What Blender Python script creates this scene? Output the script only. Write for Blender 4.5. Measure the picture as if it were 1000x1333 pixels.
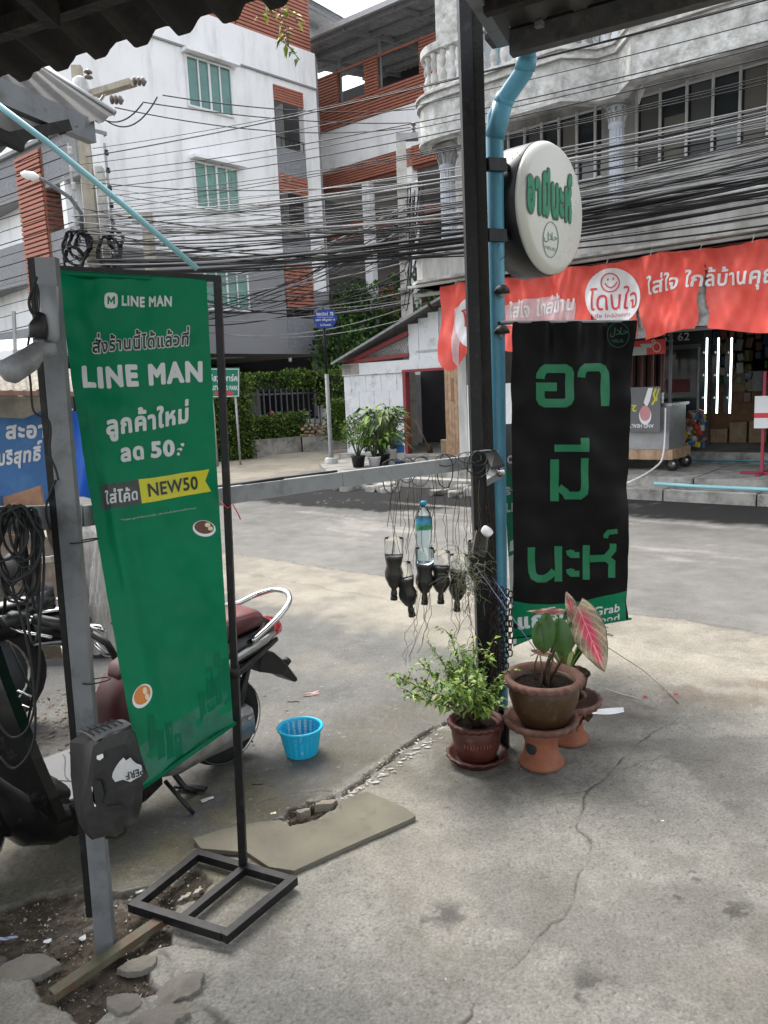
import bpy, bmesh, math, random
import numpy as np
from mathutils import Vector, Matrix, noise
from mathutils.geometry import tessellate_polygon, interpolate_bezier
random.seed(7)
R = math.radians
sc = bpy.context.scene
col = sc.collection
for o in list(bpy.data.objects): bpy.data.objects.remove(o)

# ------------------------------------------------------------------ camera
FPX, CAMH, PITCH, ROLL = 985.0, 1.5, R(9), R(2.5)
cF = Vector((0, math.cos(PITCH), -math.sin(PITCH)))
_R0 = Vector((1, 0, 0)); _U0 = Vector((0, math.sin(PITCH), math.cos(PITCH)))
cR = math.cos(ROLL) * _R0 - math.sin(ROLL) * _U0
cU = math.cos(ROLL) * _U0 + math.sin(ROLL) * _R0
cC = Vector((0, 0, CAMH))
cam = bpy.data.cameras.new('camera'); cam.sensor_fit = 'VERTICAL'; cam.sensor_height = 36
cam.lens = FPX / 1333 * 36; cam.clip_start = .05; cam.clip_end = 600
co = bpy.data.objects.new('camera', cam); col.objects.link(co); sc.camera = co
m = Matrix.Identity(4)
for i, v in enumerate((cR, cU, -cF, cC)):
    for j in range(3): m[j][i] = v[j]
co.matrix_world = m

# ------------------------------------------------------------------ world, sun
SUN_EL, SUN_AZ = R(58), R(-35)          # azimuth from +Y towards +X
w = bpy.data.worlds.new('World'); sc.world = w; w.use_nodes = True
nt = w.node_tree; bg = nt.nodes['Background']
sky = nt.nodes.new('ShaderNodeTexSky'); sky.sky_type = 'NISHITA'; sky.sun_disc = False
sky.sun_elevation = SUN_EL; sky.sun_rotation = SUN_AZ; sky.dust_density = 4; sky.air_density = 1.5
hs = nt.nodes.new('ShaderNodeHueSaturation'); hs.inputs['Saturation'].default_value = .28; hs.inputs['Value'].default_value = 1.25
nt.links.new(sky.outputs[0], hs.inputs['Color']); nt.links.new(hs.outputs[0], bg.inputs[0])
bg.inputs[1].default_value = .15
sl = bpy.data.lights.new('sun', 'SUN'); sl.energy = 1.1; sl.angle = R(38); sl.color = (1, .965, .9)
so = bpy.data.objects.new('sun', sl); col.objects.link(so)
sd = Vector((math.sin(SUN_AZ) * math.cos(SUN_EL), math.cos(SUN_AZ) * math.cos(SUN_EL), math.sin(SUN_EL)))
so.rotation_euler = sd.to_track_quat('Z', 'Y').to_euler(); so.location = sd * 40
vs = sc.view_settings; vs.view_transform = 'Standard'; vs.look = 'None'; vs.gamma = 1; vs.use_curve_mapping = False
sc.display_settings.display_device = 'sRGB'
vs.exposure = 1.3
sc.cycles.max_bounces = 6; sc.cycles.transparent_max_bounces = 12; sc.cycles.use_denoising = True

# ------------------------------------------------------------------ survey helpers: sight lines to real-world points
def ray(x, y): return cF + cR * ((x - 500) / FPX) - cU * ((y - 666.5) / FPX)
def G(x, y, z=0):
    d = ray(x, y); return cC + d * ((z - CAMH) / d.z)
def D(x, y, dep):
    d = ray(x, y); return cC + d * (dep / d.y)
def VP(x, y, p0, n):
    d = ray(x, y); return cC + d * ((Vector(p0) - cC).dot(Vector(n)) / d.dot(Vector(n)))
def PR(q):
    q = Vector(q) - cC; k = q.dot(cF); return 500 + FPX * q.dot(cR) / k, 666.5 - FPX * q.dot(cU) / k

# ------------------------------------------------------------------ materials
_mats = {}
def M(name, c, rough=.7, metal=0., var=.12, vs=3., bump=0., bs=60., dirt=None, damt=0., ds=2., spec=.4, streak=False, trans=0., coat=0., sub=0., emit=None, alpha=1.):
    if name in _mats: return _mats[name]
    mt = bpy.data.materials.new(name); mt.use_nodes = True; t = mt.node_tree; N = t.nodes; L = t.links
    b = N['Principled BSDF']
    if len(c) == 3: c = (*c, 1)
    b.inputs['Base Color'].default_value = c
    b.inputs['Roughness'].default_value = rough; b.inputs['Metallic'].default_value = metal
    b.inputs['Specular IOR Level'].default_value = spec
    if trans: b.inputs['Transmission Weight'].default_value = trans
    if coat: b.inputs['Coat Weight'].default_value = coat; b.inputs['Coat Roughness'].default_value = .15
    if alpha < 1: b.inputs['Alpha'].default_value = alpha
    if emit: b.inputs['Emission Color'].default_value = (*emit[0], 1); b.inputs['Emission Strength'].default_value = emit[1]
    g = N.new('ShaderNodeNewGeometry')
    colr = None
    if var > 0:
        n1 = N.new('ShaderNodeTexNoise'); n1.inputs['Scale'].default_value = vs; n1.inputs['Detail'].default_value = 6; n1.inputs['Roughness'].default_value = .65
        L.new(g.outputs['Position'], n1.inputs['Vector'])
        mr = N.new('ShaderNodeMapRange'); mr.inputs['From Min'].default_value = .3; mr.inputs['From Max'].default_value = .7
        mr.inputs['To Min'].default_value = 1 - var; mr.inputs['To Max'].default_value = 1 + var
        L.new(n1.outputs['Fac'], mr.inputs['Value'])
        mx = N.new('ShaderNodeVectorMath'); mx.operation = 'SCALE'; mx.inputs[0].default_value = c[:3]
        L.new(mr.outputs[0], mx.inputs['Scale']); colr = mx.outputs[0]
        rr = N.new('ShaderNodeMapRange'); rr.inputs['From Min'].default_value = .3; rr.inputs['From Max'].default_value = .7
        rr.inputs['To Min'].default_value = max(.02, rough - .1); rr.inputs['To Max'].default_value = min(1, rough + .1)
        L.new(n1.outputs['Fac'], rr.inputs['Value']); L.new(rr.outputs[0], b.inputs['Roughness'])
    if dirt:
        n2 = N.new('ShaderNodeTexNoise'); n2.inputs['Scale'].default_value = ds; n2.inputs['Detail'].default_value = 8; n2.inputs['Roughness'].default_value = .7
        vec = g.outputs['Position']
        if streak:
            mp = N.new('ShaderNodeMapping'); mp.inputs['Scale'].default_value = (1, 1, .18); L.new(vec, mp.inputs['Vector']); vec = mp.outputs[0]
        L.new(vec, n2.inputs['Vector'])
        cr = N.new('ShaderNodeMapRange'); cr.inputs['From Min'].default_value = .62 - .3 * damt; cr.inputs['From Max'].default_value = .72; cr.inputs['To Max'].default_value = min(1, .4 + damt)
        L.new(n2.outputs['Fac'], cr.inputs['Value'])
        mm = N.new('ShaderNodeMix'); mm.data_type = 'RGBA'; L.new(cr.outputs[0], mm.inputs[0])
        if colr: L.new(colr, mm.inputs[6])
        else: mm.inputs[6].default_value = c
        mm.inputs[7].default_value = (*dirt, 1); colr = mm.outputs[2]
    if colr: L.new(colr, b.inputs['Base Color'])
    if bump:
        n3 = N.new('ShaderNodeTexNoise'); n3.inputs['Scale'].default_value = bs; n3.inputs['Detail'].default_value = 5
        L.new(g.outputs['Position'], n3.inputs['Vector'])
        bp = N.new('ShaderNodeBump'); bp.inputs['Strength'].default_value = min(1, bump * 1.0); bp.inputs['Distance'].default_value = .6 / bs
        L.new(n3.outputs['Fac'], bp.inputs['Height']); L.new(bp.outputs[0], b.inputs['Normal'])
    _mats[name] = mt; return mt

# ------------------------------------------------------------------ objects
XF = {}
def link(o, parent=None, mw=None):
    col.objects.link(o)
    mw = mw or Matrix.Identity(4)
    if parent is not None:
        o.parent = parent; o.matrix_parent_inverse = Matrix.Identity(4)
        o.matrix_basis = XF[parent.name].inverted() @ mw
    else: o.matrix_basis = mw
    XF[o.name] = mw; return o
def tag(o, label=None, cat=None, group=None, kind=None):
    for k, v in (('label', label), ('category', cat), ('group', group), ('kind', kind)):
        if v: o[k] = v
    return o
def thing(name, label, cat, loc=(0, 0, 0), rz=0, group=None):
    o = bpy.data.objects.new(name, None); o.empty_display_size = .1
    link(o, None, Matrix.Translation(Vector(loc)) @ Matrix.Rotation(rz, 4, 'Z'))
    return tag(o, label, cat, group)
def FR(origin, xdir):
    x = Vector((xdir[0], xdir[1], 0)).normalized(); y = Vector((-x.y, x.x, 0))
    m = Matrix.Identity(4)
    for j in range(3): m[j][0] = x[j]; m[j][1] = y[j]; m[j][3] = origin[j]
    return m
class MB:
    def __init__(s, fr=None): s.v = []; s.f = []; s.fr = fr or Matrix.Identity(4); s.sm = []
    def add(s, vs, fs, smooth=False):
        n = len(s.v); s.v += [s.fr @ Vector(q) for q in vs]; s.f += [tuple(i + n for i in f) for f in fs]; s.sm += [smooth] * len(fs); return s
    def box(s, x0, x1, y0, y1, z0, z1):
        return s.add([(x0,y0,z0),(x1,y0,z0),(x1,y1,z0),(x0,y1,z0),(x0,y0,z1),(x1,y0,z1),(x1,y1,z1),(x0,y1,z1)],
              [(0,3,2,1),(4,5,6,7),(0,1,5,4),(1,2,6,5),(2,3,7,6),(3,0,4,7)])
    def beam(s, a, b, wx, wz, up=Vector((0, 0, 1))):
        a = Vector(a); b = Vector(b); d = (b - a).normalized()
        if abs(d.dot(up)) > .98: up = Vector((0, 1, 0))
        x = d.cross(up).normalized() * wx / 2; z = x.cross(d).normalized() * wz / 2
        vs = [a - x - z, a + x - z, a + x + z, a - x + z, b - x - z, b + x - z, b + x + z, b - x + z]
        return s.add(vs, [(0,1,2,3),(7,6,5,4),(0,4,5,1),(1,5,6,2),(2,6,7,3),(3,7,4,0)])
    def tube(s, pts, r, n=8, closed=False, cap=True, smooth=True):
        pts = [Vector(p) for p in pts]; k = len(pts); rs = r if isinstance(r, (list, tuple)) else [r] * k
        vs = []; prev = None
        for i, p in enumerate(pts):
            if closed: t = pts[(i + 1) % k] - pts[i - 1]
            else: t = pts[min(i + 1, k - 1)] - pts[max(i - 1, 0)]
            if t.length < 1e-9: t = Vector((0, 0, 1))
            t.normalize()
            if prev is None:
                a = Vector((0, 0, 1)) if abs(t.z) < .9 else Vector((1, 0, 0)); x = t.cross(a).normalized()
            else:
                x = prev - t * prev.dot(t)
                x = x.normalized() if x.length > 1e-6 else t.orthogonal().normalized()
            prev = x; y = t.cross(x)
            for j in range(n):
                a = 2 * math.pi * j / n; vs.append(p + (x * math.cos(a) + y * math.sin(a)) * rs[i])
        fs = []
        for i in range(k if closed else k - 1):
            i2 = (i + 1) % k
            for j in range(n): fs.append((i*n+j, i*n+(j+1)%n, i2*n+(j+1)%n, i2*n+j))
        if cap and not closed: fs += [tuple(range(n))[::-1], tuple((k-1)*n + j for j in range(n))]
        return s.add(vs, fs, smooth)
    def lathe(s, prof, c=(0, 0, 0), n=24, smooth=True, wob=None, axis=None, cap=True):
        c = Vector(c); vs = []
        mt = Matrix.Identity(3) if axis is None else Vector(axis).to_track_quat('Z', 'Y').to_matrix()
        for i, (r, z) in enumerate(prof):
            for j in range(n):
                a = 2 * math.pi * j / n; rr, zz = (r, z) if wob is None else wob(i, a, r, z)
                vs.append(c + mt @ Vector((rr * math.cos(a), rr * math.sin(a), zz)))
        fs = [(i*n+j, i*n+(j+1)%n, (i+1)*n+(j+1)%n, (i+1)*n+j) for i in range(len(prof)-1) for j in range(n)]
        if cap and prof[0][0] > 1e-4: fs.append(tuple(range(n))[::-1])
        if cap and prof[-1][0] > 1e-4: fs.append(tuple((len(prof)-1)*n + j for j in range(n)))
        return s.add(vs, fs, smooth)
    def grid(s, fn, nu, nv, smooth=True, flip=False):
        vs = [fn(i / nu, j / nv) for j in range(nv + 1) for i in range(nu + 1)]
        q = lambda i, j: j * (nu + 1) + i
        fs = [(q(i,j), q(i+1,j), q(i+1,j+1), q(i,j+1)) for j in range(nv) for i in range(nu)]
        if flip: fs = [f[::-1] for f in fs]
        return s.add(vs, fs, smooth)
    def shell(s, fn, nrm, t, nu, nv, smooth=True):
        nrm = Vector(nrm) * t
        s.grid(fn, nu, nv, smooth); s.grid(lambda a, b: Vector(fn(a, b)) + nrm, nu, nv, smooth, True)
        for (n, g) in ((nu, lambda k: (k, 0)), (nu, lambda k: (1 - k, 1)), (nv, lambda k: (0, 1 - k)), (nv, lambda k: (1, k))):
            vs = []; fs = []
            for i in range(n + 1):
                p = Vector(fn(*g(i / n))); vs += [p, p + nrm]
            for i in range(n): fs.append((2*i, 2*i+1, 2*i+3, 2*i+2))
            s.add(vs, fs)
        return s
    def prism(s, poly, y0, y1, plane='xz'):
        n = len(poly)
        f3 = (lambda p, y: (p[0], y, p[1])) if plane == 'xz' else (lambda p, y: (p[0], p[1], y))
        vs = [f3(p, y0) for p in poly] + [f3(p, y1) for p in poly]
        tris = tessellate_polygon([[Vector((p[0], p[1], 0)) for p in poly]])
        fs = [tuple(t) for t in tris] + [tuple(i + n for i in t[::-1]) for t in tris]
        fs += [(i, (i+1) % n, (i+1) % n + n, i + n) for i in range(n)]
        return s.add(vs, fs)
    def leaf(s, p, d, up, L, W, fold=.25, droop=.2):
        d = d.normalized(); x = d.cross(up)
        x = x.normalized() if x.length > 1e-4 else d.orthogonal().normalized()
        u = x.cross(d)
        a = p; m1 = p + d * L * .4 + u * L * .05; t = p + d * L - Vector((0, 0, 1)) * L * droop
        return s.add([a, m1 + x * W/2 + u * W * fold, t, m1 - x * W/2 + u * W * fold, m1], [(0,1,4),(1,2,4),(4,2,3),(0,4,3)], False)
    def build(s, name, mt, parent=None, origin=None, bevel=0, sub=0):
        mw = XF[parent.name] if parent is not None else Matrix.Translation(Vector(origin or (0, 0, 0)))
        if parent is not None and origin is not None: mw = Matrix.Translation(Vector(origin))
        inv = mw.inverted(); me = bpy.data.meshes.new(name)
        me.from_pydata([tuple(inv @ q) for q in s.v], [], s.f)
        me.polygons.foreach_set('use_smooth', s.sm); me.materials.append(mt)
        bmn = bmesh.new(); bmn.from_mesh(me); bmesh.ops.recalc_face_normals(bmn, faces=bmn.faces)
        if bevel: bmesh.ops.bevel(bmn, geom=list(bmn.edges), offset=bevel, segments=1, affect='EDGES')
        bmn.to_mesh(me); bmn.free(); me.update()
        o = bpy.data.objects.new(name, me); link(o, parent, mw)
        if sub:
            md = o.modifiers.new('s', 'SUBSURF'); md.levels = sub; md.render_levels = sub
        return o
def SMO(pts, k=5):
    P = [Vector(p) for p in pts]; out = []
    for i in range(len(P)-1):
        a, b, c, d = P[max(i-1,0)], P[i], P[i+1], P[min(i+2,len(P)-1)]
        for j in range(k):
            t = j/k; out.append(.5*((2*b) + (c-a)*t + (2*a-5*b+4*c-d)*t*t + (3*b-a-3*c+d)*t**3))
    return out + [P[-1]]
_cubes = {}
def cube_mesh(mt, bevel):
    k = (mt.name, bevel)
    if k not in _cubes:
        me = bpy.data.meshes.new('block'); b = bmesh.new(); bmesh.ops.create_cube(b, size=1)
        if bevel: bmesh.ops.bevel(b, geom=list(b.edges), offset=bevel, segments=1, affect='EDGES')
        b.to_mesh(me); b.free(); me.materials.append(mt); _cubes[k] = me
    return _cubes[k]
def pbox(name, parent, mt, fr, x0, x1, y0, y1, z0, z1, rot=None, bevel=0):
    o = bpy.data.objects.new(name, cube_mesh(mt, bevel))
    mw = fr @ Matrix.Translation(((x0+x1)/2, (y0+y1)/2, (z0+z1)/2))
    if rot is not None: mw = mw @ rot
    mw = mw @ Matrix.Diagonal((abs(x1-x0), abs(y1-y0), abs(z1-z0), 1))
    return link(o, parent, mw)
def copy_tree(o, mw, parent=None):
    c = o.copy(); col.objects.link(c)
    if parent is not None: c.parent = parent; XF[c.name] = XF[parent.name] @ c.matrix_basis
    else: c.matrix_basis = mw; XF[c.name] = mw
    for ch in [x for x in o.children]: copy_tree(ch, None, c)
    return c

# ------------------------------------------------------------------ lettering
_tc = {}
RAISE = set('\u0e48\u0e49\u0e4a\u0e4b\u0e4c'); UP = set('\u0e34\u0e35\u0e36\u0e37\u0e31')
def text_polys(s):
    if s in _tc: return _tc[s]
    c = bpy.data.curves.new('t', 'FONT'); c.body = s; o = bpy.data.objects.new('t', c); col.objects.link(o)
    dg = bpy.context.evaluated_depsgraph_get(); dg.update()
    cu = o.evaluated_get(dg).to_curve(dg)
    out = []
    for sp in cu.splines:
        i = sp.character_index; dz = 0
        if 0 < i < len(s) and s[i] in RAISE and s[i-1] in UP: dz = .17
        pts = []; bp = sp.bezier_points; n = len(bp)
        if n < 2: continue
        for k in range(n):
            a, b = bp[k], bp[(k+1) % n]
            straight = (a.handle_right - a.co).length < 1e-5 and (b.handle_left - b.co).length < 1e-5
            seg = [a.co] if straight else interpolate_bezier(a.co, a.handle_right, b.handle_left, b.co, 6)[:-1]
            for q in seg:
                q = (q.x, q.y + dz)
                if not pts or math.dist(pts[-1], q) > 1e-4: pts.append(q)
        if len(pts) > 2 and math.dist(pts[0], pts[-1]) < 1e-4: pts.pop()
        if len(pts) > 2: out.append((i, pts))
    bpy.data.objects.remove(o); bpy.data.curves.remove(c); _tc[s] = out; return out
def area(p): return sum(p[i][0]*p[(i+1)%len(p)][1] - p[(i+1)%len(p)][0]*p[i][1] for i in range(len(p))) / 2
def offs(p, d):
    n = len(p); out = []
    for i in range(n):
        a, b, c = Vector(p[i-1]), Vector(p[i]), Vector(p[(i+1) % n])
        e1 = (b-a); e2 = (c-b)
        if e1.length < 1e-7 or e2.length < 1e-7: out.append(p[i]); continue
        e1.normalize(); e2.normalize(); n1 = Vector((e1.y, -e1.x)); n2 = Vector((e2.y, -e2.x)); k = n1 + n2
        l = k.length
        if l < .3: out.append((b.x + n1.x*d, b.y + n1.y*d)); continue
        k = k / l; mlt = min(1 / max(k.dot(n1), .35), 1.8); out.append((b.x + k.x*d*mlt, b.y + k.y*d*mlt))
    return out
def glyph_faces(s, bold, track=None):
    """list of (outer, holes) in text units"""
    res = []; T = text_polys(s)
    chars = {}
    COMB = RAISE | UP | set('\u0e38\u0e39\u0e3a\u0e47')
    def shx(i): return sum(1 for c in s[1:i+1] if c not in COMB) * (max(0, bold) * 1.5 if track is None else track)
    for i, p in T:
        dy = ((bold if track is None else track*.6)*1.2 + .02) if (s[i] in RAISE and bold > .01) else 0
        chars.setdefault(i, []).append([(x + shx(i), y + dy) for x, y in p])
    for i, ps in chars.items():
        big = max(ps, key=lambda q: abs(area(q))); sg = area(big) > 0
        outs = [q for q in ps if (area(q) > 0) == sg]; holes = [q for q in ps if (area(q) > 0) != sg]
        grp = [[q, []] for q in outs]
        for h in holes:
            hx = sum(a[0] for a in h)/len(h); hy = sum(a[1] for a in h)/len(h); best = None
            for gq in grp:
                xs = [a[0] for a in gq[0]]; ys = [a[1] for a in gq[0]]
                if min(xs) <= hx <= max(xs) and min(ys) <= hy <= max(ys):
                    if best is None or abs(area(gq[0])) < abs(area(best[0])): best = gq
            if best: best[1].append(h)
        sgn = 1 if sg else -1
        for o_, hs_ in grp:
            if bold <= .006: res.append((offs(o_, bold * sgn), [offs(h, bold * sgn) for h in hs_])); continue
            res.append((o_, hs_))
            for c in [o_] + hs_:
                for k in range(len(c)):
                    a, b = Vector(c[k-1]), Vector(c[k]); d = b - a
                    if d.length < 1e-5: continue
                    d.normalize(); nn = Vector((-d.y, d.x)) * bold; e = d * bold * .0
                    res.append(([tuple(a-nn-e), tuple(b-nn+e), tuple(b+nn+e), tuple(a+nn-e)], []))
                    f = Vector(c[(k+1) % len(c)]) - b
                    if f.length > 1e-5 and d.dot(f.normalized()) < .985: res.append((ell(b.x, b.y, bold, bold, 10), []))
    return res
def flat_mesh(polys, mapf, name, mt, parent, step=None, stag=.000015, lift0=0.):
    """polys: [(outer, holes)] in plane coords; mapf(x, y, lift) -> world"""
    b = bmesh.new(); zl = b.verts.layers.float.new('l')
    for k, (o_, hs_) in enumerate(polys):
        loops = [[Vector((x, y, 0)) for x, y in o_]] + [[Vector((x, y, 0)) for x, y in h] for h in hs_]
        flat = [v for l in loops for v in l]
        vs = [b.verts.new(v) for v in flat]
        for v in vs: v[zl] = lift0 + (k % 40) * stag
        for t in tessellate_polygon(loops):
            try: b.faces.new([vs[i] for i in t])
            except ValueError: pass
    if step:
        xs = [v.co.x for v in b.verts]; ys = [v.co.y for v in b.verts]
        for ax, lo, hi in ((0, min(xs), max(xs)), (1, min(ys), max(ys))):
            q = math.ceil(lo / step) * step
            while q < hi:
                co_ = [0, 0, 0]; no = [0, 0, 0]; co_[ax] = q; no[ax] = 1
                bmesh.ops.bisect_plane(b, geom=b.verts[:] + b.edges[:] + b.faces[:], plane_co=co_, plane_no=no, dist=1e-6); q += step
    mw = XF[parent.name]; inv = mw.inverted()
    for v in b.verts: v.co = inv @ Vector(mapf(v.co.x, v.co.y, v[zl]))
    me = bpy.data.meshes.new(name); b.to_mesh(me); b.free(); me.materials.append(mt)
    return link(bpy.data.objects.new(name, me), parent, mw)
def solve_uv(S, px, py, g=(.5, .5)):
    s, t = g
    for _ in range(12):
        a = PR(S(s, t, 0)); e = 1e-3
        b = PR(S(s+e, t, 0)); c = PR(S(s, t+e, 0))
        j = ((b[0]-a[0])/e, (c[0]-a[0])/e, (b[1]-a[1])/e, (c[1]-a[1])/e); dt = j[0]*j[3] - j[1]*j[2]
        if abs(dt) < 1e-9: break
        rx, ry = px - a[0], py - a[1]
        s += (rx*j[3] - ry*j[1]) / dt; t += (ry*j[0] - rx*j[2]) / dt
    return s, t
def print_on(S, s, box, mt, parent, bold=.0, name='lettering', lift=.0015, step=.05, track=None, ref=None):
    """print text so that it fills the quad box = (bottom-left, bottom-right, top-left) sight lines on surface S(s,t,lift)"""
    gf = glyph_faces(s, bold, track); gr = gf if ref is None else glyph_faces(s, ref, track)
    xs = [x for o_, _ in gr for x, y in o_]; ys = [y for o_, _ in gr for x, y in o_]
    x0, x1, y0, y1 = min(xs), max(xs), min(ys), max(ys)
    a = Vector(solve_uv(S, *box[0])); b = Vector(solve_uv(S, *box[1])); c = Vector(solve_uv(S, *box[2]))
    ux = (b - a) / (x1 - x0); uy = (c - a) / (y1 - y0)
    return flat_mesh(gf, lambda x, y, l: S(*(a + ux * (x - x0) + uy * (y - y0)), lift + l), name, mt, parent, step=step * (x1 - x0) * 3)
def shape_on(S, polys, mt, parent, name, lift=.0012, step=.03):
    """polys given as sight-line outlines, printed on surface S"""
    out = []
    for o_, hs_ in polys:
        out.append(([solve_uv(S, *p) for p in o_], [[solve_uv(S, *p) for p in h] for h in hs_]))
    return flat_mesh(out, lambda x, y, l: S(x, y, lift + l), name, mt, parent, step=step)
def ell(cx, cy, rx, ry, n=32, rot=0): return [(cx + rx*math.cos(a)*math.cos(rot) - ry*math.sin(a)*math.sin(rot), cy + rx*math.cos(a)*math.sin(rot) + ry*math.sin(a)*math.cos(rot)) for a in [2*math.pi*i/n for i in range(n)]]
def stroke(pts, wd, closed=False):
    n = len(pts); L_ = []; R_ = []
    for i in range(n):
        a = Vector(pts[i-1]) if (i > 0 or closed) else None; b = Vector(pts[i]); c = Vector(pts[(i+1) % n]) if (i < n-1 or closed) else None
        e = [(b-a).normalized()] if a is not None else []
        if c is not None: e.append((c-b).normalized())
        t = sum(e, Vector((0, 0))); t = t.normalized() if t.length > 1e-6 else e[0]; nn = Vector((-t.y, t.x)); k = 1 / max(.4, abs(t.dot(e[0])))
        L_.append(tuple(b + nn*wd/2*k)); R_.append(tuple(b - nn*wd/2*k))
    return [(L_, [R_])] if closed else [(L_ + R_[::-1], [])]

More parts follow.
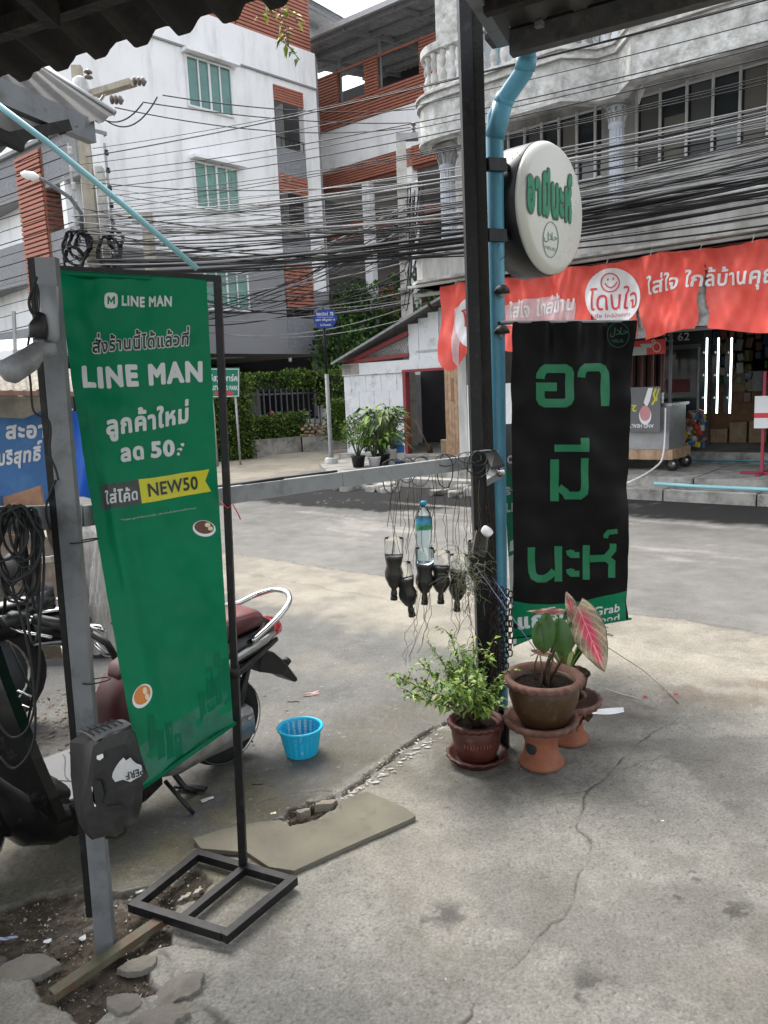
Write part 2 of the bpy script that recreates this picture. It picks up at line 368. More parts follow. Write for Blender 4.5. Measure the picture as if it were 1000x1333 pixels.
# palette
K = dict(
 concrete=M('old_concrete', (.36,.345,.32), .85, bump=.5, bs=90, dirt=(.085,.085,.07), damt=.6, ds=4, var=.15),
 white_paint=M('white_wall_paint', (.84,.84,.85), .7, var=.05, vs=.8, dirt=(.52,.52,.51), damt=.35, ds=1.6, streak=True, bump=.1, bs=20),
 grey_paint=M('grey_wall_paint', (.235,.235,.245), .75, var=.07, vs=.9, dirt=(.14,.14,.14), damt=.2, ds=1.5, streak=True),
 grey_brick=M('grey_brick_cladding', (.22,.225,.24), .85, var=.25, vs=14, bump=.6, bs=16),
 louvre=M('red_louvre', (.36,.13,.085), .6, var=.18, vs=5),
 louvre_dark=M('red_louvre_frame', (.22,.08,.055), .6, var=.1),
 glass=M('green_tinted_glass', (.05,.17,.15), .12, var=.25, vs=2, spec=.8),
 curtain=M('teal_curtain_behind_glass', (.10,.24,.20), .35, var=.35, vs=6, spec=.6),
 glass_dark=M('dark_glass', (.035,.045,.05), .08, var=.3, vs=2, spec=.9),
 frame_white=M('white_frame', (.7,.7,.7), .5, var=.05),
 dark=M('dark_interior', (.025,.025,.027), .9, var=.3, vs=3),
 shop_old=M('weathered_white_plaster', (.60,.60,.585), .85, var=.2, vs=9, dirt=(.20,.195,.18), damt=.8, ds=5.5, bump=.4, bs=25),
 shop_lime=M('limewashed_moulding', (.60,.595,.58), .85, var=.15, vs=6, dirt=(.2,.195,.18), damt=.7, ds=4.5, bump=.3, bs=30),
 shop_wall=M('pale_stained_wall', (.60,.59,.575), .85, var=.1, vs=1.5, dirt=(.2,.2,.19), damt=.7, ds=1.6, streak=True, bump=.2, bs=30),
 column=M('bluish_column_paint', (.52,.56,.63), .7, var=.1, vs=5, dirt=(.3,.3,.3), damt=.4, ds=4),
 cable=M('black_cable', (.012,.012,.0125), .6, var=.2), cable_grey=M('grey_cable', (.22,.22,.225), .6, var=.2),
 pole=M('concrete_pole', (.40,.36,.29), .85, var=.2, vs=6, dirt=(.2,.18,.15), damt=.5, ds=5, streak=True),
 pole_pale=M('pale_concrete_pole', (.5,.49,.46), .85, var=.15, vs=6, dirt=(.25,.24,.22), damt=.4, ds=5),
 galv=M('galvanised_steel', (.34,.345,.35), .5, .5, var=.15, vs=8, dirt=(.2,.17,.14), damt=.2, ds=6),
 post_grey=M('grey_painted_steel', (.165,.175,.185), .45, .2, var=.12, vs=12, dirt=(.07,.065,.06), damt=.35, ds=9, bump=.08, bs=60),
 bar_grey=M('grey_beam_paint', (.26,.27,.28), .5, .2, var=.12, vs=10, dirt=(.1,.1,.1), damt=.35, ds=8),
 black_steel=M('black_painted_steel', (.009,.009,.010), .45, .1, var=.3, vs=20, dirt=(.05,.048,.045), damt=.25, ds=25, bump=.05, bs=80, spec=.3),
 black_wood=M('charred_black_post', (.011,.010,.009), .8, var=.4, vs=9, dirt=(.05,.038,.03), damt=.4, ds=12, streak=True, bump=.4, bs=30),
 pvc=M('blue_pvc', (.10,.33,.46), .38, var=.1, vs=4, dirt=(.05,.13,.19), damt=.45, ds=6, streak=True),
 pvc_pale=M('pale_blue_pvc', (.25,.50,.55), .4, var=.1, vs=4, dirt=(.3,.3,.28), damt=.2, ds=8),
 terra=M('terracotta', (.25,.085,.045), .8, var=.2, vs=14, dirt=(.22,.16,.13), damt=.35, ds=9, bump=.15, bs=90),
 terra_dark=M('dark_red_glazed_clay', (.075,.02,.014), .5, var=.3, vs=12, dirt=(.2,.13,.1), damt=.12, ds=16, bump=.1, bs=70),
 pot_brown=M('brown_glazed_pot', (.055,.026,.010), .45, var=.35, vs=9, dirt=(.12,.095,.05), damt=.3, ds=30, bump=.08, bs=80),
 pot_rim=M('dusty_clay_rim', (.13,.062,.045), .8, var=.2, vs=20, dirt=(.2,.14,.11), damt=.4, ds=12, bump=.15, bs=90),
 soil=M('soil', (.013,.009,.007), .98, var=.6, vs=60, bump=1, bs=60, spec=.1),
 leaf=M('leaf_green', (.065,.14,.022), .5, var=.45, vs=9, spec=.3), leaf_light=M('leaf_yellow_green', (.16,.25,.035), .5, var=.4, vs=10, spec=.3),
 leaf_dark=M('leaf_dark', (.022,.055,.014), .55, var=.5, vs=6, spec=.3), leaf_hedge=M('leaf_hedge', (.085,.145,.024), .6, var=.55, vs=3, spec=.3),
 stem=M('brown_stem', (.08,.055,.03), .8, var=.3, vs=20), stem_green=M('green_stem', (.10,.12,.06), .6),
 red=M('red_vinyl', (.74,.095,.07), .55, var=.07, vs=3, dirt=(.62,.2,.17), damt=.3, ds=2.2), red_pale=M('faded_red_vinyl', (.66,.20,.19), .55, var=.2, vs=5),
 white=M('white_vinyl', (.72,.72,.73), .5, var=.05, vs=5), print_red=M('red_print', (.6,.05,.06), .5, var=.05),
 green=M('green_vinyl', (.0,.165,.072), .5, var=.10, vs=5, dirt=(.0,.11,.05), damt=.2, ds=3, spec=.16), print_white=M('white_print', (.55,.57,.57), .42, var=.06, vs=12),
 print_grey=M('grey_print', (.42,.48,.46), .45, var=.05), print_black=M('black_print', (.02,.022,.022), .4, var=.1), print_yellow=M('yellow_print', (.52,.50,.02), .42, var=.06),
 print_dark=M('charcoal_print', (.035,.045,.045), .4, var=.1), green_dull=M('dull_green_print', (.0,.125,.06), .5, var=.1, vs=8, spec=.15),
 black_vinyl=M('black_vinyl', (.0035,.0035,.004), .48, var=.25, vs=5, spec=.12), print_green=M('green_print', (.0,.15,.06), .4, var=.08, vs=9),
 plastic_black=M('black_plastic', (.011,.011,.0115), .5, var=.3, vs=9, dirt=(.07,.065,.06), damt=.25, ds=7), gloss_black=M('gloss_black', (.004,.004,.0045), .2, var=.2, vs=6, coat=.25, spec=.25, dirt=(.05,.05,.05), damt=.12, ds=14),
 chrome=M('chrome', (.6,.6,.6), .18, 1, var=.15, vs=20), alu=M('cast_aluminium', (.38,.38,.38), .38, .8, var=.2, vs=30, dirt=(.08,.08,.08), damt=.3, ds=14),
 tyre=M('tyre', (.010,.010,.0105), .85, var=.2, vs=20, bump=.2, bs=90), rubber_grey=M('grey_floor_rubber', (.12,.122,.128), .55, var=.15, vs=16, dirt=(.1,.1,.1), damt=.35, ds=10),
 maroon=M('maroon_seat', (.06,.010,.013), .5, var=.15, vs=9), maroon_top=M('pale_maroon_seat_top', (.15,.05,.05), .55, var=.2, vs=7), tail=M('tail_lamp_red', (.35,.01,.02), .15, coat=.5),
 basket=M('turquoise_plastic', (.02,.47,.72), .4, var=.08), brown_tarp=M('brown_panel', (.10,.075,.055), .8, var=.3, vs=6, dirt=(.2,.17,.14), damt=.4, ds=9, bump=.2, bs=40),
 wood=M('pale_wood', (.42,.28,.18), .75, var=.3, vs=9, dirt=(.2,.12,.07), damt=.4, ds=12, streak=True), wood2=M('brown_wood', (.28,.15,.09), .75, var=.3, vs=9),
 sack=M('white_woven_sack', (.5,.48,.46), .75, var=.2, vs=14, dirt=(.28,.25,.23), damt=.4, ds=7, bump=.4, bs=50),
 blue_sign=M('blue_banner', (.05,.16,.38), .5, var=.15, vs=3, dirt=(.12,.24,.42), damt=.3, ds=3), blue_tarp=M('bright_blue_tarp', (.006,.11,.55), .45, var=.15, vs=5),
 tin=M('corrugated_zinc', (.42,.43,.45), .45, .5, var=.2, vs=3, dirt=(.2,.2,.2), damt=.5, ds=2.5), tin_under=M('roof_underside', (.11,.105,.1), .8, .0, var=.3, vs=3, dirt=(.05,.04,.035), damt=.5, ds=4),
 roof_dark=M('dark_roof_sheet', (.014,.0125,.0115), .9, var=.4, vs=4, dirt=(.035,.026,.02), damt=.4, ds=6, bump=.2, bs=40), slate=M('asbestos_roof', (.15,.15,.15), .9, var=.3, vs=8),  # near-black roof sheet with brown blotches
 maroon_paint=M('maroon_frame_paint', (.26,.045,.05), .6, var=.12, vs=8), fence=M('dark_grey_fence', (.075,.08,.09), .5, var=.1),
 stone=M('brown_stone', (.36,.26,.17), .85, var=.35, vs=7, bump=.5, bs=30), bollard_r=M('bollard_maroon', (.24,.06,.06), .6), sky_blue=M('light_blue_paint', (.2,.42,.55), .6, var=.08),
 street_blue=M('street_sign_blue', (.015,.055,.32), .4, var=.05), park_green=M('park_sign_green', (.01,.19,.12), .45, var=.06),
 opal=M('opal_plastic', (.62,.62,.57), .3, var=.03, spec=.5), blank_grey=M('sticker_grey', (.5,.5,.5), .6, var=.2, vs=30),
 steel_dirty=M('rusty_painted_channel', (.10,.105,.07), .7, .2, var=.3, vs=14, dirt=(.11,.05,.03), damt=.7, ds=12, bump=.2, bs=80),
 clear=M('clear_plastic', (.93,.96,.96), .06, var=0, trans=1, spec=.5), clear_blue=M('water_bottle_plastic', (.72,.88,.95), .08, var=0, trans=1, spec=.5),
 led=M('lit_led_strip', (.9,1,1), .4, var=0, emit=((.85,1,.97), 3.6)), pigeon=M('white_feathers', (.7,.7,.7), .8), rust=M('rusty_iron', (.035,.027,.023), .7, .5, var=.4, vs=30, dirt=(.14,.13,.13), damt=.3, ds=30),
 orange=M('orange_print', (.6,.2,.04), .5), cream=M('cream_print', (.7,.6,.42), .5), brown=M('brown_print', (.12,.045,.025), .5), pink=M('pink_leaf', (.52,.06,.13), .5, var=.2, vs=20),
)

# ================================================================== SETTING
U_ = Vector((math.cos(R(39)), -math.sin(R(39)), 0)); N_ = Vector((-U_.y, U_.x, 0)); O_ = Vector((3.48, 9.4, 0))
SHOP = FR(O_, U_)                      # x along the street, y into the shop, z up
def S3(u, n, z): return O_ + U_ * u + N_ * n + Vector((0, 0, z))
def hsh(i, j, k): 
    h = (i * 374761393 + j * 668265263 + k * 982451653) & 0xffffffff
    h = ((h ^ (h >> 13)) * 1274126177) & 0xffffffff
    return ((h ^ (h >> 16)) & 0xffff) / 65535.
def vnoise(x, y, k=0):
    xi = np.floor(x).astype(np.int64); yi = np.floor(y).astype(np.int64); fx = x - xi; fy = y - yi
    fx = fx*fx*(3-2*fx); fy = fy*fy*(3-2*fy)
    a = hsh(xi, yi, k); b = hsh(xi+1, yi, k); c = hsh(xi, yi+1, k); d = hsh(xi+1, yi+1, k)
    return (a*(1-fx)+b*fx)*(1-fy) + (c*(1-fx)+d*fx)*fy
def fbm(x, y, s, k=0, o=5, g=.5):
    r = 0; a = 1; t = 0
    for i in range(o): r = r + a * vnoise(x*s*2**i + 13.7*i, y*s*2**i + 7.1*i, k+i); t += a; a *= g
    return r / t
def sm(a, b, x): t = np.clip((x-a)/(b-a), 0, 1); return t*t*(3-2*t)
def dist_poly(X, Y, pts, pad=.25):
    """distance to a polyline, evaluated only nearby"""
    out = np.full(X.shape, 9.); par = np.zeros(X.shape); pts = [(p[0], p[1]) for p in pts]
    for i in range(len(pts)-1):
        (ax, ay), (bx, by) = pts[i], pts[i+1]; mk = (X > min(ax, bx)-pad) & (X < max(ax, bx)+pad) & (Y > min(ay, by)-pad) & (Y < max(ay, by)+pad)
        x = X[mk]; y = Y[mk]; l = (bx-ax)**2 + (by-ay)**2; t = np.clip(((x-ax)*(bx-ax)+(y-ay)*(by-ay))/l, 0, 1)
        d = np.hypot(x-ax-t*(bx-ax), y-ay-t*(by-ay)); cur = out[mk]; out[mk] = np.minimum(cur, d)
    return out
def in_poly(X, Y, pts):
    ins = np.zeros(X.shape, bool); n = len(pts)
    for i in range(n):
        x1, y1 = pts[i][:2]; x2, y2 = pts[(i+1) % n][:2]
        if y1 == y2: continue
        c = ((Y > min(y1, y2)) & (Y <= max(y1, y2))) & (X < (Y-y1)*(x2-x1)/(y2-y1) + x1); ins ^= c
    return ins
def jit(pts, k, amp, seed=1):
    rnd = random.Random(seed); out = []
    for i in range(len(pts)-1):
        a = Vector(pts[i]); b = Vector(pts[i+1]); d = b-a; nn = Vector((-d.y, d.x, 0)).normalized()
        for j in range(k): out.append(a + d*(j/k) + nn * (rnd.uniform(-amp, amp) if j else 0))
    out.append(Vector(pts[-1])); return out
PIT = [G(*p) for p in ((-60,1170),(0,1180),(60,1158),(110,1150),(160,1160),(195,1150),(225,1165),(232,1195),(226,1228),(185,1245),(212,1290),(150,1312),(112,1338),(60,1300),(40,1282),(0,1245),(-60,1225))]
HOLE2 = [G(*p) for p in ((205,1150),(240,1128),(268,1132),(282,1145),(262,1172),(232,1180),(208,1172))]
HOLE3 = [G(*p) for p in ((368,1062),(382,1052),(412,1045),(442,1045),(440,1054),(425,1062),(400,1072),(378,1076))]
CR = [jit([G(*p) for p in q], 4, a, i) for i, (q, a) in enumerate([
  (((880,936),(855,950),(830,968),(795,1003),(765,1028),(750,1075),(770,1100),(750,1150),(735,1195),(705,1216),(655,1266),(615,1310),(600,1345)), .012),
  (((0,1182),(-40,1160)), .01), (((212,1240),(226,1262),(232,1290),(262,1310),(300,1333)), .008), (((226,1228),(300,1240)), .004),
  (((150,1312),(185,1290),(232,1290)), .008), (((185,1290),(200,1333)), .008), (((700,1040),(765,1028)), .01),
  (((470,1032),(430,1030),(380,1032),(335,1046)), .012), (((810,1000),(860,985),(930,990)), .01)])]
GUT = jit([G(*p) for p in ((330,1082),(405,1050),(450,1032),(490,1002),(520,978),(560,952),(590,935),(640,902),(700,868))], 4, .008, 9)
def build_ground():
    xs = [-1.5 + i*.006 for i in range(560)]; g = .008; x = xs[-1]
    while x < 160: g *= 1.06; x += g; xs.append(x)
    g = .008; x = xs[0]; l = []
    while x > -160: g *= 1.06; x -= g; l.append(x)
    xs = np.array(l[::-1] + xs)
    ys = [1.2 + i*.006 for i in range(440)]; g = .007; y = ys[-1]
    while y < 22: g *= 1.012; y += g; ys.append(y)
    while y < 300: g *= 1.1; y += g; ys.append(y)
    g = .01; y = ys[0]; l = []
    while y > -30: g *= 1.12; y -= g; l.append(y)
    ys = np.array(l[::-1] + ys)
    X, Y = np.meshgrid(xs, ys); nx, ny = len(xs), len(ys)
    near = sm(5.5, 3.6, Y) * sm(-2.4, -1.4, X) * sm(2.6, 1.8, X)
    u = (X - O_.x)*U_.x + (Y - O_.y)*U_.y; n = (X - O_.x)*N_.x + (Y - O_.y)*N_.y
    fine = fbm(X, Y, 45, 1, 3); mid = fbm(X, Y, 9, 20, 4); big = fbm(X, Y, 1.6, 40, 5); huge = fbm(X, Y, .5, 60, 4); speck = fbm(X, Y, 130, 80, 2)
    Z = near * ((fine - .5)*.0035 + (mid - .5)*.004 + (big-.5)*.012)
    C = np.zeros(X.shape + (3,)); rgh = np.full(X.shape, .85)
    def mix(mask, c):
        mk = np.clip(mask, 0, 1)[..., None]; C[:] = C*(1-mk) + np.array(c)*mk
    e = (big-.5)*.5
    C[:] = (.365,.352,.315)                                             # near forecourt slab
    # distance along outward direction: forecourt line
    gx = [(p.x, p.y) for p in GUT]
    a, b = Vector(gx[0]), Vector(gx[-1]); d = (b-a).normalized(); side = (X-a.x)*(-d.y) + (Y-a.y)*d.x   # >0 beyond the joint
    drive = sm(-.01, .01, side) * sm(1.3, .9, X)
    mix(drive, (.185,.184,.175))
    mix(drive * sm(.45,.62, big) * .5, (.29,.27,.235))
    dk = sm(.95,.15,side)*sm(-.03,.03,side)*near*sm(.25,.6,big*.6+mid*.4); mix(dk*.85, (.11,.109,.105)); mix(sm(-1.5,-.3,-X-.2)*sm(.2,-.4,side)*near*0, (.2,.18,.13))
    ol = sm(-.1,-.6,X)*sm(1.9,2.3,Y)*sm(3.0,2.6,Y)*sm(.35,.6,big*.5+mid*.5); mix(ol*.7,(.19,.17,.115))
    # moss and damp near the joint and round the pots
    moss = sm(.55, .05, np.abs(side)) * sm(.4, .6, mid*.5 + huge*.5) * near
    mix(moss*.55, (.17,.155,.09))
    # pale apron between the driveway and the road, road surface, tar strip
    ap = -6.0
    m_ap = sm(-6.2, -5.65, n + e*.7 + (mid-.5)*.3) ; mix(m_ap, (.36,.33,.275)); mix(m_ap * sm(.5,.66, fbm(X,Y,3,90,4)), (.29,.27,.225))
    for k0 in (-5.3,):
        mix(sm(.02, .005, np.abs(n + (mid-.5)*.08 + (big-.5)*.1 - k0)) * m_ap * .4, (.16,.15,.13))
    m_rd = sm(-4.83, -4.75, n + (mid-.5)*.12 + (big-.5)*.1); mix(m_rd, (.235,.228,.212))
    mix(m_rd * sm(.45,.7, fbm(u, n*5, .8, 120, 4)) * .6, (.20,.195,.185))
    mix(m_rd * sm(.025,.0, np.abs(n+4.80+ (mid-.5)*.12+(big-.5)*.1)-.012)*sm(.2,.4,mid) , (.10,.10,.095))
    mix(m_rd * sm(.62,.7, fbm(u*.7, n*3, 1.3, 150, 4)) * .55 * sm(-4.3,-3.2,n), (.42,.40,.36))
    tar = sm(-1.35, -1.15, n + (mid-.5)*.35 + .9*sm(-1.5,-3.0,u)) * sm(.2, 0., n) * sm(-6.6,-5.4,u+e); mix(tar, (.022,.022,.0225)); mix(tar * sm(.66,.74, fbm(X,Y,14,170,4)*.6+big*.4)*.6, (.22,.215,.2))
    mix(sm(.08,.02,np.abs(n+1.45+(mid-.5)*.1)) * sm(-3.5,-2.5,u) * .8, (.40,.385,.35))
    mark = sm(.05,.015,np.abs(n+2.35 - .06*u + (fine-.5)*.05)) * sm(-1.6,-1.3,u)*sm(.3,0,u) + sm(.04,.01,np.abs(n+3.0 + .25*(u+.5)))*sm(-1,-.7,u)*sm(1,.6,u) + sm(.05,.015,np.abs(n+1.85-.35*(u+.2)))*sm(-1.2,-.8,u)*sm(.5,.2,u)
    mix(mark * sm(.3,.5,fine) * .7, (.5,.49,.46))
    # alley beyond
    al = sm(-7.2, -7.8, u + e) * sm(-1.6, -.6, n); mix(al, (.43,.385,.31)); mix(al * sm(.5,.66, fbm(X,Y,1.2,190,4)) * .7, (.31,.28,.23))
    # wet darker skin behind pots
    wet = sm(.33, .2, np.hypot((X-.95)*.7, (Y-3.35)*1.5)) * near; wet = np.clip(wet + sm(.25,.12, np.hypot((X-1.75)*.4, Y-3.45))*near, 0, 1)
    mix(wet*.6*sm(.3,.55,mid), (.15,.115,.09)); rgh -= .35*wet
    rgh -= .5 * sm(.40,.55,big) * sm(.9,.2,side) * drive * near
    mix(near * sm(.5,.3, np.hypot(X-.45,Y-2.95)) * .45 * sm(.35,.6,mid), (.10,.095,.07))  # darker brown patch centred on the pots
    # grain, spots
    C *= .66
    C *= (1 + (big-.5)[...,None]*.35 + (mid-.5)[...,None]*.30 + (fine-.5)[...,None]*.28*(.3+.7*near[...,None]) + (huge-.5)[...,None]*.25)
    pits = sm(.70,.78, speck) * near; mix(pits*.5, (.08,.075,.07)); Z -= pits*.0012
    mix(sm(.86,.91, fbm(X,Y,70,210,2)) * near * .5, (.42,.40,.37))
    st = sm(.58,.70, fbm(X,Y,2.2,230,5)) * near; mix(st*.45, (.12,.115,.105)); st = sm(.60,.68, fbm(X,Y,5,235,5)) * near; mix(st*.30, (.13,.12,.10)); st = sm(.60,.70, fbm(X,Y,1.2,238,5)) * near; mix(st*.35, (.27,.25,.21))
    for (px_, py_, rr_) in ((580,1190,.10),(875,1165,.07),(960,1190,.12),(540,1200,.05),(760,1290,.12),(905,1140,.05)):
        g_ = G(px_, py_); dd = np.hypot(X-g_.x, (Y-g_.y)*1.2); mix(sm(rr_, rr_*.2, dd)*sm(.50,.62,fbm(X,Y,28,260,3)*.7+mid*.3)*.8, (.075,.072,.068))
    fl_ = sm(.60,.64, fbm(X,Y,24,270,4)) * sm(.5,.62,fbm(X,Y,2.6,280,3)) * near; Z -= fl_*.0012; mix(fl_*.25, (.12,.115,.105))
    # cracks
    for q, wd in zip(CR, (.0009,.003,.004,.0012,.003,.0025,.0006,.0012,.0006)):
        dd = dist_poly(X, Y, q); wv = wd*(.2 + 2.2*sm(.3,.7,mid)) + .0016; k = sm(wv*1.9, wv*.4, dd) * (.35 + .65*sm(.42,.6,mid*.6+fine*.4)); Z -= k*.006; mix(k*.8, (.06,.055,.048)); mix(sm(.03,.0,dd)*.25*(1-k), (.2,.19,.165))
    dg = dist_poly(X, Y, GUT); wg = .011 + .022*sm(.35,.7,big); k = sm(wg, wg*.5, dg) * near; Z -= k*.014
    mix(k, (.06,.055,.045)); mix(k * sm(.55,.66,fbm(X,Y,22,250,3)), (.5,.48,.45))
    k = sm(.09,.03,dg)*near*.4; mix(k*sm(.4,.6,mid), (.1,.095,.085))
    # broken pit by the post, hole in the stand base, hole in the slab
    for poly, dep in ((PIT, .019), (HOLE2, .014), (HOLE3, .03)):
        xs_ = [p.x for p in poly]; ys_ = [p.y for p in poly]; mk = (X > min(xs_)-.1)&(X < max(xs_)+.1)&(Y > min(ys_)-.1)&(Y < max(ys_)+.1)
        lx, ly = X[mk] + (mid[mk]-.5)*.05 + (fine[mk]-.5)*.02, Y[mk] + (big[mk]-.5)*.04 + (fbm(X[mk],Y[mk],14,300,3)-.5)*.05
        ins = in_poly(lx, ly, poly); dd = dist_poly(lx, ly, poly + poly[:1]); f = np.where(ins, sm(0, .012, dd), 0)
        zz = Z[mk]; zz -= f*(dep + (mid[mk]-.5)*.02 + (fine[mk]-.5)*.012); Z[mk] = zz
        cc = C[mk]; soil = np.array((.085,.068,.05))[None]*(1 + (fine[mk]-.5)[:,None]*1.6 + (mid[mk]-.5)[:,None]); cc = cc*(1-f[:,None]) + soil*.75*f[:,None]; C[mk] = cc
    C = np.clip(C, .01, .8)
    me = bpy.data.meshes.new('ground'); nv = nx*ny
    co_ = np.stack([X.ravel(), Y.ravel(), Z.ravel()], 1).astype(np.float32)
    idx = np.arange(nv).reshape(ny, nx); q = np.stack([idx[:-1,:-1], idx[:-1,1:], idx[1:,1:], idx[1:,:-1]], -1).reshape(-1, 4)
    me.vertices.add(nv); me.vertices.foreach_set('co', co_.ravel()); me.loops.add(q.size); me.loops.foreach_set('vertex_index', q.ravel().astype(np.int32))
    me.polygons.add(len(q)); me.polygons.foreach_set('loop_start', np.arange(0, q.size, 4, dtype=np.int32)); me.polygons.foreach_set('use_smooth', np.ones(len(q), bool))
    me.update(calc_edges=True)
    at = me.attributes.new('paint', 'FLOAT_COLOR', 'POINT'); at.data.foreach_set('color', np.concatenate([C.reshape(-1,3), np.clip(rgh,.15,1).reshape(-1,1)], 1).astype(np.float32).ravel())
    mt = bpy.data.materials.new('ground'); mt.use_nodes = True; t = mt.node_tree; b = t.nodes['Principled BSDF']; L = t.links
    a = t.nodes.new('ShaderNodeAttribute'); a.attribute_name = 'paint'; g = t.nodes.new('ShaderNodeNewGeometry')
    def nz(s, d=5, r=.6):
        k = t.nodes.new('ShaderNodeTexNoise'); k.inputs['Scale'].default_value = s; k.inputs['Detail'].default_value = d; k.inputs['Roughness'].default_value = r; L.new(g.outputs['Position'], k.inputs['Vector']); return k
    n1 = nz(105, 8, .8); n2 = nz(3.5, 8, .7); mr = t.nodes.new('ShaderNodeMapRange'); mr.inputs['From Min'].default_value = .28; mr.inputs['From Max'].default_value = .72; mr.inputs['To Min'].default_value = .5; mr.inputs['To Max'].default_value = 1.5
    m2 = t.nodes.new('ShaderNodeMapRange'); m2.inputs['From Min'].default_value = .3; m2.inputs['From Max'].default_value = .7; m2.inputs['To Min'].default_value = .82; m2.inputs['To Max'].default_value = 1.15
    L.new(n1.outputs['Fac'], mr.inputs['Value']); L.new(n2.outputs['Fac'], m2.inputs['Value'])
    mu = t.nodes.new('ShaderNodeMath'); mu.operation = 'MULTIPLY'; L.new(mr.outputs[0], mu.inputs[0]); L.new(m2.outputs[0], mu.inputs[1])
    vm = t.nodes.new('ShaderNodeVectorMath'); vm.operation = 'SCALE'; L.new(a.outputs['Color'], vm.inputs[0]); L.new(mu.outputs[0], vm.inputs['Scale']); L.new(vm.outputs[0], b.inputs['Base Color'])
    L.new(a.outputs['Alpha'], b.inputs['Roughness']); b.inputs['Specular IOR Level'].default_value = .2
    n3 = nz(160, 3); bp = t.nodes.new('ShaderNodeBump'); bp.inputs['Strength'].default_value = .5; bp.inputs['Distance'].default_value = .004; L.new(n3.outputs['Fac'], bp.inputs['Height']); L.new(bp.outputs[0], b.inputs['Normal'])
    me.materials.append(mt); o = bpy.data.objects.new('ground', me); link(o); tag(o, kind='structure')
build_ground()

def struct(mb, name, mt, **k): return tag(mb.build(name, mt, **k), kind='structure')
def rock(name, pos, size, mt, seed, flat=.5, rz=0.):
    rnd = random.Random(seed); b = bmesh.new(); pts = []
    for i in range(16):
        a = rnd.uniform(0, 6.28); r = rnd.uniform(.7, 1); z = rnd.choice((-1, 1)) * rnd.uniform(.6, 1) * flat
        pts.append((math.cos(a)*r*size[0], math.sin(a)*r*size[1], z*size[2]))
    vs = [b.verts.new(p) for p in pts]; r_ = bmesh.ops.convex_hull(b, input=vs); bmesh.ops.delete(b, geom=[v for v in b.verts if not v.link_faces], context='VERTS')
    bmesh.ops.bevel(b, geom=b.edges[:], offset=min(size)*.09, segments=1, affect='EDGES')
    me = bpy.data.meshes.new(name); b.to_mesh(me); b.free(); me.materials.append(mt); o = bpy.data.objects.new(name, me)
    return link(o, None, Matrix.Translation(Vector(pos)) @ Matrix.Rotation(rz, 4, 'Z') @ Matrix.Rotation(rnd.uniform(-.12, .12), 4, 'X'))

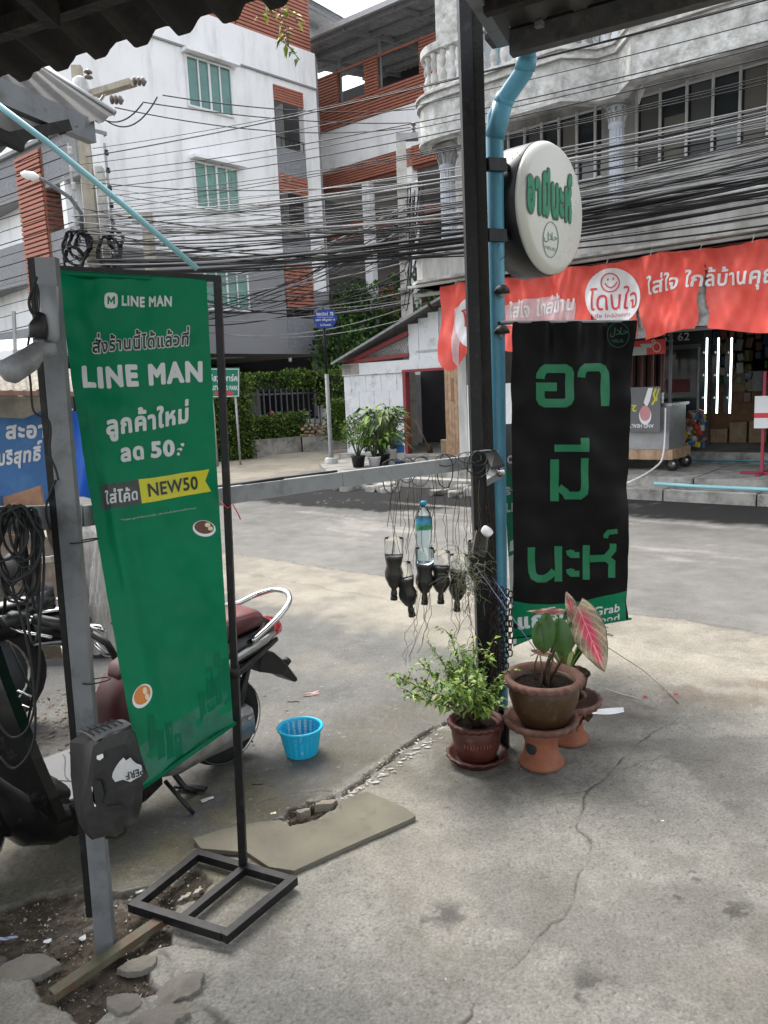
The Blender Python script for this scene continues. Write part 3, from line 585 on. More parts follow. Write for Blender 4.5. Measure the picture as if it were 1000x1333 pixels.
# ------------------------------------------------------------------ shophouse across the road
def shophouse():
    T = thing('shophouse', 'weathered two storey shophouse with balustraded balcony above a red banner shop', 'building', S3(-1.3, 1, 0), R(-39))
    f = SHOP
    # plinth, steps, floor
    for x0, x1 in ((-4.3,-3.2),(-3.18,-2.1),(-2.08,-1.0),(-.98,.02),(.04,1.1),(1.12,2.3),(2.32,3.5),(3.52,4.7)):
        pbox('kerb_stone', T, K['concrete'], f, x0, x1, random.uniform(-.01,.012), .26, -.1, random.uniform(.135,.15), bevel=.02)
    for x0, x1 in ((-4.3,-2.9),(-2.88,-1.3),(-1.28,.3),(.32,1.9),(1.92,3.4),(3.42,4.7)):
        pbox('step', T, K['concrete'], f, x0, x1, .27, 2.2, -.05, random.uniform(.262,.27), bevel=.01)
    pbox('shop_floor', T, M('shop_floor', (.2,.19,.18), .7, dirt=(.07,.065,.06), damt=.5), f, -3.3, 4.7, 2.2, 6.5, -.05, .425)
    pbox('riser', T, K['concrete'], f, -3.3, 4.7, 2.17, 2.199, -.05, .42)
    # ground floor walls
    MB(f).box(-3.3, -3.15, .5, 6.6, 0, 3.1).build('side_wall', K['shop_wall'], T); MB(f).box(4.6, 4.75, .4, 6.6, 0, 3.099).build('side_wall', K['shop_wall'], T)
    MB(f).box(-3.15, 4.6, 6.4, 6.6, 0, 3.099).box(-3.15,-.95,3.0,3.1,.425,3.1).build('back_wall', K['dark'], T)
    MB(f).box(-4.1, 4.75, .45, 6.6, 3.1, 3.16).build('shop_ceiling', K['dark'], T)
    # ledge band above the banner
    pl = [(-3.65,.15),(-3.9,.35),(-3.98,.7),(-3.98,1.9),(4.8,1.9),(4.8,.1),(-3.2,.1)]
    for z0, z1, g, mt in ((3.14,3.5,0,'shop_wall'),(3.10,3.139,.06,'shop_lime'),(3.501,3.56,.05,'shop_lime')):
        c = Vector((0, 1)); MB(f).prism([(x + (-g if x < 0 else g), y - (g if y < 1 else 0)) for x, y in pl], z0, z1, 'xy').build('ledge', K[mt], T)
    # first-floor wall below and beside the windows
    wp = K['shop_wall']
    MB(f).box(-3.95, 4.75, 1.52, 1.7, 3.56, 4.40).box(-3.95, 4.75, 1.52, 1.7, 5.36, 5.8).box(-3.95,-3.2,1.52,1.7,4.401,5.359).box(-1.42,-.92,1.52,1.7,4.401,5.359).box(-3.96,-3.8,1.701,5.5,3.56,5.8).build('upper_wall', wp, T)
    MB(f).box(-3.8, 4.7, 3.2, 3.3, 3.56, 5.8).build('room_wall', K['dark'], T)
    MB(f).box(-3.95, 4.75, .65, 1.519, 3.561, 3.72).build('shelf_slab', K['shop_lime'], T)
    # slatted white lower shutters texture: thin recessed lines
    for k in range(7): pbox('ledge_groove', T, K['grey_paint'], f, -3.8, 4.7, 1.508, 1.52, 3.8+k*.085, 3.808+k*.085)
    # windows
    def window(x0, x1, z0, z1, xb, zb):
        W = MB(f).box(x0, x1, 1.55, 1.56, z0, z1).build('window', K['glass_dark'], T)
        for x in xb: pbox('window_bar', W, K['frame_white'], f, x-.017, x+.017, 1.47, 1.50, z0, z1)
        for z in zb: pbox('window_bar', W, K['frame_white'], f, x0, x1, 1.501, 1.52, z-.014, z+.014)
        for i in range(len(xb)-1):
            if i % 2 == 0 or i % 3 == 1: pbox('curtain_panel', W, M('dim_curtain%d' % (i % 3), [(.15,.15,.14),(.22,.21,.19),(.12,.13,.13)][i % 3], .8), f, xb[i]+.04, xb[i+1]-.04, 1.541, 1.549, z0+.02, z0 + (z1-z0)*(.62 if i % 2 else .95))
    window(-.9, 4.5, 4.40, 5.37, [-.9,-.58,-.23,.1,.43,.76,1.09,1.42,1.75,2.1,2.5,3,3.5,4,4.5], [4.42,4.82,5.34])
    window(-3.2,-1.42, 4.40, 5.36, [-3.18,-2.9,-2.62,-2.34,-2.06,-1.78,-1.5], [4.42,4.82,5.34])
    # side column at the left, main column with capital
    def column(x, y, z0, z1, r):
        c = MB(f); c.box(x-r*1.35, x+r*1.35, y-r*1.35, y+r*1.35, z0, z0+.06)
        c.lathe([(r*1.1,z0+.061),(r*1.1,z0+.1),(r,z0+.12),(r*.94,z1-.34),(r*1.15,z1-.32),(r*1.15,z1-.28),(r*.95,z1-.26),(r*1.05,z1-.2),(r*1.45,z1-.08),(r*1.2,z1-.06)], (x, y, 0), 20)
        o = c.build('column', K['column'], T)
        cc = MB(f); cc.box(x-r*1.6, x+r*1.6, y-r*1.6, y+r*1.6, z1-.06, z1)
        for k in range(10):
            a = k*math.pi/5; cc.tube([(x+math.cos(a)*r*1.0, y+math.sin(a)*r*1.0, z1-.27),(x+math.cos(a)*r*1.25, y+math.sin(a)*r*1.25, z1-.17),(x+math.cos(a)*r*1.6, y+math.sin(a)*r*1.6, z1-.12),(x+math.cos(a)*r*1.45, y+math.sin(a)*r*1.45, z1-.17)], r*.16, 5)
        cc.build('capital', K['shop_lime'], o)
        fl = MB(f)
        for k in range(14):
            a = k*math.pi/7; fl.tube([(x+math.cos(a)*r*.98, y+math.sin(a)*r*.98, z0+.13),(x+math.cos(a)*r*.94, y+math.sin(a)*r*.94, z1-.36)], r*.09, 5)
        fl.build('fluting', K['column'], o)
    column(-.93, .85, 3.72, 5.14, .095); column(-3.55, .75, 3.72, 5.14, .11)
    # balcony slab with chamfered bays
    base = [(-3.35,.2),(-1.4,.2),(-1.08,.55),(-.8,.55),(-.5,.2),(4.8,.2)]
    arc = [(-3.35 - .55*math.sin(a), .75 - .55*math.cos(a)) for a in [i*math.pi/2/7 for i in range(8)]]
    line = arc[::-1] + base[1:]; back = [(4.8, 1.9), (-3.9, 1.9)]
    def offl(pts, g):
        out = []
        for i, p in enumerate(pts):
            a = Vector(pts[max(i-1,0)]); b = Vector(pts[min(i+1,len(pts)-1)]); t = (b-a).normalized(); out.append((p[0]+t.y*g, p[1]-t.x*g))
        return out
    MB(f).prism(offl(line, -.17) + [(4.8,1.9),(-3.75,1.9)], 5.46, 5.599, 'xy').build('soffit', K['shop_wall'], T)
    def strip(z0, z1, g, w):
        c = MB(f); A_ = offl(line, g); B_ = offl(line, g-w)
        for i in range(len(A_)-1):
            a, b, b2, a2 = A_[i], A_[i+1], B_[i+1], B_[i]
            c.add([(a[0],a[1],z0),(b[0],b[1],z0),(b2[0],b2[1],z0),(a2[0],a2[1],z0),(a[0],a[1],z1),(b[0],b[1],z1),(b2[0],b2[1],z1),(a2[0],a2[1],z1)],[(0,3,2,1),(4,5,6,7),(0,1,5,4),(2,3,7,6)])
        return c
    strip(5.13,5.598,0,.16).build('balcony_fascia', K['shop_old'], T); strip(5.09,5.129,.03,.19).build('moulding', K['shop_lime'], T)
    for z0, z1, g, mt in ((5.601,5.64,.05,'shop_lime'),(5.641,5.70,.025,'shop_old'),(5.701,5.73,.07,'shop_lime')):
        MB(f).prism(offl(line, g) + back, z0, z1, 'xy').build('balcony_slab' if z1-z0 > .2 else 'moulding', K[mt], T)
    for cx, cy in ((-.93,.85),(-3.55,.75)): pbox('column_block', T, K['shop_wall'], f, cx-.12, cx+.12, cy-.12, cy+.12, 5.141, 5.459)
    # balustrade
    rail = offl(line, -.03)
    def rail_bm(z0, z1, w):
        c = MB(f); pin = offl(rail, -w)
        for i in range(len(rail)-1):
            a, b, b2, a2 = rail[i], rail[i+1], pin[i+1], pin[i]
            c.add([(a[0],a[1],z0),(b[0],b[1],z0),(b2[0],b2[1],z0),(a2[0],a2[1],z0),(a[0],a[1],z1),(b[0],b[1],z1),(b2[0],b2[1],z1),(a2[0],a2[1],z1)],[(0,3,2,1),(4,5,6,7),(0,1,5,4),(2,3,7,6),(1,2,6,5),(3,0,4,7)])
        return c
    rail_bm(5.731, 5.80, .16).build('balustrade_base', K['shop_lime'], T); rail_bm(6.30, 6.40, .17).build('handrail', K['shop_old'], T)
    prof = [(.05,5.80),(.05,5.83),(.028,5.85),(.045,5.90),(.055,5.95),(.045,6.01),(.022,6.05),(.022,6.07),(.04,6.12),(.045,6.16),(.03,6.22),(.05,6.26),(.05,6.30)]
    proto = None; L_ = 0; mid = offl(rail, -.085); segs = []
    for i in range(len(mid)-1): segs.append((Vector(mid[i]), Vector(mid[i+1])))
    tot = sum((b-a).length for a, b in segs); s = .1; rot = SHOP.to_3x3().to_4x4()
    while s < tot:
        q = s
        for a, b in segs:
            l = (b-a).length
            if q <= l: p = a + (b-a)*(q/l); break
            q -= l
        mw = f @ Matrix.Translation((p.x, p.y, 0))
        if proto is None:
            c = MB(); c.lathe(prof, n=10); c.v = [v for v in c.v]; o0 = c.build('baluster', K['shop_lime'], T, origin=(0,0,0)); proto = o0.data; col.objects.unlink(o0); bpy.data.objects.remove(o0)
        link(bpy.data.objects.new('baluster', proto), T, mw); s += .165
    # second storey wall behind the balcony and corner tower of the first
    MB(f).box(-3.6, 4.75, 1.9, 2.05, 5.7, 9.5).build('upper_wall', M('bluish_upper_wall', (.56,.58,.62), .75, dirt=(.35,.35,.35), damt=.5, ds=2, streak=True), T)
    MB(f).box(-3.99, -3.601, 1.2, 5, 5.735, 9.5).build('corner_pier', K['shop_old'], T)
    pbox('drain_pipe', T, K['pvc_pale'], f, -3.35,-3.27, 1.78, 1.86, 5.735, 9.4); pbox('drain_pipe', T, K['pvc_pale'], f, -3.06,-2.98, 1.38, 1.46, 3.72, 5.04)
    MB(f).box(-2.6,-1.6,1.86,1.899,5.74,7.6).box(-.4,.9,1.86,1.899,5.74,7.6).build('upper_door', K['glass_dark'], T)
    # awning frame under the banner
    MB(f).beam((-3.95,.35,2.95),(4.7,.35,2.95),.05,.05).beam((-3.95,.35,2.1),(4.7,.35,2.1),.04,.04).build('awning_frame', K['galv'], T)
    sh = MB(f).grid(lambda a, b: (-3.95+8.65*a, .30+1.5*b, 2.98+.12*b+.015*math.sin(a*230)), 240, 2); sh.build('awning_sheet', K['tin'], T)
    MB(f).beam((-3.95,.2,3.07),(4.7,.2,3.07),.06,.035).build('gutter', K['frame_white'], T)
    # slatted shutter at the left of the doorway
    for k in range(26): pbox('shutter_slat', T, M('brown_shutter', (.10,.05,.045), .6), f, -3.1+k*.085, -3.04+k*.085, 2.93, 2.96, .5, 2.6)
    return T
shophouse()

# rubble apron at the left end of the shop plinth
rnd = random.Random(4)
struct(MB(SHOP).prism([(-5.6,-.02),(-4.31,-.02),(-4.31,3.0),(-7.6,3.0),(-7.4,1.6)], -.05, .13, 'xy'), 'raised_pavement', K['concrete'])
for i in range(26):
    u_ = rnd.uniform(-5.6, -2.2); n_ = rnd.uniform(-.75, -.12); s_ = rnd.uniform(.06, .2)
    o = rock('rubble_block', S3(u_, n_, s_*.25), (s_, s_*.8, s_*.6), K['concrete'], i, .7, rnd.uniform(0, 3))
    tag(o, 'broken grey concrete lump heaped against the kerb of the shop below the pot plants', 'rubble', 'concrete lumps along the far kerb')

# ------------------------------------------------------------------ white apartment building (left), middle block, rear block
B0 = Vector((-1.9, 26, 0)); E1 = Vector((.7071, .7071, 0)); BLD = FR(B0, E1)     # x along facade to the right, y into the building
def win(parent, fr, x0, x1, z0, z1, y=0., n=4, mt='curtain', hood=True, rail=False):
    W = MB(fr).box(x0, x1, y-.02, y+.02, z0, z1).build('window', K[mt], parent)
    fw = .05
    for a, b, c, d in ((x0-fw,x0,z0-fw,z1+fw),(x1,x1+fw,z0-fw,z1+fw),(x0,x1,z0-fw,z0),(x0,x1,z1,z1+fw)): pbox('frame', W, K['frame_white'], fr, a, b, y-.07, y+.03, c, d)
    for i in range(1, n):
        x = x0 + (x1-x0)*i/n; h = .03 if i % 2 == 0 else .02
        pbox('mullion', W, K['frame_white'], fr, x-h, x+h, y-.06, y-.021, z0, z1)
    if hood: pbox('hood', parent, K['white_paint'], fr, x0-.12, x1+.22, y-.30, y-.001, z1+.09, z1+.18)
    return W
def louvres(parent, fr, x0, x1, z0, z1, y, n, gap=.3, tilt=0, mt='louvre', posts=(), seg=None):
    h = (z1-z0)/n; segs = seg or [(x0, x1)]
    for i in range(n):
        for a, b in segs: pbox('louvre_slat', parent, K[mt], fr, a, b, y-.04, y, z0+h*i+h*gap*.5, z0+h*(i+1)-h*gap*.5)
    for p in posts: pbox('louvre_post', parent, K['louvre_dark'], fr, p-.04, p+.04, y+.005, y+.06, z0, z1)
def white_building():
    T = thing('apartment_building', 'white and grey four storey apartment block with red louvre panels behind the hedge', 'building', B0 - E1*4, R(45))
    f = BLD; wp = K['white_paint']
    xl = -8.2
    # facade: solid strip with a recessed balcony bay between x=-1.33 and -.17
    def wall(x0, x1, z0, z1, mt, y0=0, y1=.25, name='wall'): return MB(f).box(x0, x1, y0, y1, z0, z1).build(name, mt, T)
    wall(xl, -1.34, 5.66, 11.2, wp); wall(-.16, .42, 4.9, 11.2, wp); wall(xl+.0, .42, 11.21, 12.3, wp, -.03, .25)
    wall(xl, -1.34, 3.0, 5.65, K['grey_paint']); wall(-.16, .42, 0, 4.89, K['grey_paint'], -.002, .25, 'corner_pier')
    wall(.421, .6, 2.9, 12.3, K['grey_paint'], .1, 8, 'side_wall')
    pbox('cornice', T, K['grey_paint'], f, xl, .46, -.06, -.031, 11.2, 11.25)
    wall(-1.34, -.16, 11.0, 11.2, wp, .0, .2)
    # bay: slabs, side walls, back wall, railings, panels
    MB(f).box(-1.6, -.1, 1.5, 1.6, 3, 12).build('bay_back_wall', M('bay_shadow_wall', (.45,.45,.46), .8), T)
    MB(f).box(-1.5,-1.345,.26,1.5,3,12).build('bay_side_wall', wp, T)
    for z in (3.0, 5.66, 8.38, 11.1): MB(f).box(-1.34, -.16, .02, 1.499, z-.12, z+.06).build('bay_slab', wp, T)
    louvres(T, f, -1.33, -.17, 10.53, 11.0, 0, 6); louvres(T, f, -1.33, -.17, 7.84, 8.41, 0, 6); louvres(T, f, -1.33, -.17, 4.32, 5.68, 0, 12)
    tex = K['grey_brick']
    wall(-1.33, -.17, 8.42, 9.2, tex, .0, .1, 'brick_panel'); wall(-1.33, -.17, 5.69, 6.6, tex, .0, .1, 'brick_panel'); wall(-1.33, -.17, 3.0, 4.0, tex, .0, .1, 'brick_panel')
    for z in (9.2, 6.6, 4.02):
        pbox('rail', T, K['black_steel'], f, -1.33, -.17, .02, .05, z+.28, z+.31)
        for k in range(7): pbox('rail_post', T, K['black_steel'], f, -1.3+k*.18, -1.285+k*.18, .025, .045, z, z+.28)
        MB(f).box(-1.3, -.8, 1.46, 1.499, z-.7, z+1.3).build('bay_door', K['glass_dark'], T)
    # roof terrace louvre band
    louvres(T, f, xl, .3, 12.3, 13.9, .05, 15, seg=[(xl,-5.3),(-5.25,-2.6),(-2.55,.3)]); 
    for p in (-5.27, -2.57, .3): pbox('louvre_post', T, K['louvre_dark'], f, p-.03, p+.03, .06, .12, 12.3, 13.95)
    MB(f).box(xl,.3,.13,.2,12.3,13.8).build('terrace_wall', M('terrace_wall', (.10,.07,.06), .8), T)
    # windows
    win(T, f, -4.38, -2.95, 9.72, 10.98, -.01, 4, 'glass'); win(T, f, -4.38, -2.95, 7.0, 8.18, -.01, 4); win(T, f, -4.3, -2.85, 4.16, 5.22, -.01, 4, hood=False)
    # soffit over the open ground floor, beams, rear wall, columns
    MB(f).box(xl, .42, -.0, 9, 2.85, 2.999).build('soffit', K['grey_paint'], T)
    for x in (-8, -5.2): MB(f).box(x, x+.4, .5, .9, 0, 2.84).build('pillar', K['grey_paint'], T)
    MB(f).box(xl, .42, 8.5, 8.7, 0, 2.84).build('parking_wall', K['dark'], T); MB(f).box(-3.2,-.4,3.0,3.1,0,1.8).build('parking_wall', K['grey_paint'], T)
    win(T, f, -3.0, -2.0, 1.4, 2.0, 2.98, 1, 'glass_dark', hood=False)
    MB(f).tube([(-5,.3,2.7),(-4,.2,2.72),(-2.9,.25,2.76)], .035, 8).build('pipe', K['post_grey'], T)
    MB(f).lathe([(.0,0),(.05,.02),(.06,.08),(.05,.14)], (-1.2,.15,2.6), 10).build('security_camera', K['white'], T)
    # left face
    C0 = B0 - E1*8.2; g = FR(C0, -Vector((-.777,.629,0)))   # x back toward the corner (negative = further along)
    def lw(x0, x1, z0, z1, mt, y0=0, y1=.2, name='wall'): return MB(g).box(x0, x1, y0, y1, z0, z1).build(name, mt, T)
    lw(-9, .02, 8.35, 9.0, wp, .4, .6); lw(-9, 0, 3.0, 9.6, wp, .8, 1.0); 
    lw(-9, .7, 7.2, 8.2, tex, 0, .15, 'brick_panel'); lw(-9, .7, 5.0, 5.98, tex, 0, .15, 'brick_panel'); lw(-9, .7, 2.9, 3.7, tex, 0, .15, 'brick_panel')
    lw(-9, .7, 7.1, 7.19, K['grey_paint'], 0, .8, 'slab'); lw(-9, .7, 4.9, 4.99, K['grey_paint'], 0, .8, 'slab'); lw(-9,.7,8.21,8.3,K['grey_paint'],-.1,.9,'slab')
    lw(.5,.7,3,8.2,wp,.16,.8,'pier'); lw(-9,.5,0,2.88,K['dark'],2.0,2.2,'parking_wall')
    win(T, g, -.2, .45, 6.0, 7.0, .78, 2, hood=False); win(T, g, -3.2, -2.3, 6.05, 7.02, .78, 3, hood=False); win(T, g, -3.4,-2.4,3.8,4.7,.78,3,hood=False); win(T,g,-5.5,-4.4,6.05,7.0,.78,3,hood=False); win(T,g,-.2,.45,3.9,4.8,.78,2,hood=False)
    # louvre tower
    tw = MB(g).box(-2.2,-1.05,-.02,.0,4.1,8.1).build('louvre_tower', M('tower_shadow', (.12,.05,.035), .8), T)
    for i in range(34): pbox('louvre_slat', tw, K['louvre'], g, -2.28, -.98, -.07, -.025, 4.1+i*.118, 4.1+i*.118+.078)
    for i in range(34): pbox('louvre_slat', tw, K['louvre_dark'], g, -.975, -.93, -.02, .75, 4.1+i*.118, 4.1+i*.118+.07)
    for x in (-2.3, -.99, -1.65): pbox('louvre_post', tw, K['louvre_dark'], g, x, x+.04, -.02, .03, 4.1, 8.12)
    # bulk behind so the block is closed
    MB(f).box(-8.1,.4,1.7,8.4,3.0,12.2).build('core', wp, T)
white_building()
def mid_building():
    o = Vector((-2.3, 29, 0)); x = Vector((.777,-.629,0)); f = FR(o, x)
    T = thing('apartment_wing', 'set back wing with dark red louvre parapet and steel shed roof between two blocks', 'building', o + x*3, R(-39))
    z0, z1 = 10.6, 12.4
    def louvre_run(z0, z1, n, openings, mt='louvre'):
        h = (z1-z0)/n
        for i in range(n):
            za = z0+h*i; segs = [(.6, 6.6)]
            for a, b, c, d in openings:
                if za+h > c and za < d:
                    nsg = []
                    for s in segs:
                        if b <= s[0] or a >= s[1]: nsg.append(s)
                        else: nsg += [(s[0], a), (b, s[1])]
                    segs = nsg
            for a, b in segs: pbox('louvre_slat', T, K[mt], f, a, b, -.05, 0, za, za+h*.68)
    louvre_run(10.6, 12.4, 19, [(1.75,2.95,11.45,12.3),(3.5,5.2,11.4,12.3)])
    for p in (.62,1.72,2.98,3.46,5.2): pbox('louvre_post', T, K['louvre_dark'], f, p-.03, p+.03, .001, .06, 10.6, 12.45)
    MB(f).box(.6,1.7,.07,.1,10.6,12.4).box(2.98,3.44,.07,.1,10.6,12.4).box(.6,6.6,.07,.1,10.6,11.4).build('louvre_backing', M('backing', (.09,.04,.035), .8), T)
    MB(f).box(.5, 6.6, 0, .3, 9.3, 10.58).build('wall', K['white_paint'], T)
    louvre_run(8.7, 9.28, 7, []); 
    MB(f).box(.5,6.6,.06,.2,8.6,9.3).build('louvre_backing', K['louvre_dark'], T)
    MB(f).box(.0,.58,0,.3,3,13).build('pier', K['white_paint'], T)
    # open decks in shade
    for z in (3.0, 5.9, 8.5): MB(f).box(.5, 8, .3, 6, z, z+.2).build('deck', K['grey_paint'], T)
    MB(f).box(-6, 8, 5.2, 5.4, 0, 14.2).build('shade_rear_wall', K['dark'], T)  # near-black wall, widened and raised to darken the bright gaps between decks
    for z in (4.0, 4.5, 6.9): 
        for k in range(4): pbox('louvre_slat', T, K['louvre_dark'], f, .6, 6.6, .3, .34, z+k*.16, z+k*.16+.1)
    MB(f).box(2.6,2.9,.0,.3,3,8.6).build('pier', K['white_paint'], T); MB(f).box(4.4,4.75,-.02,.3,0,9.3).build('pier', K['white_paint'], T)
    # steel roof
    MB(f).grid(lambda a, b: (-.6+8*a, -1.4+7*b, 13.0+1.2*b-.1*a+.02*math.sin(a*200)), 160, 3).build('roof_sheet', K['tin'], T)
    for k in range(6): MB(f).beam((-.4+8*0, -1.2+1.3*k, 12.93+.22*k), (7.2, -1.2+1.3*k, 12.83+.22*k), .08, .14).build('purlin', K['bar_grey'], T)
    for x_ in (.7, 3.2, 5.2): MB(f).beam((x_,-1.3,12.85),(x_,5,13.9),.07,.12).build('rafter', K['bar_grey'], T)
    for x_ in (1.7,3.45): MB(f).beam((x_,.2,10.6),(x_,.2,12.9),.09,.09).build('roof_post', K['bar_grey'], T)
    MB(f).beam((-.6,-1.45,13.0),(7.4,-1.45,12.9),.12,.16).build('gutter', K['galv'], T)
mid_building()
# rear roof beyond the white block
rb = thing('terrace_canopy', 'grey steel canopy with white downpipe on the roof terrace of the white block', 'canopy', BLD @ Vector((-1, 3, 13.8)), R(45))
MB(BLD).grid(lambda a, b: (-4+7.3*a, 1.2+6*b, 15.2-.7*a+.9*b), 20, 2).build('roof_sheet', K['tin'], rb)
for k in range(5): MB(BLD).beam((-4,1.4+1.3*k,15.08+.2*k),(3.3,1.4+1.3*k,14.4+.2*k),.1,.14).build('purlin', K['bar_grey'], rb)
MB(BLD).tube([(-.3,.6,15.1),(-.1,.5,14.6),(.2,.4,14.3),(.25,.35,12.4)], .09, 10).build('downpipe', K['white_paint'], rb)
MB(BLD).beam((.4,1.3,12.3),(.4,1.3,14.7),.1,.1).build('canopy_post', K['bar_grey'], rb)

# far surroundings: neighbours that close the street on the left and behind (seen only as slivers)
def plain_block(name, label, fr, w_, d_, h_, mt):
    T = thing(name, label, 'building', fr @ Vector((w_/2, 0, 0)), math.atan2(fr[1][0], fr[0][0]))
    MB(fr).box(0, w_, 0, d_, 0, h_).build('wall', mt, T)
    for fl in range(int(h_//3)):
        for i in range(int(w_//2.4)): win(T, fr, .7+i*2.4, 2.0+i*2.4, 1.0+fl*3, 2.2+fl*3, -.01, 2, 'curtain', hood=False)
    MB(fr).box(-.1, w_+.1, -.1, d_, h_, h_+.15).build('roof', K['grey_paint'], T)
plain_block('grey_house', 'low grey house far down the lane at the left edge', FR((-26, 26, 0), (1, -.1)), 12, 8, 6.2, K['grey_paint'])

# ------------------------------------------------------------------ greenery helpers
def leaf_cloud(name, mts, parent, pts, L=.07, W=.045, seed=1, updir=.4, origin=None):
    """pts: list of (position, outward normal); one mesh per leaf tone"""
    rnd = random.Random(seed); mbs = [MB() for _ in mts]; out = []
    for p, nrm in pts:
        d = Vector((rnd.gauss(0, 1), rnd.gauss(0, 1), rnd.gauss(0, 1))).normalized() + Vector(nrm)*.8 + Vector((0, 0, updir)); s = rnd.uniform(.6, 1.3)
        up = Vector((rnd.gauss(0, .5), rnd.gauss(0, .5), 1))
        mbs[rnd.choices(range(len(mts)), [3, 2, 2][:len(mts)])[0]].leaf(Vector(p), d, up, L*s, W*s)
    for b, m_ in zip(mbs, mts): out.append(b.build(name, m_, parent, origin=origin))
    return out
def hedge(label, corners, h, n, seed, base=0., L=.09, round_=.25, name='hedge', bot=0.):
    """box hedge between two ground points with thickness; leaves over and through the volume"""
    a, b, th = Vector(corners[0]), Vector(corners[1]), corners[2]; d = (b-a); ln = d.length; f = FR((a.x, a.y, base), d)
    T = thing(name, label, 'hedge', f @ Vector((ln/2, th/2, 0)), 0)
    rnd = random.Random(seed); pts = []
    def nn(x, z): return noise.noise(Vector((x*1.1+seed, z*1.1, seed*.3)))*.16 + noise.noise(Vector((x*3.5+seed, z*3.5, seed)))*.08
    while len(pts) < n:
        s = rnd.random(); x = rnd.uniform(-.05, ln+.05)
        if s < .5: z = rnd.uniform(bot, h); y = -nn(x, z) + rnd.uniform(0, .12); nr = (0, -1, .2)
        elif s < .78: y = rnd.uniform(0, th); z = h + nn(x, y+9) - rnd.uniform(0, .12); nr = (0, 0, 1)
        elif s < .88: x = rnd.choice((-.05, ln+.05)) + rnd.uniform(-.08, .08); y = rnd.uniform(0, th); z = rnd.uniform(bot, h); nr = (0, 0, .3)
        else: y = rnd.uniform(0, th); z = rnd.uniform(bot, h); nr = (0, 0, 0)
        p = f @ Vector((x, y, z)); pts.append((p, f.to_3x3() @ Vector(nr)))
    leaf_cloud('foliage', [K['leaf_hedge'], K['leaf_light'], K['leaf_dark']], T, pts, L, L*.62, seed)
    core = MB(f)
    core.grid(lambda u, v: (u*ln, th*(.5-.36*math.cos(v*math.pi)) , bot+(h-bot-.1)*math.sin(v*math.pi)**.25 if 0 < v < 1 else bot), 24, 8)
    core.build('shade_core', M('hedge_core', (.012,.02,.008), .95), T)  # near-black inner shell stands for the shade between the leaves
    return T
# entrance of the block
pB = lambda px, py, dep: Vector((D(px, py, dep).x, D(px, py, dep).y, 0))
hedge('tall clipped green hedge block beside the green park sign', ((-4.6, 17.9, 0), (-3.15, 18.9, 0), 1.2), 2.02, 9000, 3, L=.085)
hedge('bright clipped hedge running along the top of the dark railing', ((-3.3, 21.2, 0), (-1.25, 23.2, 0), .6), 2.15, 4200, 5, bot=1.65)
hedge('clipped hedge top right of the white gate pier by the shed', ((-1.5, 22.0, 0), (.4, 23.6, 0), .6), 2.15, 2500, 6, bot=1.2)
hedge('low clipped hedge growing in the concrete planter below the railing', ((-3.6, 19.4, 0), (-2.0, 20.7, 0), .5), 1.0, 4200, 7, bot=.25, L=.075)
hedge('small bush beside the stone edging and the shed wall', ((-1.15, 19.6, 0), (-.75, 19.9, 0), .5), 1.25, 1800, 9, bot=.3, L=.1, name='bush')
fd = FR((-4.3, 20.2, 0), (.71, .70))
fn = thing('railing', 'dark grey vertical bar railing with white pier under the hedge top', 'railing', fd @ Vector((2.5, 0, 0)), R(45))
for z in (1.55, .62): pbox('rail', fn, K['fence'], fd, .2, 3.6, -.02, .02, z, z+.05)
for k in range(17): pbox('railing_bar', fn, K['fence'], fd, .3+k*.2, .335+k*.2, -.05, -.021, .45, 1.72)
pbox('pier', fn, K['white_paint'], fd, 3.62, 3.85, -.14, .16, 0, 1.9)
for z in (1.55, .62): pbox('rail', fn, K['fence'], fd, 3.86, 6.4, -.02, .02, z, z+.05)
for k in range(12): pbox('railing_bar', fn, K['fence'], fd, 3.95+k*.2, 3.985+k*.2, -.05, -.021, .45, 1.72)
ed = thing('planter', 'low raw concrete planter kerb along the lane below the hedge', 'planter', (-2.9, 19.7, 0), R(39))
MB().prism([(-3.75,19.15),(-2.15,20.45),(-2.2,20.6),(-3.8,19.3)], 0, .42, 'xy').build('front_wall', K['concrete'], ed)
MB().prism([(-3.9,19.9),(-3.75,19.15),(-3.72,19.17),(-3.87,19.93)], 0, .42, 'xy').build('end_wall', K['concrete'], ed)
MB().prism([(-3.74,19.32),(-2.2,20.6),(-2.4,20.9),(-3.85,19.8)], 0, .3, 'xy').build('soil', K['soil'], ed)
e2 = thing('stone_planter', 'raised planter edged with stacked brown stones beside the white pier', 'planter', (-1.5, 20.6, 0), R(30))
MB().prism([(-2.1,20.35),(-.35,21.2),(-.5,21.6),(-2.2,20.9)], 0, .4, 'xy').build('base_wall', K['concrete'], e2)
rnd = random.Random(8); sm_ = None
for r_ in range(4):
    for k in range(10):
        p = Vector((-2.05+.15*k+rnd.uniform(-.03,.03)+(.07 if r_ % 2 else 0), 20.42+.073*k, .44+r_*.085))
        o = rock('stone', p, (.09*rnd.uniform(.7,1.2), .09, .045), K['stone'], r_*20+k, .8, R(26)+rnd.uniform(-.2,.2))
        mw = XF[o.name]; o.parent = e2; o.matrix_basis = XF[e2.name].inverted() @ mw
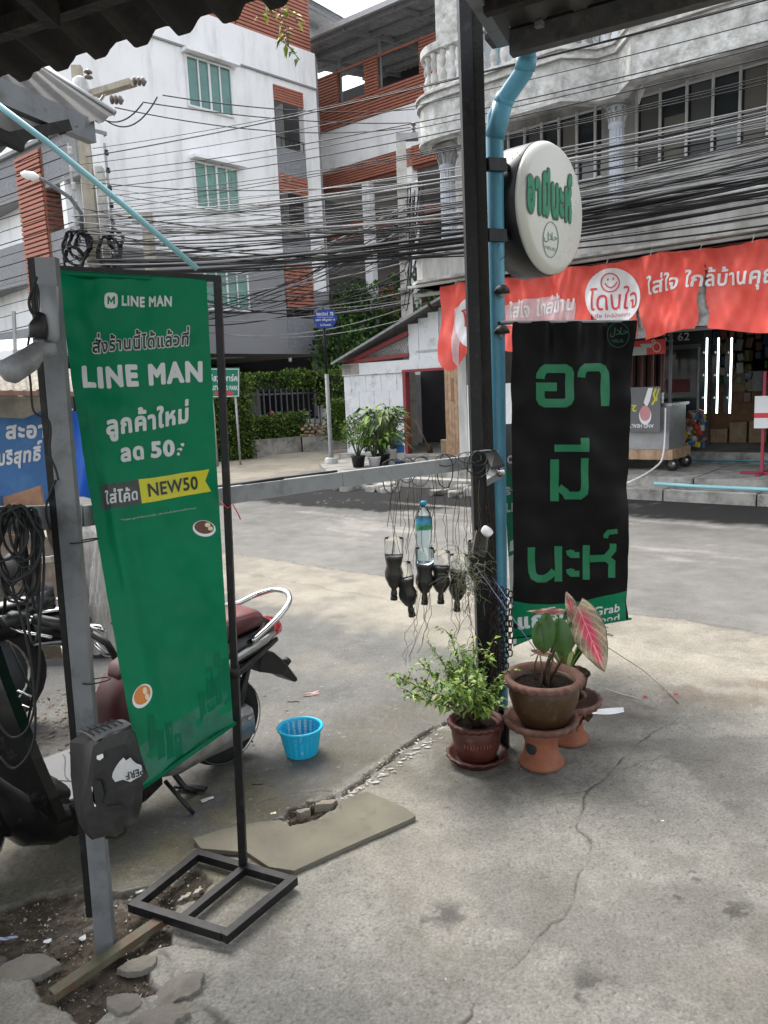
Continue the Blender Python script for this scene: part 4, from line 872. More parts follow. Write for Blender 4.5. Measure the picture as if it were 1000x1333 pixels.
# striped bollard, park sign, blue street sign
def bollard():
    p = G(358, 590); T = thing('bollard', 'short maroon and white striped bollard with light blue foot by the planter', 'bollard', p)
    f = FR(p, (1, 0)); z = 0
    MB(f).box(-.10,.10,-.1,.1,0,.2).build('foot', K['sky_blue'], T)
    MB(f).lathe([(.055,.2),(.055,.42)],n=12).build('band', K['bollard_r'], T); MB(f).lathe([(.055,.42),(.055,.66)],n=12).build('band', K['white'], T)
    MB(f).lathe([(.055,.66),(.055,.84)],n=12).build('band', K['bollard_r'], T); MB(f).lathe([(.055,.84),(.055,.98)],n=12).build('band', K['white'], T); MB(f).lathe([(.06,.98),(.065,1.05),(.05,1.1),(.02,1.13),(.0,1.135)],n=12).build('cap', K['bollard_r'], T)
bollard()
def frame_surface(a, b, c):
    """planar surface from bottom-left a, bottom-right b, top-left c"""
    a, b, c = map(Vector, (a, b, c)); nn = (b-a).cross(c-a).normalized()
    if nn.dot(cC - a) < 0: nn = -nn
    return lambda s, t, l=0: a + (b-a)*s + (c-a)*t + nn*l
def park_sign():
    a, b, c = D(270, 518, 17), D(312, 517, 17.2), D(270, 479, 17)
    T = thing('park_sign', 'green residence sign on a post in front of the tall hedge', 'sign', (a.x+.35, a.y+.1, 0))
    S = frame_surface(a, b, c)
    MB().add([S(0,0,0),S(1,0,0),S(1,1,0),S(0,1,0),S(0,0,-.04),S(1,0,-.04),S(1,1,-.04),S(0,1,-.04)],[(0,1,2,3),(7,6,5,4),(0,4,5,1),(1,5,6,2),(2,6,7,3),(3,7,4,0)]).build('board', K['park_green'], T)
    MB().tube([(a.x+.1,a.y+.06,0),(a.x+.1,a.y+.06,a.z)],.025,8).build('post', K['galv'], T); MB().tube([(b.x-.1,b.y+.06,0),(b.x-.1,b.y+.06,b.z)],.025,8).build('post', K['galv'], T)
    shape_on(S, [([(271,517),(311,516),(311,480),(271,480)],[[(272,516),(310,515),(310,481),(272,481)]])], K['white'], T, 'border')
    print_on(S, 'อีสวูดพาร์ค', ((273,499),(309,499),(273,487)), K['white'], T, .03)
    print_on(S, 'EASTWOOD PARK', ((272.5,508),(309.5,508),(272.5,502)), K['white'], T, .03)
    shape_on(S, [([(279,514),(303,514),(305,511),(301,510),(281,510)],[])], K['print_red'], T, 'arrow_band')
park_sign()
def street_sign():
    p = G(432, 611.5); T = thing('street_name_sign', 'blue six sided street name sign on a tall grey pole at the lane mouth', 'street sign', p)
    MB(FR(p, (1,0))).lathe([(.13,0),(.13,.22),(.10,.25)], n=16).build('footing', K['shop_lime'], T)
    MB(FR(p, (1,0))).lathe([(.055,.25),(.05,.32),(.043,.36),(.040,1.9)], n=12).build('pole', K['bar_grey'], T)
    MB(FR(p, (1,0))).lathe([(.03,1.9),(.03,3.05)], n=10).build('upper_pole', K['black_steel'], T)
    MB(FR(p, (1,0))).lathe([(.02,3.05),(.035,3.09),(.0,3.2)], n=10).build('finial', K['black_steel'], T)
    dd = p.y-.06; S = frame_surface(D(408,427,dd), D(440,425,dd+.05), D(408,403,dd))
    hexa = [(407.5,415),(414,427),(433,426.5),(440,414.5),(433,403),(414,403.5)]; uv = [solve_uv(S, *q) for q in hexa]
    n = 6; b = MB(); b.add([S(*q,0) for q in uv]+[S(*q,-.03) for q in uv], [tuple(range(n)),tuple(range(n,2*n))[::-1]]+[(i,(i+1)%n,(i+1)%n+n,i+n) for i in range(n)]); b.build('plate', K['street_blue'], T)
    shape_on(S, [(ell(424,415,0,0,3),[])][:0] or [([(412.5,413.2),(434,413),(434,412.6),(412.5,412.8)],[])], K['white'], T, 'rule')
    print_on(S, 'ซอยนวมินทร์', ((412,411),(427,410.7),(412,406)), K['white'], T, .03); print_on(S, '70', ((429.5,411),(434,411),(429.5,406)), K['white'], T, .03)
    print_on(S, 'แยก ศรีบูรพา 4', ((411,419),(436,418.5),(411,414.5)), K['white'], T, .02); print_on(S, 'Soi Nawamin', ((417,424.5),(431,424),(417,421.5)), K['white'], T, .01)
street_sign()

# ------------------------------------------------------------------ painted block shed at the end of the shop
def su(px, py, n):
    q = VP(px, py, O_ + N_*n, N_) - O_; return q.dot(U_), q.z
def shed():
    n = 3.7; f = SHOP; T = thing('shed', 'small white painted block shed with open doorway and maroon framed lean-to roof', 'shed', S3(-5.5, n, 0), R(-39))
    g0 = .12; P_ = lambda x, y: su(x, y, n)
    uL = P_(451, 560)[0]; uD0 = P_(532, 560)[0]; uD1 = P_(584, 560)[0]; zT = P_(490, 487)[1]; zD = P_(550, 480)[1]; zB = P_(540, 470)[1]; uR = -3.0
    bm_ = M('painted_block', (.72,.74,.78), .75, var=.05, vs=3, dirt=(.36,.35,.33), damt=.35, ds=4, bump=.3, bs=30)
    MB(f).box(uL, uD0-.08, n+.012, n+.18, g0, zT-.005).build('wall', bm_, T)
    rows = 5; h = (zT-g0-.02)/rows; rnd = random.Random(2)
    for r_ in range(rows):
        x = uL + (.0 if r_ % 2 else -.22)
        while x < uD0-.1:
            a = max(x, uL); b = min(x+.43, uD0-.09)
            if b-a > .05: pbox('block', T, bm_, f, a+.002, b-.002, n+rnd.uniform(-.0015,.0015), n+.03, g0+r_*h+.002, g0+(r_+1)*h-.002, bevel=.006)
            x += .44
    MB(f).box(uL-.02, uD1+.25, n-.03, n+.15, zT, zT+.26).build('lintel_beam', bm_, T)
    MB(f).box(uL-.021, uL+.5, n-.034, n-.031, zT+.02, zT+.25).build('bare_render_patch', K['concrete'], T)
    m1 = K['maroon_paint']
    pbox('door_jamb', T, m1, f, uD0-.08, uD0, n-.05, n+.1, g0, zD); pbox('door_head', T, m1, f, uD0-.08, uD1+.25, n-.06, n+.1, zD+.0, zT-.003)
    # corrugated metal upper infill, mesh triangle
    zr = P_(583, 388)[1]; ur = P_(583, 388)[0]; ue = P_(447, 470)[0]; ze = P_(447, 470)[1]; um = P_(531, 440)[0]
    def zroof(u): return ze + (zr-ze)*(u-ue)/(ur-ue)
    for k in range(6):
        a = um+.0+k*.26; b = a+.255; pbox('metal_sheet', T, bm_ if k < 3 else K['tin'], f, a, b, n+.02+.012*(k % 2), n+.05+.012*(k % 2), zT+.261, min(zroof(a), 3.4)-.04)
    MB(f).beam((ue+.1,n,zT+.30),(um,n,zT+.36),.06,.07).build('frame_bar', m1, T); MB(f).beam((ue+.1,n,ze-.06+.0),(um,n,zroof(um)-.22),.06,.09).build('frame_bar', m1, T)
    wires = MB(f); k = ue+.3
    for i in range(26):
        a = ue+.35+i*.07; ztop = zroof(a)-.2
        if a > um: break
        for sgn in (1, -1):
            b = a + sgn*(ztop-zT-.3)*.6; b = min(max(b, ue+.3), um); wires.tube([(a,n+.02,ztop),(b,n+.02,zT+.32)],.006,3)
            c = a + sgn*(zroof(a)-zT-.35)*.3; wires.tube([(a,n+.02,zT+.33),(min(max(a+sgn*.5,ue+.4),um),n+.02,min(zT+.33+.8,zroof(min(max(a+sgn*.5,ue+.4),um))-.2))],.006,3)
    tag(wires.build('wire_mesh', K['galv'], T), kind='stuff')
    MB(f).prism([(ue+.9,zT+.33),(um-.02,zT+.33),(um-.02,zroof(um)-.3),(ue+1.0,zT+.6)], n+.08, n+.09).build('canvas', K['white_paint'], T)
    # roof sheet (corrugated) and interior
    MB(f).grid(lambda a, b: (ue-.15+(ur+.5-ue)*a, n-.25+3.2*b, zroof(ue-.15+(ur+.5-ue)*a)+.03+.015*math.sin(b*130)), 4, 120).build('roof_sheet', K['slate'], T)
    MB(f).beam((ue-.15,n-.25,zroof(ue-.15)+.0),(ur+.45,n-.25,zroof(ur+.45)+.0),.03,.05).build('roof_edge', K['bar_grey'], T)
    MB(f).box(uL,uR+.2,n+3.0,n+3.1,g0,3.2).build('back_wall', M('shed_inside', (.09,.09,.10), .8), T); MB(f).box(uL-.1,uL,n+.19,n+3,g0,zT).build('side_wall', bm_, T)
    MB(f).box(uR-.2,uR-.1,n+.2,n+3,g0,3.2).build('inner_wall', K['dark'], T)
    MB(f).box(uL,uR,n-.3,n+3,g0-.1,g0+.03).build('threshold', K['concrete'], T)
    # plank door leaf, folded open at the right
    dr = MB(f).box(uD1, uD1+.02, n-.0, n+.02, g0, zD).build('door', K['wood2'], T)
    dd = 7; w_ = .62/dd; g = FR(f @ Vector((uD1+.0, n-.10, 0)), (U_*.98 + N_*-.18))
    for k in range(dd): 
        zc = g0+.03; 
        if k == 2: pbox('plank', dr, K['wood'], g, k*w_+.003, (k+1)*w_-.003, 0, .03, zc, zD-.7); pbox('plank', dr, K['wood2'], g, k*w_+.003, (k+1)*w_-.003, 0, .03, zD-.69, zD-.25); pbox('plank', dr, K['wood'], g, k*w_+.003, (k+1)*w_-.003, 0, .03, zD-.24, zD-.02)
        else: pbox('plank', dr, K['wood'] if k != 5 else M('plank_tan', (.36,.22,.13), .75, var=.3, dirt=(.15,.09,.05), damt=.4, ds=10, streak=True), g, k*w_+.003, (k+1)*w_-.003, 0, .03, zc, zD-.02)
    pbox('door_post', T, K['galv'], f, uD1+.72, uD1+.78, n-.2, n-.12, g0, zD)
    return n, g0, uL, uD0, uD1
n_, g0_, uL_, uD0_, uD1_ = shed()
# things in the shed doorway
def lathe_thing(name, label, cat, pos, prof, mt, group=None, n=16):
    o = MB().lathe(prof, pos, n).build(name, mt, origin=pos); return tag(o, label, cat, group)
pf = S3(uD1_-.22, n_+.9, g0_+.03)
fanT = thing('fan', 'small white standing fan just inside the shed doorway', 'fan', pf)
MB().lathe([(.16,0),(.16,.02),(.02,.04),(.015,.5)], pf, 14).build('stand', K['white'], fanT)
cfr = pf + Vector((0,-.08,.72)); ax = Vector((-.2,-1,.0))
MB().lathe([(.02,.06),(.06,.05),(.07,-.1),(.02,-.14)], cfr, 12, axis=ax).build('motor', K['blank_grey'], fanT)
gm = MB(); q3 = ax.to_track_quat('Z','Y').to_matrix()
for rr in (.05,.1,.15,.19): gm.tube([cfr + q3 @ Vector((math.cos(a)*rr, math.sin(a)*rr, .09-.3*rr*rr)) for a in [i*math.pi/9 for i in range(18)]], .004, 4, closed=True)
for i in range(16): a = i*math.pi/8; gm.tube([cfr + q3 @ Vector((math.cos(a)*r_, math.sin(a)*r_, .09-.3*r_*r_)) for r_ in (.02,.1,.19)], .003, 4)
gm.build('guard', K['white'], fanT)
bl = MB()
for i in range(4):
    a = i*math.pi/2; bl.add([cfr+q3@Vector((.02*math.cos(a),.02*math.sin(a),.05)), cfr+q3@Vector((.15*math.cos(a-.3),.15*math.sin(a-.3),.03)), cfr+q3@Vector((.16*math.cos(a+.4),.16*math.sin(a+.4),.07)), cfr+q3@Vector((.08*math.cos(a+.7),.08*math.sin(a+.7),.07))],[(0,1,2,3)])
bl.build('blade', K['sky_blue'], fanT)
bx = S3(uD1_-.2, n_+.35, g0_+.03); t = thing('cardboard_box', 'pale cardboard box on the shed threshold below the fan', 'box', bx); fb = FR(bx, U_)
MB(fb).box(-.16,.16,-.12,.12,0,.28).build('carton', K['stone'], t); MB(fb).box(-.17,-.005,-.12,.12,.281,.29).build('flap', K['cream'], t); MB(fb).box(.005,.17,-.12,.12,.281,.29).build('flap', K['cream'], t)
bm2 = S3(uD0_+.25, n_+.25, g0_+.03); t = thing('broom', 'thin stick broom leaning inside the shed door frame', 'broom', bm2)
MB().tube([bm2+Vector((.1,0,.05)), bm2+Vector((-.2,.05,.75))],.012,6).build('stick', K['wood2'], t); MB().lathe([(.07,0),(.05,.15),(.015,.2)], bm2+Vector((.1,0,0)),10).build('bristles', K['stem'], t)

# potted plants by the shed wall, water cooler bottle, pail
def bush_in_pot(label, pos, r, h, mts, n, pot_mt, L, seed, potlabel, spread=1., pr=.13, ph=.22, style='bush', zoff=0):
    T = thing('potted_plant', label, 'plant', pos); rnd = random.Random(seed)
    MB().lathe([(pr*.75,zoff),(pr,zoff+ph),(pr*1.08,zoff+ph+.005),(pr*1.08,zoff+ph+.025),(pr*.95,zoff+ph+.025),(pr*.9,zoff+ph-.03),(0,zoff+ph-.03)], pos, 18).build('pot', pot_mt, T)
    p = Vector(pos); pts = []; sm2 = MB(); base = p + Vector((0,0,zoff+ph-.03))
    if style == 'bush':
        for i in range(14):
            a = rnd.uniform(0, 6.28); e = base + Vector((math.cos(a)*r*rnd.uniform(.3,1), math.sin(a)*r*rnd.uniform(.3,1), h*rnd.uniform(.5,1))); mid = (base+e)/2 + Vector((0,0,h*.1)); sm2.tube([base, mid, e], [.012,.008,.004], 5)
        while len(pts) < n:
            a = rnd.uniform(0, 6.28); b = math.acos(rnd.uniform(-.8, 1)); k = rnd.uniform(.4, 1)**.5; q = Vector((math.sin(b)*math.cos(a)*r*k, math.sin(b)*math.sin(a)*r*k, h*.6 + math.cos(b)*h*.5*k))
            if noise.noise(q*5+Vector((seed,0,0))) > -.18: pts.append((base+q, q.normalized()))
        leaf_cloud('foliage', mts, T, pts, L, L*.4, seed)
    else:
        lm = [MB() for _ in mts]
        for i in range(n):
            a = rnd.uniform(0, 6.28); rr = r*rnd.uniform(.15, .75); z = h*rnd.uniform(.25, .95); q = base + Vector((math.cos(a)*rr, math.sin(a)*rr, z)); sm2.tube([base, base+Vector((math.cos(a)*rr*.3, math.sin(a)*rr*.3, z*.6)), q], .006, 4)
            lm[rnd.randrange(len(mts))].leaf(q, Vector((math.cos(a), math.sin(a), rnd.uniform(-.2,.5))), Vector((0,0,1)), L*rnd.uniform(.7,1.1), L*.3, .18, .35)
        for b_, m_ in zip(lm, mts): b_.build('foliage', m_, T)
    sm2.build('stems', K['stem_green'], T); return T
GP = lambda px, py, z=.12: G(px, py, z)
bush_in_pot('feathery light green shrub in the leftmost pot by the shed', GP(467,609), .30, .75, [K['leaf'],K['leaf_light']], 900, K['plastic_black'], .07, 11, '', pr=.13, ph=.2)
bush_in_pot('broad leaved green plant, the largest of the pot plants by the shed', GP(497,606), .52, .95, [K['leaf'],K['leaf_light'],K['leaf']], 150, K['plastic_black'], .34, 12, '', pr=.17, ph=.2, style='broad')
bush_in_pot('dense small leaved plant in a white pot beside the broad leaved one', GP(488,607.5), .26, .55, [K['leaf'],K['leaf_dark']], 700, K['white'], .06, 13, '', pr=.12, ph=.17)
bush_in_pot('leafy plant in a white pot next to the water container by the shed door', GP(502,604.5), .30, .8, [K['leaf'],K['leaf_light']], 60, K['white'], .26, 14, '', pr=.11, ph=.2, style='broad')
bush_in_pot('tall dark leaved plant standing against the white shed wall', GP(512,600,.12), .35, 1.0, [K['leaf_dark'],K['leaf']], 70, K['plastic_black'], .28, 15, '', pr=.14, ph=.2, style='broad')
q = GP(518,603); t = thing('water_container', 'blue and white water container with a clear tub on top beside the pots', 'container', q)
MB().lathe([(.12,0),(.14,.02),(.14,.34),(.1,.36)], q, 16).build('body', M('container_blue', (.03,.17,.5), .4), t); MB().lathe([(.141,.05),(.143,.06),(.143,.2),(.141,.21)], q, 16).build('label_band', K['white'], t)
MB().lathe([(.1,.361),(.12,.37),(.13,.55),(.14,.56),(.14,.6),(.0,.61)], q, 16).build('tub', M('frosted_blue', (.35,.55,.6), .3), t)
q = GP(509,605); lathe_thing('pail', 'small white plastic pail between the white pots and the water container', 'pail', q, [(.1,0),(.12,.28),(.13,.28),(.13,.3),(.11,.3),(.1,.02),(0,.02)], K['white'])

# ------------------------------------------------------------------ utility poles and overhead lines
def sag(a, b, s, n=22):
    a, b = Vector(a), Vector(b); return [a.lerp(b, i/n) - Vector((0,0,s*4*(i/n)*(1-i/n))) for i in range(n+1)]
P1 = D(121, 300, 14.5); P3 = D(526, 300, 19.0); P2 = D(193, 300, 21)
def insulator(T, p, ax, n=3, r=.075):
    for k in range(n): MB().lathe([(.02,0),(r,.02),(r*.9,.045),(.03,.06),(.02,.08)], Vector(p)+Vector(ax)*(k*.085), 12, axis=ax).build('insulator', M('brown_porcelain', (.16,.13,.12), .3), T)
def pole1():
    T = thing('utility_pole', 'square concrete utility pole with crossarm and brown insulators nearest the white block', 'utility pole', (P1.x, P1.y, 0))
    f = FR((P1.x, P1.y, 0), (1, .1)); zt = D(110, 86, 14.5).z
    MB(f).add([(-.14,-.11,0),(.14,-.11,0),(.14,.11,0),(-.14,.11,0),(-.085,-.07,zt),(.085,-.07,zt),(.085,.07,zt),(-.085,.07,zt)],[(0,3,2,1),(4,5,6,7),(0,1,5,4),(1,2,6,5),(2,3,7,6),(3,0,4,7)]).build('shaft', K['pole'], T)
    MB(f).box(.16,.29,-.1,.1,0,zt-1.7).build('stay_post', K['pole_pale'], T)
    za = D(150, 128, 14.5).z
    for y0, dz in ((-.32,.0),(.2,.18)): MB(f).beam((.25,y0,za-.02+dz),(1.0,y0-.2,za+.10+dz),.085,.10).build('crossarm', K['pole'], T)
    MB(f).tube([(.0,-.1,za-.5),(.5,-.3,za-.02)],.025,6).build('brace', K['galv'], T)
    e = f @ Vector((1.05,-.55,za+.10)); insulator(T, e, (.9,-.1,-.12)); insulator(T, f @ Vector((.62,-.45,za-.16)), (.9,-.1,-.12)); insulator(T, f @ Vector((.3,-.5,za+.15)), (0,0,1), 2)
    MB(f).lathe([(.04,0),(.13,.03),(.15,.2),(.13,.4),(.05,.45)], (.12,-.35,za-.2), 12).build('fuse_unit', K['blank_grey'], T)
    for k in range(7): 
        z = 5.9-k*.3; MB(f).lathe([(.04,0),(.045,.05),(.03,.07),(.045,.09),(.04,.14)], (-.22,-.15,z), 8).build('spool', K['pole_pale'], T)
        MB(f).lathe([(.035,0),(.04,.05),(.02,.06),(.04,.08)], (.40,-.13,z), 8).build('spool', K['cable'], T)
    MB(f).beam((-.24,-.16,3.9),(-.24,-.16,6.1),.04,.03).build('bracket', K['galv'], T); MB(f).beam((.38,-.13,3.9),(.38,-.13,6.1),.04,.03).build('bracket', K['galv'], T)
    # lamp arm
    h0 = D(106,278,14.3); h1 = D(92,258,14.1); h2 = D(60,236,13.8); h3 = D(50,231,13.7); h4 = D(27,226,13.5)
    L_ = thing('street_lamp', 'street lamp head on a curved arm reaching left from the nearest pole', 'street lamp', h0)
    MB().tube([D(107,300,14.35),h0,h1,h2,h3],[.04,.04,.038,.035,.03],8).build('arm', K['post_grey'], L_); MB().tube([h3,h3.lerp(h4,.3),h3.lerp(h4,.8),h4],[.04,.075,.06,.02],10).build('lamp_head', K['white_paint'], L_)
    for k,(x,y,r_) in enumerate([(97,322,16),(102,318,13),(141,328,14),(108,315,10),(95,338,12),(150,312,9)]):
        c = D(x,y,14.1); pts = [c + Vector((math.cos(a)*r_/985*14, .05*math.sin(3*a), math.sin(a)*1.3*r_/985*14)) for a in [i*math.pi/12 for i in range(24)]]
        mb = MB()
        for j in range(4): mb.tube([q+Vector((random.uniform(-.02,.02),j*.03,random.uniform(-.03,.03))) for q in pts],.014,5,closed=True)
        tag(mb.build('cable_coil', K['cable']), 'ring of slack black cable hung on the nearest pole, %s' % ['large upper left ring','inner left ring','large right ring','small centre ring','lowest left ring','small upper right ring'][k], 'cable coil')
pole1()
def small_pole(P, top_px, dep, r, label, mt):
    zt = D(*top_px, dep).z; T = thing('utility_pole', label, 'utility pole', (P.x, P.y, 0)); f = FR((P.x,P.y,0),(1,0))
    MB(f).add([(-r,-r*.8,0),(r,-r*.8,0),(r,r*.8,0),(-r,r*.8,0),(-r*.75,-r*.6,zt),(r*.75,-r*.6,zt),(r*.75,r*.6,zt),(-r*.75,r*.6,zt)],[(0,3,2,1),(4,5,6,7),(0,1,5,4),(1,2,6,5),(2,3,7,6),(3,0,4,7)]).build('shaft', mt, T)
    return T, zt, f
T3, z3, f3 = small_pole(P3, (521,176), 19, .15, 'pale slim concrete pole rising in front of the dark wing', K['pole_pale'])
MB(f3).box(-.1,.42,-.1,.1,z3-.12,z3+.02).build('crossarm', K['galv'], T3); insulator(T3, f3 @ Vector((.32,0,z3+.02)), (0,0,1), 3, .06)
for z in (3.2,3.9,4.6,5.4,6.2): MB(f3).box(-.2,.2,-.2,-.13,z,z+.05).build('bracket', K['galv'], T3); MB(f3).tube([(.1,-.2,z),(.35,-.3,z+.15)],.02,5).build('brace', K['white'], T3)
T2, z2, f2 = small_pole(P2, (190,277), 21, .17, 'short brown concrete pole further down the road behind the banner top', K['pole'])
MB(f2).box(-.35,.2,-.2,-.14,z2-.3,z2-.2).build('bracket', K['galv'], T2)
q = D(112,300,17); T4, z4, f4 = small_pole(D(563,450,24), (562,415), 24, .12, 'little grey pole with two white lamps above the shed roof', K['galv'])
MB().lathe([(0,0),(.1,.05),(.12,.15),(.05,.25)], f4@Vector((-.3,-.1,z4-.8)), 10).build('lamp', K['white'], T4); MB().lathe([(0,0),(.1,.05),(.12,.15),(.05,.25)], f4@Vector((.3,-.1,z4-.7)), 10).build('lamp', K['white'], T4)
def line(a, b, s, r, label, group=None, mt='cable', n=22, cont=True):
    o = MB().tube(sag(a, b, s, n), r, 5, cap=False).build('overhead_cable', K[mt], origin=a); return tag(o, label, 'cable', group)
# three high wires to the slim pole
i1 = D(212,124,14.2); i2 = D(186,133,14.3)
line(i1, D(540,142,19), .15, .011, 'highest of the three wires leaving the brown insulators'); line(i2, D(536,160,19), .12, .011, 'middle wire of the three running from the insulators to the slim pole'); line(D(150,140,14.5), D(534,166,19), .25, .011, 'lowest of the three wires running from the insulators to the slim pole')
line(D(205,126,14.2), D(140,158,14.5), .25, .012, 'short black jumper wire looping below the brown insulators'); line(D(186,134,14.2), D(125,150,14.5), .2, .012, 'second short jumper wire looping below the brown insulators', )
rnd = random.Random(21)
def far_r(z, n): return S3(5.5, n, z)
# well separated single lines
for k in range(17):
    zl = 6.0 - k*.135; zr = 5.05 - k*.105 + rnd.uniform(-.04,.04)
    a = Vector((P1.x-.22+rnd.uniform(0,.6), P1.y-.15, zl)); b = far_r(zr + .18, -.25+rnd.uniform(-.1,.1))
    line(a, b, rnd.uniform(.15,.4), rnd.choice((.006,.008,.01)), 'thin black line strung above the shop front, one of the spaced upper wires', 'spaced upper wires across the street')
for k in range(50):
    zl = 4.5 + rnd.gauss(0,.42); zr = 3.86 + rnd.uniform(-.62,.5)
    a = Vector((P1.x-.3+rnd.uniform(0,.7), P1.y-.2, zl)); b = far_r(zr, -.3+rnd.uniform(-.2,.3))
    line(a, b, rnd.uniform(.3,.8), rnd.choice((.004,.006,.008,.011)), 'black cable in the dense sagging bundle in front of the upper shop wall', 'dense sagging cable bundle', 'cable' if k % 2 else 'cable_grey')  # every other cable grey: sheen of reflective wires put into the colour
for k in range(9):   # thick core of the bundle
    a = Vector((P1.x-.1+rnd.uniform(0,.3), P1.y-.2, 3.98+rnd.uniform(-.12,.12))); b = far_r(3.6+rnd.uniform(-.25,.3), -.3+rnd.uniform(-.08,.1))
    line(a, b, .5+rnd.uniform(-.05,.05), .015, 'thick black cable in the heavy core of the sagging bundle', 'heavy core of the cable bundle')
for k in range(14):   # lines going off to the left edge
    a = Vector((P1.x-.25, P1.y-.15, 6.1-k*.22+rnd.uniform(-.06,.06))); b = Vector((-16, 17.5, 5.3-k*.2+rnd.uniform(-.1,.1)))
    line(a, b, .3, rnd.choice((.007,.01)), 'thin line running from the nearest pole out past the left building', 'lines running off past the left building', n=12)
for k in range(30):   # criss-cross behind, to the slim and short poles
    a = Vector((P2.x+rnd.uniform(-.2,.2), P2.y, 3.4+rnd.uniform(0,1.4))); b = Vector((P3.x+rnd.uniform(-.1,.1), P3.y-.2, 3.2+rnd.uniform(0,2.6)))
    line(a, b, rnd.uniform(.1,.7), rnd.choice((.008,.012,.016)), 'tangled cable between the short brown pole and the slim pale pole', 'tangled cables between the two rear poles', 'cable' if k % 3 else 'cable_grey', n=14)
for k in range(22):
    a = Vector((P3.x+rnd.uniform(-.1,.1), P3.y-.2, 3.4+rnd.uniform(0,2.8))); b = S3(-3.9+rnd.uniform(0,.3), .2, 3.5+rnd.uniform(0,1.2))
    line(a, b, rnd.uniform(.1,.5), rnd.choice((.008,.012)), 'slack cable from the slim pale pole to the rounded corner of the shophouse', 'slack cables to the shophouse corner', n=12)
for k in range(14):
    a = Vector((P1.x+.3, P1.y, 3.6+rnd.uniform(0,.9))); b = Vector((P2.x, P2.y-.1, 3.0+rnd.uniform(0,1.6)))
    line(a, b, rnd.uniform(.1,.5), rnd.choice((.008,.014)), 'loose cable from the nearest pole back to the short brown pole', 'loose cables between the two left poles', n=10)
for k, (pts, mt) in enumerate([([(543,270),(548,300),(540,345),(545,372),(562,400),(580,398)],'cable'),([(556,395),(565,405),(575,396)],'cable'),([(585,280),(586,305)],'cable')]):
    tag(MB().tube([D(x,y,13.2) for x,y in pts],.014,6).build('drooping_cable', K[mt]), ['loose black cable drooping down the shophouse corner to the shed roof','short looped cable under the rounded ledge','short stub of cable hanging above the rounded ledge'][k], 'cable')
# white pigeon on the top line
pg = D(833,122,10.6); t = thing('pigeon', 'white pigeon perched on a wire between the column and the right windows', 'bird', pg)
MB().lathe([(0,-.13),(.02,-.12),(.028,-.05),(.05,0),(.055,.05),(.035,.10),(.028,.12),(.032,.145),(.022,.165),(0,.175)], pg, 14, axis=Vector((.15,-.1,1))).build('body', K['pigeon'], t)
MB().lathe([(.008,0),(0,.02)], pg+Vector((.05,-.03,.15)), 6, axis=(1,-.3,-.2)).build('beak', K['stone'], t)

# ------------------------------------------------------------------ trees far behind
def tree(label, pos, h, r, n, seed, mts, trunk=.16):
    T = thing('tree', label, 'tree', pos); p = Vector(pos); rnd = random.Random(seed); mb = MB(); mb.tube([p, p+Vector((.1,0,h*.3)), p+Vector((0,.1,h*.6))],[trunk,trunk*.8,trunk*.5],9)
    cl = []
    for i in range(9):
        a = rnd.uniform(0,6.28); e = p + Vector((math.cos(a)*r*rnd.uniform(.2,.75), math.sin(a)*r*rnd.uniform(.2,.75), h*rnd.uniform(.5,.95))); mb.tube([p+Vector((0,0,h*.35)), (p+e)/2+Vector((0,0,h*.2)), e],[trunk*.5,trunk*.3,.03],6); cl.append((e, r*rnd.uniform(.3,.5)))
    mb.build('trunk', K['stem'], T); pts = []
    while len(pts) < n:
        c, rr = rnd.choice(cl); d = Vector((rnd.gauss(0,1),rnd.gauss(0,1),rnd.gauss(0,1))).normalized(); pts.append((c + d*rr*rnd.uniform(.5,1.05), d))
    leaf_cloud('crown', mts, T, pts, .22, .12, seed); return T
tree('dark leafy tree in the shade below the louvred wing', (-.9, 26.3, 0), 4.6, 2.4, 3500, 31, [K['leaf_dark'],K['leaf']])
tree('tree filling the gap between the white block and the shed roof', (1.4, 27, 0), 5.2, 2.4, 3000, 32, [K['leaf_dark'],K['leaf']])
tree('pale green tree behind the stall roofs at the left edge', (-13.5, 22, 0), 3.6, 2.0, 2500, 33, [K['leaf'],K['leaf_light']])
tag(MB().box(-14, 6, 30.5, 30.7, 0, 3).build('shade_backdrop_wall', K['dark'], origin=(-4,30.6,0)), 'added dark wall closing the bright gap behind the railing', 'wall')  # added near-black wall that darkens the bright gap at ground level
# parked white motorcycle glimpsed through the railing
def far_bike(p, a):
    T = thing('parked_motorcycle', 'white and black motorcycle parked in shade behind the dark railing', 'motorcycle', p); f = FR(p, (math.cos(a), math.sin(a)))
    for x in (-.6,.6): MB(f).tube([(x+.27*math.cos(t), 0, .3+.27*math.sin(t)) for t in [i*math.pi/10 for i in range(20)]],.045,8,closed=True).build('wheel', K['tyre'], T)
    MB(f).tube([(-.8,0,.75),(-.3,0,.72),(.1,0,.65),(.35,0,.45),(.55,0,.8),(.6,0,1.0)],[.06,.14,.12,.09,.12,.04],10).build('body', K['white'], T)
    MB(f).tube([(-.7,0,.85),(-.2,0,.82),(.1,0,.78)],[.08,.1,.06],8).build('seat', K['plastic_black'], T); MB(f).tube([(.5,-.3,1.05),(.58,0,1.0),(.5,.3,1.05)],.015,6).build('handlebar', K['chrome'], T)
for i,(x,y) in enumerate(((-2.6,22.6),(-1.9,23.3),(-3.3,22.0))): 
    far_bike((x,y,0), .8+.2*i)
_ls = ['white motorcycle parked in shade behind the railing, the middle of three','white motorcycle parked nearest the white gate pier behind the railing','white motorcycle parked behind the railing closest to the tall hedge']
for o, l in zip([o for o in bpy.data.objects if o.name.startswith('parked_motorcycle')], _ls): o['label'] = l; o['group'] = 'motorcycles parked behind the railing'

